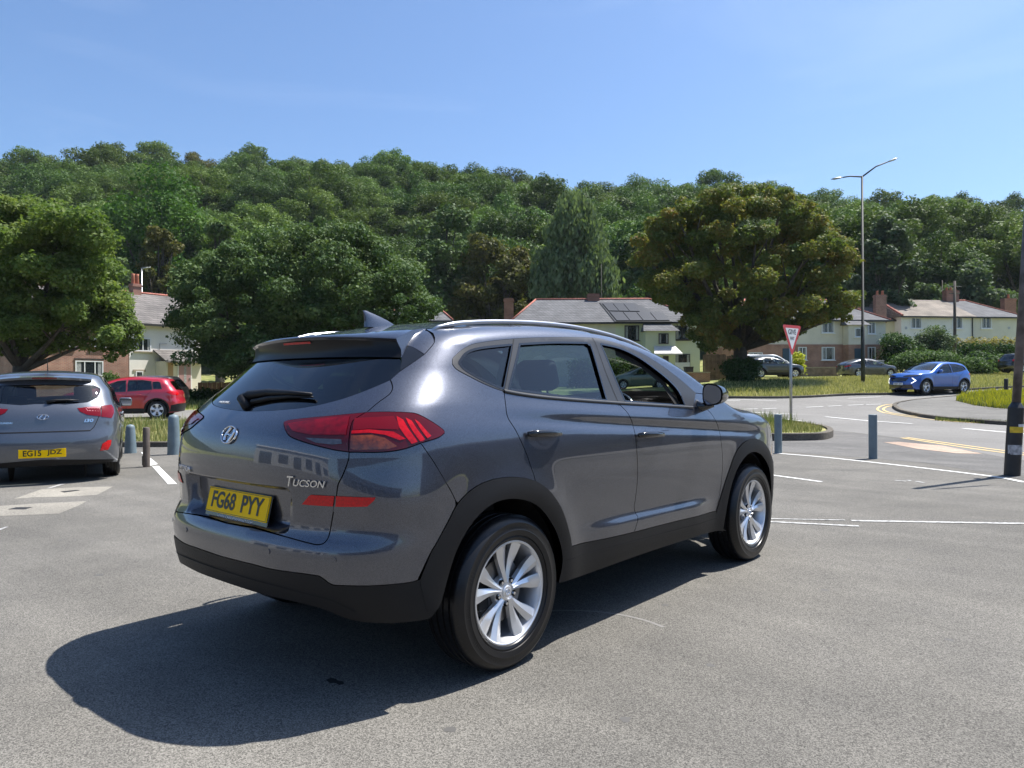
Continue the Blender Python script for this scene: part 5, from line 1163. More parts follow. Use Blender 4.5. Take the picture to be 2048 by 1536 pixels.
xa, _ = h.P(336, 727, -1.4); xb, _ = h.P(346, 727, -1.4); b = MB(); b.box(xa, xb, -1.43, -1.402, -.3, zp-.1); b.build('timber_post', mat('timber', (.38, .24, .12), .7), h.root)
h = House('red brick house with a white bay window behind the lime green tree', 60, 43.4, 258.2, 47.98, 790, D=8)
h.wall(0, h.w-.02, 0, 8, -.5, ze+gz(*G(300, 800))*0, B_red); h.roof(0, h.w-.25, 0, 8, ze, zr, R_brown, 1.0, 0, .28)
h.win(150, 721, 206, 752, F_white, mull=(.33, .70), sill=True); h.win(182, 676, 210, 692, F_white, mull=(.5,)); h.win(110, 665, 150, 692, F_white, mull=(.5,)); x0, z0 = h.P(148, 716.5); x1, z1 = h.P(208, 720); b = MB(); b.box(x0, x1, -.05, .02, z1, z0); b.build('lintel', M_gut, h.root)
h = House('low white garage with a dark lean-to roof beside the brick house', -40, 46.5, 112, 46.5, 785, 'garage', D=3.4); _, zc = h.P(40, 727)
h.wall(0, h.w, 0, 3.3, -.3, zc, F_white); x1, zf = h.P(112, 722); b = MB(); b.box(-.1, h.w+.1, -.18, -.002, zf-.02, zf+.16); b.build('fascia', F_white, h.root)
b = MB(); b.add([(-.1, -.2, zf+.17), (h.w+.1, -.2, zf+.17), (h.w+.1, 3.3, zf+1.5), (-.1, 3.3, zf+1.5), (-.1, -.2, zf+.10), (h.w+.1, -.2, zf+.10), (h.w+.1, 3.3, zf+1.4), (-.1, 3.3, zf+1.4)], [(0, 1, 2, 3), (7, 6, 5, 4), (1, 5, 6, 2), (3, 7, 4, 0)]); b.build('roof', mat('lean_to_roof', (.07, .07, .075), .8), h.root)
h.win(40, 731, 62, 752, F_white, sill=None, curtain=False)
xa, za = h.P(64, 731); xb, _ = h.P(99, 731); _, zb = h.P(64, 775); b = MB(); b.box(xa, xb, -.06, -.002, zb, za, bev=.01); dr = b.build('door', F_white, h.root); xm, zm = h.P(83, 744, -.07); b = MB(); b.lathe([(0, -.075), (.22, -.075), (.22, -.061)], 20, 0, 'Y', Matrix.Translation((xm, 0, zm))); b.build('glazing', M_curt, dr)
# roof behind the dark tree
h = House('slate roofed house mostly hidden behind the right edge of the dark tree', 770, 62, 905, 62, 760, D=8); _, ze2 = h.P(905, 641); h.wall(.4, h.w-.3, 0, 8, -1, ze2, W_beige); h.roof(0, h.w-.2, 0, 8, ze2, ze2+2.0, R_grey, 1.5, 2.2)
# semi with the solar panels
h = House('pale green semi detached house with solar panels and dark window frames', 1026, 60, 1400, 60, 772, D=8); _, ze = h.P(1200, 644.5); h.zr = ze+2.3
xs, _ = h.P(1231, 650)
h.wall(0, xs, 0, 8, -1, ze, W_beige); h.wall(xs+.002, h.w, .003, 7.99, -1, ze-.003, W_green); rf = h.roof(0, h.w, 0, 8, ze, h.zr, R_grey, 2.3, 3.6)
fm = F_brown
h.win(1249, 651, 1278, 681, fm, mull=(.42,)); h.win(1350, 652, 1380, 680, fm, mull=(.45,)); h.win(1350, 708, 1380, 738, fm, mull=(.5,)); h.win(1120, 655, 1150, 682, F_brown, mull=(.5,)); h.win(1245, 700, 1262, 716, fm, sill=None, curtain=False)
xa, zt1 = h.P(1291, 662, -1.2); xb, _ = h.P(1351, 662, -1.2); _, zl = h.P(1291, 700, -1.2); b = MB(); b.box(xa, xb, -1.2, -.002, zl-3, zt1); b.build('bay', W_green, h.root); _, ztr = h.P(1300, 645, -.2)
b = MB(); b.add([(xa-.2, -1.45, zt1), (xb+.3, -1.45, zt1), (xb-.25, -.01, ztr), (xa+.05, -.01, ztr), (xa-.2, -.01, zt1), (xb+.3, -.01, zt1)], [(0, 1, 2, 3), (1, 5, 2), (0, 3, 4), (0, 4, 5, 1)]); b.build('bay_roof', R_grey, h.root)
h.win(1317, 667, 1337, 688, fm, y=-1.2, sill=None)
xa, zt1 = h.P(1306, 692, -1.6); xb, _ = h.P(1362, 692, -1.6); _, zl = h.P(1306, 707, -2.1)
b = MB(); b.add([(xa+.15, -1.21, zt1), (xb-.35, -1.21, zt1), (xb, -2.2, zl), (xa, -2.2, zl), (xa+.15, -1.21, zt1-.12), (xb-.35, -1.21, zt1-.12), (xb, -2.2, zl-.1), (xa, -2.2, zl-.1)], [(0, 1, 2, 3), (7, 6, 5, 4), (3, 2, 6, 7), (1, 5, 6, 2), (0, 3, 7, 4)]); b.build('door_canopy', mat('canopy_pale', (.58, .56, .54), .6, var=.1, vscale=2), h.root)
xa, za = h.P(1326, 712, -1.2); xb, _ = h.P(1337, 712, -1.2); b = MB(); b.box(xa, xb, -1.26, -1.202, -.5, za); b.build('door', F_brown, h.root)
h.chimney(1175, 1198, 588, 604, 4.0, 0); o = h.chimney(1008, 1027, 597, 650, 1.0, 0)
k = (h.zr-ze)/(4+.28); M_pv = mat('solar_glass', (.022, .023, .026), .4, spec=.4); M_pvf = mat('solar_frame', (.012, .012, .012), .4)
def roofpt(u, v, lift=.10):       # on the front roof slope
    kk = Vector(CF + (u-1024)/FPX*CR - (v-768)/FPX*CU); o_ = h.Mi@Vector(CAM); d_ = h.Mi.to_3x3()@kk
    t = (ze+lift+k*(.28+o_.y)-o_.z)/(d_.z-k*d_.y); return o_+d_*t
def pvrow(u0, v0, u1, v1, u2, v2, u3, v3, n):
    a, b_, c, d_ = roofpt(u0, v0, .14), roofpt(u1, v1, .14), roofpt(u2, v2, .14), roofpt(u3, v3, .14)
    for i in range(n):
        t0, t1 = (i+.03)/n, (i+.97)/n; P_ = [a.lerp(b_, t0), a.lerp(b_, t1), d_.lerp(c, t1), d_.lerp(c, t0)]; q = MB(); q.add([tuple(p) for p in P_]+[(p.x, p.y, p.z-.05) for p in P_], [(0, 3, 2, 1), (4, 5, 6, 7), (0, 1, 5, 4), (1, 2, 6, 5), (2, 3, 7, 6), (3, 0, 4, 7)]); q.build('solar_panel', M_pv, rf)
pvrow(1204, 606, 1268, 607, 1280, 622, 1217, 621, 3); pvrow(1218, 623, 1327, 624.5, 1340, 640, 1233, 640.5, 4)
P_ = [roofpt(1199, 605, .07), roofpt(1270, 606, .07), roofpt(1344, 643, .07), roofpt(1230, 643, .07)]; q = MB(); q.add([tuple(p) for p in P_]+[(p.x, p.y, p.z-.04) for p in P_], [(0, 3, 2, 1), (4, 5, 6, 7), (0, 1, 5, 4), (1, 2, 6, 5), (2, 3, 7, 6), (3, 0, 4, 7)]); q.build('panel_rail', M_pvf, rf)
# brick and cream semi
h = House('semi detached house of red brick below and cream render above with a dark blue door', 1480, 65, 1772, 66.5, 745, D=8); _, ze = h.P(1700, 640); _, zm = h.P(1640, 690)
h.wall(0, h.w, 0, 8, -1, zm, B_red); h.wall(.003, h.w-.003, .03, 7.97, zm+.002, ze, W_cream); h.roof(0, h.w, 0, 8, ze, ze+2.2, R_grey, 2.5, 3.4); b = MB(); b.box(-.02, h.w+.02, -.03, .0, zm-.1, zm+.05); b.build('brick_course', B_red, h.root)
h.win(1643, 640, 1668, 666, F_white, mull=(.5,)); h.win(1560, 640, 1590, 666, F_white, mull=(.5,)); h.win(1735, 644, 1751, 668, F_white, mull=(.5,)); h.win(1643, 694, 1669, 720, F_white, mull=(.33,)); h.win(1596, 694, 1613, 720, F_white, mull=(.5,)); h.win(1735, 694, 1751, 720, F_white, mull=(.5,)); h.win(1497, 705, 1525, 722, F_white, mull=(.33, .66)); 
xa, zt1 = h.P(1697, 650, -.9); xb, _ = h.P(1734, 650, -.9); b = MB(); b.box(xa, xb, -.9, -.002, zm, zt1); b.build('bay', W_cream, h.root); b = MB(); b.box(xa+.003, xb-.003, -.88, -.002, -1, zm-.002); b.build('bay_brick', B_red, h.root); _, ztr = h.P(1700, 622, 1.5)
b = MB(); b.add([(xa-.25, -1.15, zt1), (xb+.25, -1.15, zt1), (xb-.2, 1.8, ztr), (xa+.1, 1.8, ztr), (xb+.25, .6, zt1), (xa-.25, .6, zt1)], [(0, 1, 2, 3), (1, 4, 2), (0, 3, 5)]); b.build('bay_roof', R_grey, h.root)
h.win(1709, 656, 1724, 674, F_white, y=-.9); xa, za = h.P(1709, 697, -.88); xb, _ = h.P(1722, 697, -.88); b = MB(); b.box(xa, xb, -.93, -.883, -.3, za); b.build('door', M_blued, h.root)
xa, za = h.P(1565, 697, 0); xb, _ = h.P(1578, 697, 0); b = MB(); b.box(xa, xb, -.05, -.002, -.3, za); b.build('door', M_blued, h.root)
h.chimney(1702, 1722, 597, 612, 5.5, 1)
# long pale house on the right
h = House('long pale rendered pair of houses with old tiled roof above the hedge at the right', 1803, 72, 2044, 74, 735, D=8.5); _, ze = h.P(1850, 632.5); zr = ze+2.1
xs, _ = h.P(1944, 640); h.wall(0, xs, 0, 8.5, -1.5, ze, W_pale); h.wall(xs+.002, h.w, .003, 8.49, -1.5, ze-.003, W_beige); h.roof(0, xs, 0, 8.5, ze, zr, R_old, .3, 0, .28, ridge=False); h.roof(xs+.57, h.w, 0, 8.5, ze, zr-.02, R_grey, 0, 3.0)
for (a, b_) in ((1821, 1843), (1904, 1925), (1962, 1983)): h.win(a, 635, b_, 657, F_white, mull=(.45,), sill=True)
h.win(1893, 682, 1912, 690, F_white, sill=None, curtain=False)
x, z1 = h.P(1944, 634); b = MB(); b.tube([(x, -.06, ze-.1), (x, -.06, -.5)], .05, 6); b.build('drainpipe', M_gut, h.root)
b = MB(); x0 = 0; b.tube([(-.1, -.3, ze+.05), (.25, 4.25, zr+.06)], .13, 8); b.build('ridge_tiles', M_ridge, h.root)
h.chimney(1889, 1914, 581, 606, 4.2, 3, potv=.3); h.chimney(2005, 2028, 597, 622, 5.0, 1, potv=.45)
for u in (1812, 2018): x, z = h.P(u, 656); b = MB(); b.box(x-.12, x+.12, -.03, .0, z-.12, z+.12); b.build('air_vent', M_galv, h.root)
h = House('yellowish gable ended house wing with a tall red brick chimney between two houses', 1738, 73, 1801, 73, 735, D=9); _, ze = h.P(1790, 640); h.wall(0, h.w, 0, 9, -1.5, ze, W_yell); h.roof(-.3, h.w-.4, 0, 9, ze, ze+2.0, R_old, 1.9, 0, .25, ridge=False)
h.chimney(1749, 1770, 590, 630, -.32, 2, potv=.4, m=B_red)
# far away roofs and more
# garden walls, fence, hedges' companions
M_fence = mat('fence_timber', (.15, .10, .068), .85, var=.35, vscale=3)
def fence(name, u0, u1, d0, d1, vt, vb, m, label, board=.15):
    a = atpx(u0, vb, d0); b_ = atpx(u1, vb, d1); L_ = (Vector((b_.x, b_.y, 0))-Vector((a.x, a.y, 0))).length; z0 = min(gz(a.x, a.y), a.z)-.1; o = empty(name, (a.x, a.y, z0), math.atan2(b_.y-a.y, b_.x-a.x), label, 'fence'); H_ = atpx(u0, vt, d0).z-z0
    b = MB(); x = 0; i = 0
    while x < L_: b.box(x, min(L_, x+board-.012), -.012 if i % 2 else 0, .02 if i % 2 else .03, 0, H_+.02*math.sin(i*2.1)); x += board; i += 1
    b.build('boards', m, o); b = MB(); [b.box(0, L_, .035, .08, z, z+.09) for z in (.3, H_*.6)]; b.build('rail', m, o); return o
fence('timber_fence', 1406, 1452, 56, 56, 709, 762, M_fence, 'brown vertical board fence between the green house and the russet tree')
fence('timber_fence', 1454, 1500, 54.5, 54.5, 712, 760, mat('fence_dark', (.10, .065, .05), .85, var=.3, vscale=3), 'darker board fence behind the trunk of the russet tree')
fence('timber_fence', 396, 500, 47, 47, 765, 800, mat('fence_rust', (.10, .05, .035), .85, var=.3, vscale=3), 'low dark reddish fence under the large dark tree')
def gwall(u0, u1, d0, d1, h_, m, label):
    a = atpx(u0, 760, d0); b_ = atpx(u1, 760, d1); L_ = (Vector((b_.x, b_.y, 0))-Vector((a.x, a.y, 0))).length; z0 = min(gz(a.x, a.y), gz(b_.x, b_.y)); o = empty('garden_wall', (a.x, a.y, z0), math.atan2(b_.y-a.y, b_.x-a.x), label, 'wall'); b = MB(); b.box(0, L_, 0, .22, -.4, h_); b.build('brickwork', m, o); b = MB(); b.box(-.03, L_+.03, -.03, .25, h_+.002, h_+.07); b.build('coping', M_stone, o); return o
gwall(1600, 1680, 60, 60, .62, mat('old_wall', (.20, .15, .12), .9, var=.3, vscale=3), 'low old garden wall behind the grey saloon')
gwall(1352, 1420, 53, 53, .75, B_red, 'low brick garden wall in front of the green house')
b = MB(); q = atpx(1352, 760, 54.5); 
def bin_(u, d_, hh, col, label, name='wheelie_bin', cat='bin', w_=.58):
    p = atpx(u, 760, d_); z0 = gz(p.x, p.y); o = empty(name, (p.x, p.y, z0), math.atan2(RH[1], RH[0]), label, cat); m = mat('bin_plastic', col, .5); b = MB()
    v = [(-w_*.42, -w_*.45, .06), (w_*.42, -w_*.45, .06), (w_*.42, w_*.4, .06), (-w_*.42, w_*.4, .06), (-w_*.5, -w_*.6, hh), (w_*.5, -w_*.6, hh), (w_*.5, w_*.5, hh), (-w_*.5, w_*.5, hh)]; b.add(v, [(3, 2, 1, 0), (4, 5, 6, 7), (0, 1, 5, 4), (1, 2, 6, 5), (2, 3, 7, 6), (3, 0, 4, 7)]); b.build('bin_body', m, o)
    b = MB(); b.box(-w_*.53, w_*.53, -w_*.64, w_*.56, hh+.004, hh+.07, bev=.015); b.build('lid', m, o); b = MB(); b.lathe([(0, -.03), (.09, -.03), (.09, .03), (0, .03)], 14, 0, 'X', Matrix.Translation((-w_*.4, w_*.42, .09))); b.lathe([(0, -.03), (.09, -.03), (.09, .03), (0, .03)], 14, 0, 'X', Matrix.Translation((w_*.4, w_*.42, .09))); b.build('bin_wheels', M_dark, o); return o
bin_(1377, 54.5, 1.05, (.03, .03, .032), 'dark wheelie bin beside the front wall of the green house'); bin_(1757, 62, 1.1, (.45, .46, .47), 'pale grey wheelie bin behind the nose of the grey saloon')
p = atpx(1365, 760, 56); sgn = empty('estate_board', (p.x, p.y, gz(p.x, p.y)), math.atan2(RH[1], RH[0]), 'white board standing before the green house', 'board'); b = MB(); b.box(-.55, .55, -.03, .03, .1, 1.45); b.build('board', F_white, sgn); b = MB(); b.tube([(-.5, .05, -.1), (-.5, .05, 1.5)], .03, 6); b.tube([(.5, .05, -.1), (.5, .05, 1.5)], .03, 6); b.build('post', M_galv, sgn)
# building behind the camera, out of view, added for paint and glass to reflect
b_ = V(2, -24); hs = empty('added_showroom', (b_.x, b_.y, 0), math.atan2(RH[1], RH[0]), 'low white building with dark glazing, added out of view for paint reflections', 'building')
b = MB(); b.box(-22, 14, -8, 0, 0, 4.6); b.build('wall', mat('cladding_white', (.35, .36, .38), .5), hs)
for i in range(8): b = MB(); b.box(-20+4.1*i, -16.4+4.1*i, .002, .06, .3, 3.3); b.build('window', G_house, hs)
b = MB(); b.box(-22.3, 14.3, -8.3, .5, 4.602, 5.1); b.build('fascia', mat('fascia_grey', (.12, .14, .16), .5), hs)

def offset_block(label, r, d, w_, dp, hh, ang, m, gl):  # unseen building, added so the car paint has something to reflect
    b_ = V(r, d); o = empty('added_workshop', (b_.x, b_.y, 0), math.atan2(RH[1], RH[0])+ang, label, 'building'); b = MB(); b.box(-w_/2, w_/2, 0, dp, 0, hh); b.build('wall', m, o)
    n_ = int(w_/4)
    for i in range(n_): x = -w_/2+w_*(i+.5)/n_; b = MB(); b.box(x-1.3, x+1.3, -.06, -.002, .2 if i % 2 else 1.0, hh*.68); b.build('window', gl, o)
    b = MB(); b.box(-w_/2-.3, w_/2+.3, -.4, dp+.3, hh+.002, hh+.5); b.build('fascia', F_white, o); return o
offset_block('dark clad building added out of view on the right for paint reflections', 24, 2, 30, 9, 5.2, -math.pi/2, mat('added_workshop_dark', (.06, .055, .055), .7), G_house)
offset_block('pale building added out of view on the left for paint reflections', -24, -8, 26, 8, 4.6, math.pi/2, mat('added_workshop_pale', (.42, .42, .40), .7), G_house)
# ------------------------------------------------------------------ other cars
def simple_car(name, label, r, d, psi, z0, pm, wb, ro, fo, hw, Ht, hood_z, tail, roofline, dlo, seams, wheels=None, R_=.325, group=None, clad=None, glass_m=None, rear_glass=None, tl=None, hlamp=None, plate_r=None, plate_f=None, belt=.92, spokes=None, spm=None, low=.2, arch=.38, crownw=1.0, extra=None, bonnet_c=.05, ws=(None, None), trimc=None, handles=(), badge=None, detail=True, tailgate=None, ky=None):
    """car whose rear axle stands r metres right and d metres ahead of the camera, heading psi; side outlines in (y, z)"""
    o = V(r, d, z0); f = RH*math.sin(psi)+DH*math.cos(psi); rz = math.atan2(-f[0], f[1]); M = Matrix.Translation(o)@Matrix.Rotation(rz, 4, 'Z'); root = empty(name, o, rz, label, 'car' if name != 'van' else 'van', group)
    L1 = wb+fo
    Wz_ = nsp([.1, .25, .4, .6, .8, belt, belt+.15, belt+.3, Ht-.12, Ht+.1], [hw*.90, hw*.955, hw*.975, hw*.99, hw*.995, hw*.965, hw*.90, hw*.845, hw*.765, hw*.70])
    Ky_ = ky or nsp([-ro, -.4, .3, wb*.5, wb-.2, wb+.3, L1], [.94, .985, 1, .995, 1, .985, .88]); Hy_ = nsp(*zip(*roofline)); Yr_ = nsp(*zip(*[(z, y) for z, y in tail])); Yf_ = nsp([.1, .3, .5, .7, hood_z, 1.8], [L1-.12, L1-.03, L1, L1-.03, L1-.14, L1-.2])
    def ex(y, z): return .016*np.exp(-((np.hypot(y, z-R_)-(arch+.05))/.09)**2)+.016*np.exp(-((np.hypot(y-wb, z-R_)-(arch+.05))/.09)**2)
    S = Shell(Yr_, Yf_, Wz_, Ky_, Hy_, nsp([.1, .5, 1, 1.6], [.40, .42, .40, .32]), nsp([.1, .6, 1.8], [.7, .7, .6]), 2.9, (.08, .13), ex, M=M); S.wb = wb
    Y = lambda pts: [(S.yz(y, z), z) for y, z in pts]
    UE = S.LC*2+S.LS-.005
    def archl(yc, n=14): return [(yc-arch*math.cos(t), R_+arch*math.sin(t)) for t in np.linspace(-.28, math.pi+.28, n)]
    bot = [(0.0, low+.06), (S.LC*.5, low+.05)]+Y([q for q in archl(0) if q[1] > low])+Y([q for q in archl(wb) if q[1] > low])+[(S.LC*1.5+S.LS, low+.03), (UE, low+.05)]
    topr = [(u, S.ztop(u)) for u in np.linspace(UE, .001, 90)]
    half = bot+topr; poly = half[:-1]+[(0.0, topr[-1][1])]+[(-u, z) for u, z in reversed(half[1:-1])]+[]
    holes = []
    dl = [Y(q) for q in dlo]
    for q in dl: holes += [q, [(-u, z) for u, z in q]]
    rgp = None
    if rear_glass is not None:
        rgp = rear_glass(S); rgp = rgp+[(-u, z) for u, z in reversed(rgp) if u > 1e-4]; holes.append(rgp)
    # half bodies meet at the centre line
    rh = half; 
    def halfbody():
        hh = [h_ for h_ in dl]; pl = list(half); acc_ = []
        if rear_glass is not None:
            g_ = rear_glass(S); ztg, zbg = g_[-1][1], g_[0][1]
            pl = [q for q in half[:-1]]+[(0.0, topr[-1][1])]+[(0.0, ztg)]+g_[::-1][1:]  # notch for the rear window
        return pl, hh
    pl, hh = halfbody()
    b1 = S.panel('body', pl, pm, root, .045, holes=hh, flange=.02, gap=0); b2 = S.panel('body', pl, pm, root, .045, holes=hh, flange=.02, mirror=True)
    # join both halves, roof and bonnet into the body
    vs_, ns_, fs_ = [], [], []
    def grab2(o_):
        me = o_.data; k = len(vs_); nn = [None]*len(me.vertices)
        for l, cn in zip(me.loops, me.corner_normals): nn[l.vertex_index] = tuple(cn.vector)
        vs_.extend(tuple(v.co) for v in me.vertices); ns_.extend(q or (0, 0, 1) for q in nn); fs_.extend(tuple(i+k for i in p.vertices) for p in me.polygons); bpy.data.objects.remove(o_)
    grab2(b1); grab2(b2)
    y_ws1, y_ws0 = ws       # base and top of the windscreen
    def tp(u0, u1, n, wmax, off, mt, nm, par):
        v = []; m = 15
        for u in np.linspace(u0, u1, n):
            z = S.ztop(u); p = S.P(u, z); y = float(p[1]); q1 = float(np.interp(y, [-ro, 0, y_ws0-.1, y_ws0+.3, y_ws1+.1, L1], [.01, .035, .04, .045, bonnet_c, .01])); by = float(np.interp(y, [y_ws0-.3, y_ws0, (y_ws0+y_ws1)/2, y_ws1, y_ws1+.25, L1], [0, .02, .16, .26, .2, 0]))
            for w_ in np.linspace(-wmax, wmax, m): v.append((p[0]*w_, y+by*(1-w_*w_), p[2]+q1*(1-w_*w_)+off))
        return mk(nm, v, [(i*m+j, i*m+j+1, (i+1)*m+j+1, (i+1)*m+j) for i in range(n-1) for j in range(m-1)], mt, par, True)
    ua, ub = S.yz(y_ws0, float(Hy_(y_ws0))-.01), S.yz(y_ws1, float(Hy_(y_ws1))-.01)
    grab2(tp(.02, ua, 34, 1, 0, pm, 'r', None)); grab2(tp(ub, UE, 26, 1, 0, pm, 'b', None)); body = mk('body', vs_, fs_, pm, root, True, None, ns_)
    G_ = glass_m or G_clear; tp(ua, ub, 16, .95, -.004, G_, 'windscreen', root)
    # pillars of the windscreen
    for q in dl:
        for mir in (False, True): S.panel('side_window', q, G_, root, .08, flange=0, off=-.012, mirror=mir)
        if detail: S.ribbon('window_trim', q, .022, trimc or M_trim, root, .003, closed=True, both=True)
    if rgp is not None: S.panel('rear_window', rgp, rear_gm, root, .05, flange=0, off=-.004)
    for sm in seams: S.ribbon('door_seam', Y(sm), .008, M_dark, body, .0015, both=True)
    if clad is not None:
        outer = lambda yc: [(yc-(arch+.055)*math.cos(t), R_+(arch+.055)*math.sin(t)) for t in np.linspace(-.2, math.pi+.2, 14)]
        ro_, ri_ = outer(0), archl(0)[::-1]; fo_, fi_ = outer(wb), archl(wb)[::-1]; lo_ = low+.03
        for a_, b_ in ((ro_, ri_), (fo_, fi_)): S.panel('wheel_arch_trim', Y([q for q in a_ if q[1] > low]+[q for q in b_ if q[1] > low]), M_clad, root, .04, flange=.03, off=.006, both=True)
        S.panel('sill_trim', Y([(arch+.04, lo_-.02), (wb-arch-.04, lo_-.02), (wb-arch-.06, clad), (arch+.06, clad)]), M_clad, root, .05, flange=.01, off=.006, both=True)
        S.panel('rear_bumper_trim', sym([(0.0, clad+.16), (S.LC*.55, clad+.16)]+Y([(-arch-.03, clad+.12), (-arch-.02, low+.06)])+[(S.LC*.5, low+.05), (0.0, low+.05)]) if False else [(u, z) for u, z in [(0.0, clad+.16), (S.LC*.5, clad+.16), (S.LC*.86, clad+.10), (S.LC*.86, low+.06), (0.0, low+.06)]]+[(-u, z) for u, z in reversed([(S.LC*.5, clad+.16), (S.LC*.86, clad+.10), (S.LC*.86, low+.06)])], M_clad, root, .05, flange=.01, off=.006)
    for (nm, pts, mt) in (tl or []):
        pts = pts(S) if callable(pts) else Y(pts)
        for mir in (False, True): S.panel(nm, pts, mt, root, .03, flange=.012, off=.005, mirror=mir)
    for (nm, pts, mt) in (hlamp or []):
        pts = pts(S) if callable(pts) else Y(pts)
        for mir in (False, True): S.panel(nm, pts, mt, root, .03, flange=.012, off=.006, mirror=mir)
    for (y, z) in handles:
        for sg in (1, -1):
            b = MB(); P_ = [S.P(*Y([(y+t, z)])[0])+S.N(*Y([(y+t, z)])[0])*(.025 if 0 < t < .17 else .002) for t in (0, .03, .09, .15, .18)]; b.tube([(p[0]*sg, p[1], p[2]) for p in P_], .013, 6); b.build('door_handle', pm, root, smooth=True)
    my = ws[0]-.38 if ws[0] else 1.5
    for sg in (1, -1):
        b = MB(); cx = float(S.W(my, belt+.06))+.10; b.box(sg*cx-.095, sg*cx+.095, my-.04, my+.10, belt+.01, belt+.15, 0, None, .035); mo = b.build('door_mirror', pm, root, auto=1.2); b = MB(); b.box(sg*cx-.08, sg*cx+.08, my-.046, my-.041, belt+.025, belt+.135); b.build('mirror_glass', M_mir, mo); b = MB(); b.tube([(sg*(cx-.16), my+.05, belt+.01), (sg*(cx-.07), my+.04, belt+.05)], .025, 6); b.build('mirror_arm', M_trim, mo)
    for yy in (0, wb):
        for sg in (1, -1):
            wheel('wheel', root, (sg*(hw-.125), yy, R_-.002), sg, R_, False, spokes, R_*.66, .10, spm); b = MB(); b.lathe([(arch-.005, sg*(hw-.45)), (arch-.005, sg*(hw-.06))], 20, 0, 'X', Matrix.Translation((0, yy, R_)), -.1, math.pi+.1); b.lathe([(0, sg*(hw-.45)), (arch, sg*(hw-.45))], 20, 0, 'X', Matrix.Translation((0, yy, R_))); b.build('wheel_arch_liner', M_dark, root)
    b = MB(); b.box(-hw*.8, hw*.8, -ro+.25, L1-.25, low+.02, low+.10); b.box(-hw*.45, hw*.45, -ro+.3, L1-.3, low+.1, .5); b.build('floor_pan', M_dark, root)
    # seats and dashboard
    for x in (-.36, .36):
        s_ = MB(); Mb = Matrix.Translation((x, wb*.42, .45))@Matrix.Rotation(.25, 4, 'X'); s_.box(-.23, .23, -.07, .07, 0, .62, 0, Mb, .04); s_.box(-.12, .12, -.05, .05, .66, .84, 0, Mb, .03); s_.box(x-.24, x+.24, wb*.42, wb*.42+.5, .38, .52, 0, None, .04); s_.build('seat', M_seat, root, auto=.9)
    s_ = MB(); s_.box(-.62, .62, .08, .22, .40, .98, 0, None, .04); [s_.box(x-.12, x+.12, .08, .16, .98, 1.14, 0, None, .03) for x in (-.38, .38)]; s_.build('rear_seat', M_seat, root, auto=.9)
    s_ = MB(); s_.box(-hw*.78, hw*.78, ws[0]-.55, ws[0]-.02, .5, belt+.0, 0, None, .05); s_.build('dashboard', M_dash, root, auto=.9)
    for (which, txt, zc, yel) in ((1, plate_r, None, True), (0, plate_f, None, False)):
        if not txt: continue
        s1, s2, zc, tl_ = txt; u = 0.0 if which else UE; p = S.P(u, zc); yy = float(p[1])+(-.012 if which else .012)
        Mp = Matrix.Translation((0, yy, zc))@(Matrix.Rotation(math.pi/2-tl_, 4, 'X') if which else Matrix.Rotation(math.pi, 4, 'Z')@Matrix.Rotation(math.pi/2-tl_, 4, 'X')); q = MB(); q.box(-.26, .26, -.0555, .0555, -.012, 0, 0, Mp, .002); pt = q.build('number_plate', M_yel if yel else M_white, root); plate_text(s1, s2, Mp, pt)
    return root, S, body
rear_gm = G_rear; M_mir = mat('mirror_silver', (.7, .72, .75), .03, 1.0)
sil = spm_ = M_silver
five = [72*k for k in range(5)]; ten = [36*k for k in range(10)]
P_i30 = paint('paint_slate', (.085, .095, .115), .5, .36); P_redc = paint('paint_red', (.42, .012, .028), .25, .35, .1); P_blk = paint('paint_black', (.012, .012, .013), .3, .35, .2); P_grn = paint('paint_sage', (.15, .18, .135), .5, .4); P_chr = paint('paint_gunmetal', (.03, .033, .038), .5, .35); P_sal = paint('paint_dusk', (.055, .057, .065), .5, .36); P_blu = paint('paint_blue', (.0, .075, .36), .2, .33, .2); P_van = paint('paint_white', (.62, .63, .65), 0, .4, .03)
# grey hatchback
G_light = glass('back_glass', (.42, .48, .48)); rear_gm = G_light
c4 = lambda *p: [(x/3.2, 500+y/3.2) for x, y in p]
rl = [(-.85, 1.20), (-.62, 1.36), (-.40, 1.415), (0, 1.45), (.6, 1.465), (1.1, 1.455), (1.5, 1.38), (1.9, 1.20), (2.2, 1.04), (2.5, .98), (3.0, .90), (3.5, .76)]
tail = [(.1, -.66), (.25, -.76), (.4, -.83), (.52, -.845), (.62, -.83), (.72, -.80), (.85, -.78), (.98, -.73), (1.1, -.64), (1.2, -.56), (1.3, -.48), (1.45, -.36)]
dlo_h = [[(-.30, 1.08), (.05, 1.00), (.22, .985), (.16, 1.34), (-.08, 1.30)], [(.30, .98), (1.12, .95), (1.10, 1.37), (.62, 1.385), (.24, 1.35)], [(1.20, .945), (2.02, .93), (1.68, 1.18), (1.42, 1.32), (1.19, 1.365)]]
def rg_i30(S):
    q = S.px(c4((330, 985), (420, 990), (560, 975), (625, 945), (643, 905), (640, 885), (600, 865), (330, 862)), (.12, 1.5)); q = [p for p in q if p[0] > .05]; return [(0.0, q[0][1]-.002)]+q+[(0.0, q[-1][1]+.004)]
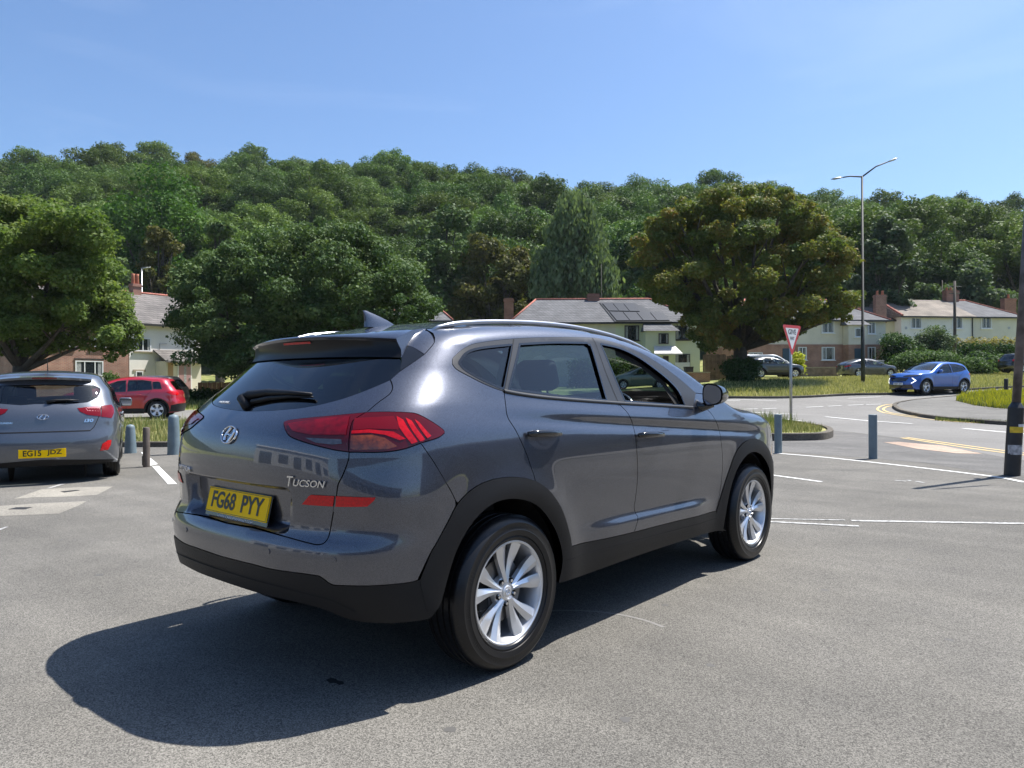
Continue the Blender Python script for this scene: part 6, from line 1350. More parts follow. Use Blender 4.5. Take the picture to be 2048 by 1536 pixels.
hat, SI, hb_ = simple_car('parked_hatchback', 'slate grey hatchback seen from behind at the left edge, yellow plate EG15 JDZ', -6.42, 10.28, math.radians(-27), 0, P_i30, 2.65, .83, .86, .885, 1.45, .95, tail, rl, dlo_h, [[(.26, .98), (.42, .75), (.40, .38)], [(1.16, .96), (1.18, .6), (1.16, .32)], [(2.02, .93), (2.10, .7), (2.08, .34)]], R_=.315, arch=.36, rear_glass=rg_i30, glass_m=G_clear, ws=(2.15, 1.25), handles=[(.45, .86), (1.30, .85)],
    tl=[('tail_lamp', lambda S: S.px(c4((495, 1012), (640, 998), (645, 1066), (560, 1056), (512, 1035))), M_red), ('tail_lamp', lambda S: S.px(c4((648, 997), (712, 990), (726, 1010), (728, 1040), (712, 1076), (648, 1068))), M_red), ('reversing_lamp', lambda S: S.px(c4((540, 1006), (638, 1004), (640, 1032), (560, 1030))), mat('lamp_pink', (.50, .18, .19), .15, 0, 1, .02)), ('reflector', lambda S: S.px(c4((640, 1284), (655, 1240), (690, 1217), (712, 1216), (708, 1245), (690, 1278))), M_red2)],
    hlamp=[('headlamp', lambda S: [(S.yz(3.1, .62), .66), (S.yz(3.3, .62), .62), (S.LC*1.7+S.LS, .62), (S.LC*1.7+S.LS, .74), (S.yz(3.05, .78), .78)], M_clear)], belt=.93)
rear_gm = G_rear
Mi = surfM(SI, 0, SI.px(c4((292, 1069)))[0][1], .003); emblem(hat, Mi, .135, .07)
q = SI.px(c4((568, 1091)))[0]; put_text('i30', 'lettering', surfM(SI, q[0], q[1], .003), M_chrome, hat, .11, .045, .001, .2, bold=.03); q = SI.px(c4((30, 1109)))[0]; put_text('HYUNDAI', 'lettering', surfM(SI, q[0], q[1], .003), M_chrome, hat, .17, .024, .001, .1, bold=.02)
q = SI.px(c4((300, 1300)))[0]; pz = q[1]; pyy = float(SI.P(0, pz)[1])-.012; Mp = Matrix.Translation((0, pyy, pz))@Matrix.Rotation(math.pi/2-.02, 4, 'X'); b = MB(); b.box(-.26, .26, -.0555, .0555, -.012, 0, 0, Mp, .002); pt = b.build('number_plate', M_yel, hat); plate_text('EG15', 'JDZ', Mp, pt)
SI.ribbon('tailgate_seam', SI.px(c4((632, 960), (648, 1000)))+SI.px(c4((630, 1070), (600, 1135), (580, 1152))), .010, M_dark, hb_, .0015, both=True)
zs = SI.px(c4((400, 1162)))[0][1]; us = np.linspace(0, SI.px(c4((580, 1152)))[0][0], 12); SI.ribbon('tailgate_seam', [(-u, zs) for u in us[::-1]]+[(u, zs) for u in us[1:]], .016, M_dark, hb_, .0015)
SI.panel('bumper_recess', [(-.55, pz+.07), (.55, pz+.07), (.40, pz-.085), (-.40, pz-.085)], P_i30, hat, .05, flange=.004, off=.003)
zl = [(0, .20), (.75, .20), (.80, .27), (0, .32)]; SI.panel('bumper_base', [(-.85, .27), (0, .33), (.85, .27), (.80, .24), (-.80, .24)], M_clad, hat, .05, flange=.0, off=.003)
b = MB(); pw = [SI.P(*q)+SI.N(*q)*.02 for q in SI.px(c4((300, 980), (360, 968), (435, 966), (505, 968)))]; b.tube(pw, [.022, .018, .015, .007], 8); b.build('rear_wiper', M_clad, hat, smooth=True)
b = MB(); sp_r = []
for s in np.linspace(-1, 1, 15): 
    a = SI.P(.62*s, 1.37); sp_r.append([(a[0], a[1]+.06, 1.425-.03*s*s), (a[0], a[1]-.14+.06*s*s, 1.395-.03*s*s), (a[0], a[1]-.125+.06*s*s, 1.365-.03*s*s), (a[0], a[1]+.02, 1.35-.03*s*s)])
b.v = [p for r_ in sp_r for p in r_]; b.f = [(i*4+j, (i+1)*4+j, (i+1)*4+(j+1) % 4, i*4+(j+1) % 4) for i in range(14) for j in range(4)]+[(0, 1, 2, 3), (56, 57, 58, 59)]; b.m = [0]*len(b.f); spo = b.build('roof_spoiler', P_i30, hat, auto=.5)
b = MB(); v = [];
for s in np.linspace(-.26, .26, 7): a = SI.P(.62*s, 1.37); v += [(a[0], a[1]-.145+.06*s*s, 1.391), (a[0], a[1]-.131+.06*s*s, 1.368)]
b.add(v, [(2*i, 2*i+1, 2*i+3, 2*i+2) for i in range(6)]); b.build('brake_lamp', M_red, spo)
b = MB(); b.tube([(0, -.12, 1.46), (0, -.19, 1.66)], [.008, .004], 6); b.box(-.02, .02, -.16, -.06, 1.455, 1.475, 0, None, .006); b.build('aerial', M_trim, hat)
# red crossover
zr_ = float(th(-12.5, 27.2))
rlr = [(-.80, 1.10), (-.60, 1.33), (-.40, 1.44), (0, 1.50), (.5, 1.53), (1.0, 1.53), (1.4, 1.47), (1.8, 1.31), (2.15, 1.10), (2.4, 1.03), (3.0, .95), (3.4, .80)]
tr = [(.1, -.66), (.3, -.76), (.5, -.80), (.62, -.80), (.75, -.76), (.9, -.74), (1.02, -.70), (1.15, -.60), (1.3, -.48), (1.5, -.36)]
dl2 = [[(-.16, 1.10), (.12, 1.10), (.16, 1.36), (-.02, 1.37), (-.10, 1.33)], [(.16, 1.08), (.98, 1.02), (.98, 1.42), (.5, 1.425), (.20, 1.38)], [(1.04, 1.01), (1.94, .99), (1.55, 1.30), (1.34, 1.39), (1.05, 1.42)]]
side_tl = lambda S: [(S.yz(-.30, .98), .98), (S.yz(-.50, .88), .88), (S.xz(.62, .86), .86), (S.xz(.52, .93), .93), (S.xz(.60, 1.00), 1.00), (S.yz(-.45, 1.02), 1.02)]
def rg_gen(z0, z1, x0=.56, x1=.46): return lambda S: [(0.0, z0), (S.xz(x0, z0+.02), z0+.02), (S.xz(x1, z1), z1), (0.0, z1+.02)]
hd = lambda z: (lambda S: [(S.yz(S.wb+.42, z), z+.05), (S.yz(S.wb+.55, z-.05), z-.07), (S.LC*1.72+S.LS, z-.07), (S.LC*1.72+S.LS, z+.02), (S.yz(S.wb+.45, z+.06), z+.09)])
f_arg = dict(handles=[(.52, .90), (1.18, .88)])
seam2 = [[(.18, 1.06), (.38, .85), (.42, .40)], [(1.01, 1.0), (1.03, .6), (1.0, .30)], [(2.0, 1.0), (2.06, .7), (2.0, .34)]]
simple_car('parked_crossover', 'red crossover with black wheel arch trim and two tone alloy wheels behind the bollards', (313-1024)/FPX*27.6+.05, 27.9, math.radians(-104), zr_, P_redc, 2.54, .80, .82, .87, 1.53, .98, tr, rlr, dl2, seam2, R_=.335, arch=.38, clad=.40, rear_glass=rg_gen(1.05, 1.38), glass_m=G_priv, ws=(2.10, 1.45), tl=[('tail_lamp', side_tl, M_red2)], hlamp=[('headlamp', hd(.72), M_clear)], spokes=[72*k+d_ for k in range(5) for d_ in (-9, 9)], belt=1.02, **f_arg)
# black car behind it
simple_car('parked_hatchback', 'black hatchback almost hidden behind the tail of the red crossover', (338-1024)/FPX*34, 34, math.radians(-90), float(th(-15, 34)), P_blk, 2.5, .72, .78, .85, 1.44, .95, [(z, y+.06) for z, y in tail], [(y, z-.0) for y, z in rl], dlo_h, [], R_=.31, arch=.36, rear_glass=rg_gen(.98, 1.30), glass_m=G_priv, ws=(2.15, 1.25), tl=[('tail_lamp', side_tl, M_red)], detail=False)
# sage green rounded hatchback across the road
rlg = [(-.65, 1.02), (-.55, 1.22), (-.38, 1.38), (-.1, 1.47), (.4, 1.52), (.9, 1.53), (1.35, 1.44), (1.75, 1.24), (2.1, 1.06), (2.5, .98), (2.9, .86), (3.15, .72)]
tg_ = [(.1, -.55), (.3, -.62), (.5, -.66), (.7, -.65), (.9, -.62), (1.05, -.58), (1.2, -.50), (1.35, -.42), (1.5, -.32)]
dlg = [[(-.28, 1.10), (.10, 1.02), (.06, 1.38), (-.18, 1.30)], [(.16, 1.01), (.86, .97), (.86, 1.43), (.4, 1.43), (.13, 1.39)], [(.93, .965), (1.80, .93), (1.42, 1.25), (1.18, 1.39), (.93, 1.43)]]
g_seam = [[(.12, 1.0), (.34, .8), (.36, .40)], [(.9, .97), (.92, .6), (.9, .3)], [(1.88, .95), (1.94, .6), (1.9, .34)]]
dG = 51.0; rG = (1316-1024)/FPX*dG; zG = 1.284-(778-765.5)/FPX*dG
simple_car('parked_hatchback', 'sage green rounded hatchback across the road, seen through the open SUV window', rG, dG, math.radians(-88), zG, P_grn, 2.46, .66, .73, .83, 1.53, .92, tg_, rlg, dlg, g_seam, R_=.31, arch=.355, rear_glass=rg_gen(1.0, 1.36, .52, .42), glass_m=G_clear, ws=(2.0, 1.25), tl=[('tail_lamp', lambda S: [(S.yz(-.36, .95), .95), (S.xz(.66, .84), .84), (S.xz(.6, .98), .98), (S.yz(-.38, 1.12), 1.12)], M_red)], hlamp=[('headlamp', hd(.72), M_clear)], belt=.98, handles=[(.42, .86), (1.05, .84)])
# dark coupe-like crossover and white van behind the chestnut
dC = 55; rC = (1512-1024)/FPX*dC; zC = float(th(rC, dC))
rlc = [(-.85, 1.02), (-.70, 1.20), (-.45, 1.34), (-.1, 1.46), (.4, 1.54), (.9, 1.54), (1.35, 1.45), (1.8, 1.25), (2.15, 1.08), (2.6, 1.0), (3.1, .92), (3.45, .76)]
simple_car('parked_crossover', 'dark gunmetal crossover parked behind the trunk of the russet tree', rC, dC, math.radians(84), zC, P_chr, 2.64, .80, .92, .90, 1.54, 1.0, tr, rlc, [[(.05, 1.16), (.86, 1.06), (.86, 1.43), (.4, 1.44), (.1, 1.34)], [(.93, 1.055), (1.90, 1.02), (1.45, 1.29), (1.18, 1.42), (.93, 1.44)]], seam2, R_=.34, arch=.39, clad=.40, rear_glass=rg_gen(1.05, 1.28), glass_m=G_clear, ws=(2.1, 1.3), tl=[('tail_lamp', side_tl, M_red)], hlamp=[('headlamp', hd(.78), M_clear)], belt=1.05)
dW = 59; rW = (1496-1024)/FPX*dW; zW = float(th(rW, dW))-.05
rlw = [(-.95, 1.60), (-.85, 1.70), (-.3, 1.78), (.6, 1.80), (1.6, 1.79), (2.1, 1.70), (2.6, 1.42), (3.0, 1.16), (3.3, 1.06), (3.6, .98), (3.85, .82)]
simple_car('van', 'white people carrier parked behind the dark crossover', rW, dW, math.radians(86), zW, P_van, 3.0, .95, .90, .93, 1.80, 1.05, [(.1, -.86), (.4, -.93), (.8, -.94), (1.2, -.92), (1.5, -.88), (1.8, -.80)], rlw, [[(-.6, 1.18), (.9, 1.14), (.9, 1.60), (-.5, 1.60)], [(1.0, 1.13), (1.75, 1.12), (1.75, 1.60), (1.0, 1.60)], [(1.83, 1.12), (2.85, 1.08), (2.4, 1.42), (2.1, 1.58), (1.83, 1.60)]], [], R_=.33, arch=.38, rear_glass=rg_gen(1.15, 1.6, .66, .62), glass_m=G_priv, ws=(3.05, 2.0), belt=1.12, detail=False)
# grey fastback saloon on the far side
dS_ = 57.5; rS = (1704-1024)/FPX*dS_; zS = 1.284+(762.5-754.5)/FPX*dS_
rls = [(-1.0, .96), (-.85, 1.08), (-.5, 1.20), (0, 1.35), (.5, 1.43), (1.0, 1.45), (1.5, 1.38), (1.95, 1.20), (2.35, 1.02), (2.8, .93), (3.3, .84), (3.6, .70)]
ts = [(.1, -.88), (.3, -.96), (.5, -1.0), (.7, -1.0), (.85, -.98), (.95, -.97), (1.05, -.90), (1.3, -.5), (1.45, -.2)]
simple_car('parked_saloon', 'dark grey fastback saloon parked beyond the verge behind the lamp post', rS, dS_, math.radians(80), zS, P_sal, 2.70, .98, .88, .90, 1.45, .92, ts, rls, [[(-.25, 1.06), (.72, .97), (.76, 1.34), (.35, 1.33), (.0, 1.23)], [(.80, .965), (1.90, .93), (1.55, 1.18), (1.28, 1.31), (.82, 1.345)]], [[(.3, 1.0), (.42, .7), (.40, .36)], [(.78, .97), (.82, .6), (.80, .3)]], R_=.325, arch=.37, rear_glass=lambda S: [(0.0, 1.02), (S.xz(.50, 1.03), 1.03), (S.xz(.44, 1.22), 1.22), (0.0, 1.24)], glass_m=G_clear, ws=(2.3, 1.4), tl=[('tail_lamp', lambda S: [(S.yz(-.62, .90), .90), (S.xz(.5, .80), .80), (S.xz(.45, .88), .88), (S.yz(-.66, .96), .96)], M_red2)], belt=.95, handles=[(.45, .82)])
# dark car at the far right
dR = 57; rR = (2026-1024)/FPX*dR; zR_ = 1.284+(760.5-744)/FPX*dR
simple_car('parked_hatchback', 'dark hatchback with a pale roof glint, half hidden behind the striped pole', rR, dR, math.radians(75), zR_, P_blk, 2.55, .75, .80, .87, 1.48, .95, tail, rl, dlo_h, [], R_=.32, arch=.365, rear_glass=rg_gen(1.0, 1.32), glass_m=G_priv, ws=(2.15, 1.25), tl=[('tail_lamp', side_tl, M_red2)], detail=False)
# blue crossover coming round the bend
rlb = [(-.72, 1.08), (-.58, 1.30), (-.38, 1.43), (0, 1.52), (.5, 1.565), (1.0, 1.56), (1.42, 1.48), (1.85, 1.28), (2.2, 1.10), (2.6, 1.03), (3.1, .97), (3.4, .84)]
tb = [(.1, -.60), (.3, -.68), (.5, -.73), (.7, -.73), (.9, -.70), (1.05, -.66), (1.2, -.56), (1.35, -.46), (1.5, -.34)]
dlb = [[(-.22, 1.20), (.20, 1.10), (.80, 1.04), (.80, 1.455), (.35, 1.45), (-.02, 1.38), (-.16, 1.30)], [(.86, 1.035), (1.97, .99), (1.55, 1.30), (1.26, 1.43), (.86, 1.46)]]
blue, SB, bb_ = simple_car('moving_crossover', 'bright blue crossover on the road with lit daytime lamps coming round the bend', 22.09, 37.59, math.radians(-112.8), .668, P_blu, 2.64, .73, .86, .90, 1.565, 1.03, tb, rlb, dlb, [[(.02, 1.08), (.36, .85), (.40, .42)], [(.83, 1.03), (.86, .6), (.84, .34)], [(2.02, 1.0), (2.12, .7), (2.08, .34)]], R_=.345, arch=.385, clad=.36, rear_glass=rg_gen(1.08, 1.40), glass_m=G_priv, ws=(2.12, 1.40),
    tl=[('tail_lamp', side_tl, M_red2)], hlamp=[('headlamp', lambda S: [(S.yz(3.05, .90), .93), (S.yz(3.15, .84), .86), (S.LC*1.66+S.LS, .82), (S.LC*1.80+S.LS, .84), (S.LC*1.80+S.LS, .89), (S.yz(3.3, .93), .93)], M_clear), ('daytime_lamp', lambda S: [(S.LC*1.50+S.LS, .78), (S.LC*1.54+S.LS, .78), (S.LC*1.42+S.LS, .65), (S.LC*1.54+S.LS, .52), (S.LC*1.50+S.LS, .52), (S.LC*1.37+S.LS, .65)], mat('daylight_led', (.8, .8, .8), .3, emis=(1, 1, 1, 1.0)))], plate_f=('AE24', 'OVT', .50, 0.0), spokes=five, belt=1.03, handles=[(.42, .98), (1.0, .95)])
SB.panel('grille', [(SB.LC*1.62+SB.LS, .78), (SB.LC*2+SB.LS, .80), (SB.LC*2+SB.LS, .60), (SB.LC*1.70+SB.LS, .62)], M_gloss, blue, .05, off=.004, both=True); SB.panel('lower_grille', [(SB.LC*1.5+SB.LS, .46), (SB.LC*2+SB.LS, .46), (SB.LC*2+SB.LS, .26), (SB.LC*1.45+SB.LS, .26)], M_gloss, blue, .05, off=.004, both=True)

for src_, r_, d_, a_, lb in ((blue, 12.5, 5.5, 1.9, 'blue crossover parked in the bay to the right of the grey SUV'), (hat, 12.8, 2.6, 1.9, 'slate hatchback parked in the bay to the right of the grey SUV')):
    pass
# ------------------------------------------------------------------ trees, hedges, shrubs
def rdirs(R, n): 
    d = R.normal(size=(n, 3)); return d/np.linalg.norm(d, axis=1, keepdims=True)
def leaf_mesh(name, clumps, n, size, mat_, seed=0, flat=.45, shell=.62, droop=0.0, aspect=1.5, fold=True, up=.45, tintc=.5, jit=.38):
    """n leaf-sized faces spread through the volume of ellipsoid clumps (cx, cy, cz, rx, ry, rz)"""
    R = np.random.RandomState(seed); K = np.array(clumps, float); wt = (K[:, 3]*K[:, 4]*K[:, 5])**(2/3); idx = R.choice(len(K), n, p=wt/wt.sum())
    d = rdirs(R, n); rr = shell+(1-shell)*R.rand(n)**.7; sp_ = R.rand(n) < .16; rr = np.where(sp_, rr*(1.05+.25*R.rand(n)), rr)
    P = K[idx, :3]+d*K[idx, 3:6]*rr[:, None]
    P += jit*K[idx, 3:6]*rdirs(R, n)*R.rand(n)[:, None]
    N_ = d/(K[idx, 3:6]/K[idx, 3:6].max(1, keepdims=True)); N_ /= np.linalg.norm(N_, axis=1, keepdims=True); N_ = N_*.55+np.array([0, 0, up])+rdirs(R, n)*.75; N_ /= np.linalg.norm(N_, axis=1, keepdims=True)
    T = np.cross(N_, rdirs(R, n)); T /= np.linalg.norm(T, axis=1, keepdims=True)+1e-9; B = np.cross(N_, T); s = size*(.5+1.1*R.rand(n)**1.6)[:, None]
    if droop: T = T*(1-droop)+np.array([0, 0, -1])*droop; T /= np.linalg.norm(T, axis=1, keepdims=True); B = np.cross(N_, T); B /= np.linalg.norm(B, axis=1, keepdims=True)+1e-9
    a = s*.5*aspect; b = s*.5
    V_ = np.stack([P-T*a, P-T*a*.1+B*b+N_*b*.25, P+T*a, P-T*a*.1-B*b+N_*b*.25], 1).reshape(-1, 3)
    me = bpy.data.meshes.new(name); me.vertices.add(len(V_)); me.vertices.foreach_set('co', V_.ravel()); me.loops.add(4*n); me.loops.foreach_set('vertex_index', np.arange(4*n)); me.polygons.add(n); me.polygons.foreach_set('loop_start', np.arange(n)*4); me.polygons.foreach_set('loop_total', np.full(n, 4))
    ct = R.rand(len(K)); at = me.attributes.new('tint', 'FLOAT', 'FACE'); at.data.foreach_set('value', np.clip(ct[idx]*tintc+R.rand(n)*(1-tintc), 0, 1)); me.update(); me.materials.append(mat_); return me
M_bark = mat('bark', (.06, .05, .04), .95, var=.35, vscale=5, bump=.6, bscale=14); M_bark_pale = mat('bark_pale', (.22, .21, .19), .9, var=.3, vscale=4)
def trunk_mesh(name, base_r, h_split, limbs, m, parent=None, lean=(0, 0)):
    b = MB(); top_ = Vector((lean[0], lean[1], h_split)); b.tube([(0, 0, -.4), (0, 0, .15), (lean[0]*.4, lean[1]*.4, h_split*.5), top_], [base_r*1.5, base_r*1.1, base_r*.92, base_r*.8], 12)
    for (x, y, z, r) in limbs:
        e = Vector((x, y, z)); mid = top_.lerp(e, .5)+Vector((0, 0, -(e-top_).length*.02))+Vector((x, y, 0))*.06; b.tube([top_-Vector((0, 0, .2)), mid, e], [r, r*.65, r*.22], 7)
        for j in range(2):
            q = mid.lerp(e, .2+.3*j)+Vector((0, 0, 0)); s_ = (j*2-1); e2 = q+Vector((-y*.28*s_+x*.12, x*.28*s_+y*.12, (z-h_split)*.26)); b.tube([q, e2], [r*.4, r*.10], 5)
    return b.build(name, m, parent, smooth=True)
def crown_clumps(R, rx, rz, zc, n, cr, ry=None, top_bias=.0, bottom=-.75, profile=None):
    out = []; ry = ry or rx
    for i in range(n):
        while True:
            d = rdirs(R, 1)[0]
            if d[2] > bottom: break
        f = .55+.42*R.rand()**.6 if i > n*.25 else .45*R.rand()
        k = 1.0 if profile is None else profile(d[2]*f)
        c = cr*(.7+.6*R.rand())
        out.append((d[0]*rx*f*k, d[1]*ry*f*k, zc+d[2]*rz*f, c, c, c*.78))
    return out
def tree(label, u, d_, base_r, h_split, clumps, n, size, mat_, group=None, seed=1, cat='tree', name='broadleaf_tree', bark=None, limbs=None, nl=26, pos=None, lean=(0, 0), **kw):
    p = pos or atpx(u, 760, d_); z0 = gz(p[0], p[1])-.05; root = empty(name, (p[0], p[1], z0), 0, label, cat, group)
    me = leaf_mesh('crown', clumps, n, size, mat_, seed, **kw); o = bpy.data.objects.new('crown', me); C.objects.link(o); o.parent = root
    R = np.random.RandomState(seed+50); K = np.array(clumps)
    if limbs is None:
        idx = R.choice(len(K), min(len(K), nl), replace=False); limbs = [(K[i, 0]*.9, K[i, 1]*.9, K[i, 2], base_r*.36) for i in idx if K[i, 2] > h_split*1.3]
    trunk_mesh('trunk', base_r, h_split, limbs, bark or M_bark, root, lean); return root
def vclump(u, v, d_, base, r, rz=None, dy=0.0):   # clump seen around pixel (u, v), in coordinates relative to the tree's base
    p = atpx(u, v, d_+dy); q = p-base; return (q.x, q.y, q.z, r, r, rz or r*.62)
def shrink(outl, rpx):
    c = np.mean(np.array(outl, float), 0); out = []
    for q in outl:
        v_ = np.array(q, float)-c; L_ = np.linalg.norm(v_); out.append(tuple(c+v_*(max(0, L_-rpx)/L_)))
    return out
def base_at(u, d_): p = atpx(u, 760, d_); return Vector((p.x, p.y, gz(p.x, p.y)-.05))
L_lime = leaf_mat('leaf_maple', [(.060, .105, .026), (.092, .145, .037), (.135, .182, .052), (.18, .21, .07)], .38); L_deep = leaf_mat('leaf_dark', [(.034, .066, .022), (.055, .098, .032), (.090, .140, .050), (.145, .195, .078)], .22); L_russ = leaf_mat('leaf_russet', [(.055, .088, .025), (.09, .13, .036), (.13, .155, .043), (.17, .15, .040), (.21, .125, .037)], .32)
L_wood = leaf_mat('leaf_wood', [(.032, .066, .018), (.053, .100, .027), (.080, .138, .038), (.122, .180, .052)], .24, .9); L_birch = leaf_mat('leaf_birch', [(.08, .12, .060), (.13, .18, .09), (.19, .24, .13)], .35); L_olive = leaf_mat('leaf_olive', [(.05, .06, .02), (.09, .095, .03), (.13, .115, .04)], .3)
L_hedge = leaf_mat('leaf_hedge', [(.02, .05, .012), (.035, .075, .018), (.06, .11, .028)], .2); L_bush = leaf_mat('leaf_bush', [(.035, .07, .02), (.06, .11, .03), (.10, .15, .05)], .3); L_gold = leaf_mat('leaf_gold', [(.22, .25, .02), (.38, .40, .03), (.50, .48, .05)], .35); L_dry = leaf_mat('leaf_dry', [(.16, .15, .06), (.26, .23, .10), (.34, .28, .13)], .3); L_grn = leaf_mat('leaf_greygreen', [(.05, .08, .04), (.08, .12, .06), (.12, .16, .09)], .3)
R = np.random.RandomState(11)
# lime green maple on the left
bs = base_at(42, 33); cl = []
outl = [(-120, 540), (-90, 445), (-60, 412), (10, 400), (60, 396), (110, 412), (160, 440), (190, 475), (205, 540), (225, 575), (245, 610), (252, 650), (235, 672), (205, 660), (160, 640), (110, 650), (70, 660), (20, 655), (-40, 650), (-110, 640)]
for i, (u, v) in enumerate(shrink(outl, 22)):
    for k in range(5): cl.append(vclump(u+R.uniform(-16, 12), v+R.uniform(-12, 16), 33, bs, R.uniform(.4, .8), None, R.uniform(-2.4, 2.4)))
for i in range(120): cl.append(vclump(R.uniform(-120, 210), R.uniform(430, 655), 33, bs, R.uniform(.45, .85), None, R.uniform(-3.4, 3.2)))
cl += [vclump(u, v, 33, bs, r) for u, v, r in ((245, 700, .42), (230, 685, .5), (150, 672, .6), (60, 680, .6), (100, 680, .6), (20, 684, .6), (-20, 680, .7), (80, 690, .5), (130, 688, .5), (0, 700, .45), (180, 690, .45), (222, 715, .3), (262, 672, .5), (250, 650, .6), (255, 690, .4), (240, 625, .6), (270, 655, .4), (215, 690, .5), (40, 700, .5), (70, 700, .45), (-50, 690, .6), (105, 696, .4))]
cl += [vclump(u+R.uniform(-10, 10), v+R.uniform(-10, 10), 33, bs, R.uniform(.25, .5), None, R.uniform(-3, 3)) for u, v in shrink(outl, 6) for k in range(4)]
tree('lime green maple with a short thick trunk over the grey hatchback at the left', 42, 33, .40, 2.0, cl, 170000, .098, L_lime, seed=3, name='maple_tree', tintc=.45, nl=13)
# big dark tree in the centre-left
bs = base_at(600, 42); cl = []
outl = [(345, 640), (350, 590), (372, 545), (400, 515), (440, 500), (480, 490), (520, 478), (560, 462), (610, 450), (650, 445), (690, 450), (730, 462), (765, 485), (790, 520), (800, 560), (830, 585), (858, 600), (866, 625), (840, 640), (410, 715), (450, 742), (500, 750)]
for (u, v) in shrink(outl, 24):
    for k in range(5): cl.append(vclump(u+R.uniform(-14, 14), v+R.uniform(-12, 16), 42, bs, R.uniform(.45, .9), None, R.uniform(-2.8, 2.8)))
for i in range(190): 
    u = R.uniform(365, 820); v = R.uniform(480, 740)
    if v < 480+abs(u-640)*.22: v += 60
    cl.append(vclump(u, v, 42, bs, R.uniform(.6, 1.1), None, R.uniform(-4.8, 4.0)))
cl += [vclump(u+R.uniform(-12, 12), v+R.uniform(-12, 12), 42, bs, R.uniform(.3, .6), None, R.uniform(-3.5, 3.5)) for u, v in shrink(outl, 8) for k in range(4)]+[vclump(R.uniform(380, 830), R.uniform(500, 720), 42, bs, R.uniform(.35, .7), None, R.uniform(-5.5, -4)) for k in range(40)]
tree('large dark green spreading tree behind the rear of the grey SUV', 600, 42, .38, 2.2, cl, 210000, .112, L_deep, seed=4, tintc=.55, aspect=1.3)
# russet horse chestnut
bs = base_at(1481, 47); cl = []
outl = [(1262, 515), (1275, 480), (1300, 450), (1330, 425), (1370, 405), (1410, 392), (1450, 380), (1490, 376), (1535, 378), (1580, 385), (1615, 398), (1645, 425), (1665, 455), (1690, 478), (1700, 510), (1690, 545), (1670, 575), (1700, 610), (1715, 600), (1690, 630), (1655, 640), (1290, 560), (1310, 590), (1345, 610), (1375, 640), (1395, 670), (1415, 695), (1450, 690), (1540, 685), (1590, 670), (1620, 650)]
for (u, v) in shrink(outl, 24):
    for k in range(4): cl.append(vclump(u+R.uniform(-12, 12), v+R.uniform(-8, 12), 47, bs, R.uniform(.4, .8), None, R.uniform(-3, 3)))
for i in range(170):
    a = R.rand()*2*math.pi; f = R.rand()**.42; u = 1483+180*f*math.cos(a); v = 525+125*f*math.sin(a)
    cl.append(vclump(u, v, 47, bs, R.uniform(.45, .85), None, R.uniform(-5.2, 5.2)))
cl += [vclump(u+R.uniform(-12, 12), v+R.uniform(-10, 10), 47, bs, R.uniform(.3, .6), None, R.uniform(-4, 4)) for u, v in shrink(outl, 8) for k in range(4)]
tree('broad russet tinged horse chestnut on the verge left of the give way sign', 1481, 47, .50, 2.3, cl, 190000, .112, L_russ, seed=5, name='horse_chestnut_tree', tintc=.5, flat=.5, aspect=1.7)
bs = base_at(1481, 47)
def shrub(label, uvs, d_, r, n, size, m, u0, seed=1, name='shrub', cat='shrub', group=None, depth=1.0):
    bs = base_at(u0, d_); R_ = np.random.RandomState(seed); cl = [vclump(u, v, d_, bs, r*R_.uniform(.8, 1.25), None, R_.uniform(-depth, depth)) for u, v in uvs for k in range(2)]
    root = empty(name, bs, 0, label, cat, group); me = leaf_mesh('foliage', cl, n, size, m, seed, shell=.4); o = bpy.data.objects.new('foliage', me); C.objects.link(o); o.parent = root
    b = MB()
    for k in range(5): c_ = cl[(k*3) % len(cl)]; b.tube([(c_[0]*.3, c_[1]*.3, -.1), (c_[0]*.8, c_[1]*.8, c_[2])], [.05, .02], 5)
    b.build('stems', M_bark, root); return root
shrub('dark suckering shoots around the foot of the russet chestnut', [(1470, 735), (1488, 745), (1500, 730), (1478, 752)], 46.6, .75, 6000, .11, L_hedge, 1484, 61)
shrub('green shrub against the brick wall behind the hatchback roof', [(195, 752), (210, 757), (222, 754)], 47.5, .45, 1200, .12, L_bush, 208, 62); shrub('pale leafed shrub under the white bay window', [(152, 742), (158, 748)], 47.5, .4, 700, .12, L_grn, 155, 63)
shrub('bright golden conifer beside the give way sign', [(1596, 712), (1597, 722), (1598, 734), (1600, 742)], 59, .45, 2200, .10, L_gold, 1597, 64)
shrub('bushy grey green shrub rising above the hedge at the right', [(1850, 675), (1870, 665), (1890, 680), (1862, 690), (1835, 690), (1880, 695)], 65, .85, 8000, .11, L_grn, 1865, 65)
shrub('dark rounded shrubs at the corner of the brick and cream house', [(1788, 682), (1800, 700), (1785, 715), (1812, 715), (1800, 690), (1820, 700)], 64, 1.2, 10000, .12, L_hedge, 1800, 66)
shrub('wide tangled green bush on the bank behind the blue crossover', [(1830, 718), (1860, 714), (1890, 720), (1920, 726), (1945, 728), (1850, 725), (1880, 730), (1810, 725), (1960, 735), (1910, 735)], 60, 1.0, 18000, .11, L_bush, 1880, 67, depth=1.5)
shrub('small leafy sapling in front of the fence at the right', [(1960, 715), (1985, 722), (1972, 730)], 61, .8, 2500, .16, L_bush, 1972, 68)
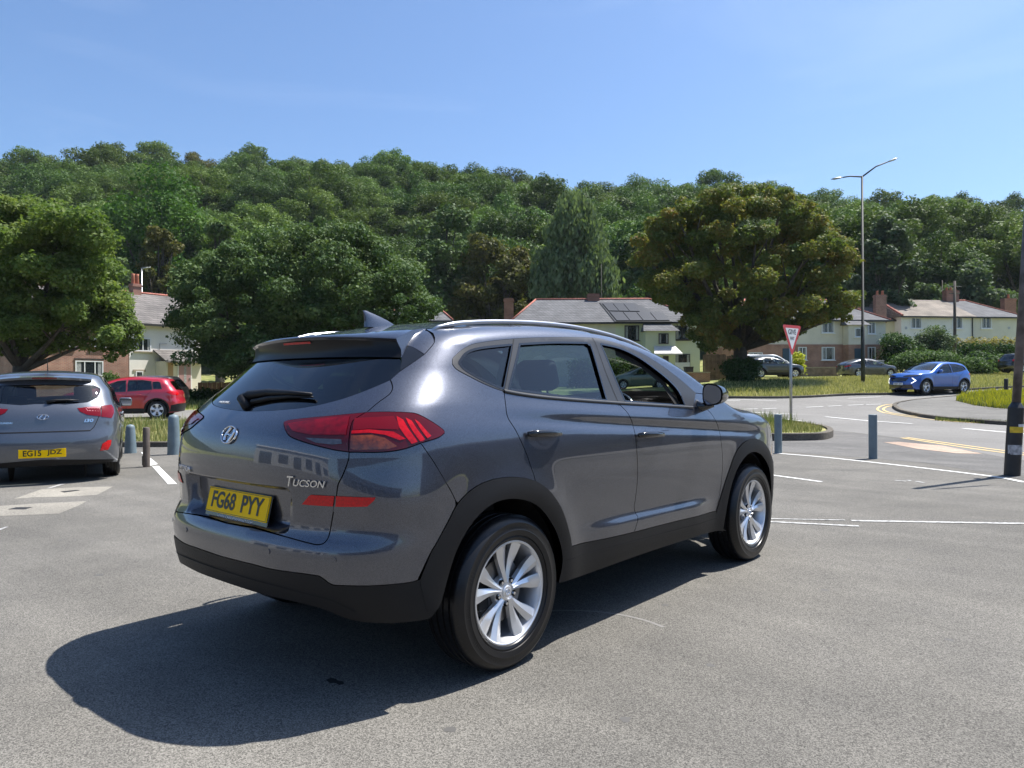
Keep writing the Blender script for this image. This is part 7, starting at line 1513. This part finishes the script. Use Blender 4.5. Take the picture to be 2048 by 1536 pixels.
def hedge(label, u0, u1, d0, d1, vt, vb, th_, m, n, size, seed, mtop=None):
    a, b_ = atpx(u0, vb, d0), atpx(u1, vb, d1); z0 = gz(a.x, a.y)-.1; H_ = atpx(u0, vt, d0).z-z0; L_ = (Vector((b_.x-a.x, b_.y-a.y, 0))).length; root = empty('hedge', (a.x, a.y, z0), math.atan2(b_.y-a.y, b_.x-a.x), label, 'hedge')
    R_ = np.random.RandomState(seed); cl = []
    x = 0
    while x < L_:
        for zz in np.arange(.3, max(H_, .7), .5): cl.append((x, R_.uniform(0, th_), zz+R_.uniform(-.1, .1), .55, .5, .45))
        x += .45
    me = leaf_mesh('foliage', cl, n, size, m, seed, shell=.3, up=.2); o = bpy.data.objects.new('foliage', me); C.objects.link(o); o.parent = root; b = MB()
    for x in np.arange(.3, L_, 1.2): b.tube([(x, th_/2, -.1), (x+.1, th_/2, H_*.8)], [.04, .02], 5)
    b.build('stems', M_bark, root); return root
hedge('clipped dark green hedge below the long pale houses', 1915, 2060, 66, 67, 688, 730, 1.2, L_hedge, 12000, .13, 71); hedge('straw coloured flowering hedge on top of the clipped hedge', 1912, 2060, 67.5, 68.5, 680, 700, .8, L_dry, 7000, .14, 72)
hedge('green hedge behind the parked green hatchback seen through the SUV window', 1150, 1295, 55, 55, 722, 765, 1.2, L_bush, 9000, .12, 73)
hedge('low dark hedge along the garden of the white house', 372, 470, 40, 42, 792, 822, .8, L_hedge, 5000, .09, 74)
# the wooded hill: every tree its own object, copied from a handful of kinds
def kind(seed, rx, rz, zc, nc, cr, n, size, m, h_split, br, **kw):
    R_ = np.random.RandomState(seed); cl = crown_clumps(R_, rx, rz, zc, nc, cr, bottom=-.6); me = leaf_mesh('crown', cl, n, size, m, seed, **kw)
    K = np.array(cl); idx = R_.choice(len(K), 7, replace=False); limbs = [(K[i, 0]*.8, K[i, 1]*.8, K[i, 2], br*.45) for i in idx]; t = trunk_mesh('trunk', br, h_split, limbs, M_bark); tm = t.data; bpy.data.objects.remove(t); return me, tm
L_wood2 = leaf_mat('leaf_wood_light', [(.042, .078, .018), (.066, .114, .027), (.098, .152, .038), (.140, .19, .054)], .26, .8)
kinds = [kind(21, 6.0, 5.5, 9.5, 80, 1.4, 30000, .20, L_wood, 5, .3), kind(22, 5.0, 6.2, 10.2, 75, 1.2, 27000, .20, L_wood2, 6, .28), kind(23, 7.4, 4.6, 8.8, 95, 1.4, 32000, .20, L_wood, 5, .34), kind(24, 5.6, 5.2, 9.2, 70, 1.15, 26000, .18, L_wood2, 5, .3, up=.6), kind(25, 4.8, 5.6, 8.6, 60, 1.2, 24000, .20, L_wood, 4, .25)]
kn = kind(26, 5.0, 5.6, 9.0, 60, 1.15, 22000, .19, L_olive, 5, .26)
def plant(r, d, k, s, sz, rz, label, group, name='woodland_tree', z=None):
    p = V(r, d); z0 = gz(p.x, p.y)-.3 if z is None else z; root = empty(name, (p.x, p.y, z0), rz, label, 'tree', group); root.scale = (s*1.12, s*1.12, s*sz*1.04)
    for nm, me in zip(('crown', 'trunk'), k): o = bpy.data.objects.new(nm, me); C.objects.link(o); o.parent = root
    return root
def wlab(r, d, look):
    u = 1024+FPX*r/d; row = ['at the foot of the wooded hill', 'low on the wooded slope', 'halfway up the wooded slope', 'high on the wooded slope', 'on the skyline ridge'][min(4, max(0, int((d-88)/21.5)))]
    for lim, ph in ((-40, 'off to the far left'), (110, 'over the grey hatchback'), (240, 'over the red car'), (370, 'over the white house'), (510, 'left over the dark tree'), (660, 'over the dark tree'), (800, 'right over the dark tree'), (960, 'over the SUV roof'), (1100, 'left of the birch'), (1230, 'over the birch'), (1360, 'over the solar panels'), (1500, 'left over the russet tree'), (1640, 'right over the russet tree'), (1780, 'over the street lamp'), (1900, 'over the blue car'), (2060, 'over the right edge')):
        if u < lim: return look+' tree '+row+' '+ph
    return look+' tree '+row+' off to the far right'
R = np.random.RandomState(5); cnt = 0; d = 92.0
while d < 196 and cnt < 290:
    wdt = d*.72+10; sp_ = 9.2+ (d-92)*.022; r = -wdt+R.uniform(0, sp_)
    while r < wdt:
        dd = d+R.uniform(-3, 3); s_ = r/dd
        if cnt < 290:
            k = kinds[R.randint(5)] if R.rand() > .025 else kn; sc = R.uniform(.90, 1.10)
            if k is kn: plant(r, dd, k, sc, R.uniform(.95, 1.1), R.uniform(0, 6.28), wlab(r, dd, 'olive tinged'), 'olive trees of the hillside wood')
            else: plant(r, dd, k, sc, R.uniform(.92, 1.12), R.uniform(0, 6.28), wlab(r, dd, ['rounded green', 'tall green', 'broad green', 'fine leafed green', 'small green'][[q is k for q in kinds].index(True)]), 'green trees of the hillside wood')
            cnt += 1
        r += sp_*R.uniform(.8, 1.2)
    d += 10.2
# distinct trees at the foot of the hill
def ftree(label, u, d_, vtop, rx_px, n, size, m, seed, name='broadleaf_tree', tall=1.0, **kw):
    bs = base_at(u, d_); H_ = (atpx(u, vtop, d_).z-bs.z); rx = rx_px*d_/FPX; rz = H_*.42*tall; R_ = np.random.RandomState(seed); cl = crown_clumps(R_, rx, rz, H_-rz*1.02, int(34+rx*4), rx*.28, bottom=-.9)
    return tree(label, u, d_, .25+H_*.01, H_*.3, cl, n, size, m, seed=seed, name=name, **kw)
bs = base_at(1148, 77); cl = []
for i in range(95):
    t = R.rand()**.8; v = 415+t*190; half = 20+54*min(1, t*1.6); cl.append(vclump(1147+R.uniform(-half, half), v, 77, bs, R.uniform(.7, 1.3), R.uniform(1.3, 2.2), R.uniform(-2.5, 2.5)))
tree('pale weeping birch with a pointed top behind the solar panel roof', 1148, 77, .22, 5, cl, 26000, .24, L_birch, seed=31, name='birch_tree', bark=M_bark_pale, droop=.65, aspect=2.2, up=.1)
ftree('broad dark tree left of the weeping birch', 985, 80, 452, 78, 22000, .26, L_olive, 32, tall=1.1); ftree('tall dark green tree behind the left shoulder of the birch', 880, 84, 400, 80, 22000, .27, L_deep, 33, tall=1.1)
ftree('bright green rounded tree on the slope above the dark tree', 320, 92, 352, 118, 30000, .28, leaf_mat('leaf_bright', [(.03, .08, .014), (.05, .115, .02), (.08, .15, .03)], .3), 34); ftree('reddish olive small tree behind the chimney of the white house', 318, 72, 440, 42, 9000, .24, L_olive, 35); ftree('grey green tree behind the white house chimney', 255, 70, 490, 30, 6000, .22, L_birch, 36)
ftree('yellow green tree rising behind the lime green maple', 140, 74, 392, 75, 20000, .26, leaf_mat('leaf_yellowgreen', [(.05, .10, .02), (.08, .14, .03), (.12, .17, .045)], .35), 37, tall=1.1); ftree('dark grey green tree behind the lamp post', 1768, 78, 430, 62, 20000, .26, leaf_mat('leaf_slate', [(.03, .055, .025), (.05, .08, .04), (.085, .12, .065)], .25), 38, tall=1.1)
ftree('bright green bush behind the ridge of the solar panel roof', 1250, 70, 562, 62, 9000, .22, L_bush, 39, tall=1.2); ftree('dull green tree behind the long pale houses', 1960, 84, 530, 70, 16000, .27, L_grn, 40); ftree('small rounded tree between the pale houses and the wood', 1850, 84, 560, 40, 9000, .25, L_deep, 41)
ftree('mid green tree right of the weeping birch', 1300, 86, 440, 70, 18000, .28, L_deep, 42); ftree('tall dark tree above the white house roof', 440, 78, 430, 60, 15000, .27, L_deep, 43)

bylab = {}
for o in [q for q in bpy.data.objects if q.get('group', '').endswith('hillside wood')]: bylab.setdefault(o['label'], []).append(o)
for lb, os_ in bylab.items():
    if len(os_) in (2, 3):
        os_.sort(key=lambda o: rd(o.location.x, o.location.y)[0]/rd(o.location.x, o.location.y)[1])
        for o, w_ in zip(os_, ('left ', 'right ') if len(os_) == 2 else ('left ', 'middle ', 'right ')): o['label'] = w_+lb
# ------------------------------------------------------------------ summer air between here and the wood
hz = MB(); hz.box(-330, 330, -120, 330, -8, 120); hm = bpy.data.materials.new('haze'); hm.use_nodes = True; nt = hm.node_tree; nt.nodes.clear(); o_ = nt.nodes.new('ShaderNodeOutputMaterial'); pv = nt.nodes.new('ShaderNodeVolumePrincipled'); pv.inputs['Color'].default_value = (.80, .88, 1, 1); pv.inputs['Density'].default_value = .00013; nt.links.new(pv.outputs[0], o_.inputs['Volume'])
haze = hz.build('haze', hm); haze['kind'] = 'stuff'; haze.location = (0, 0, 0)
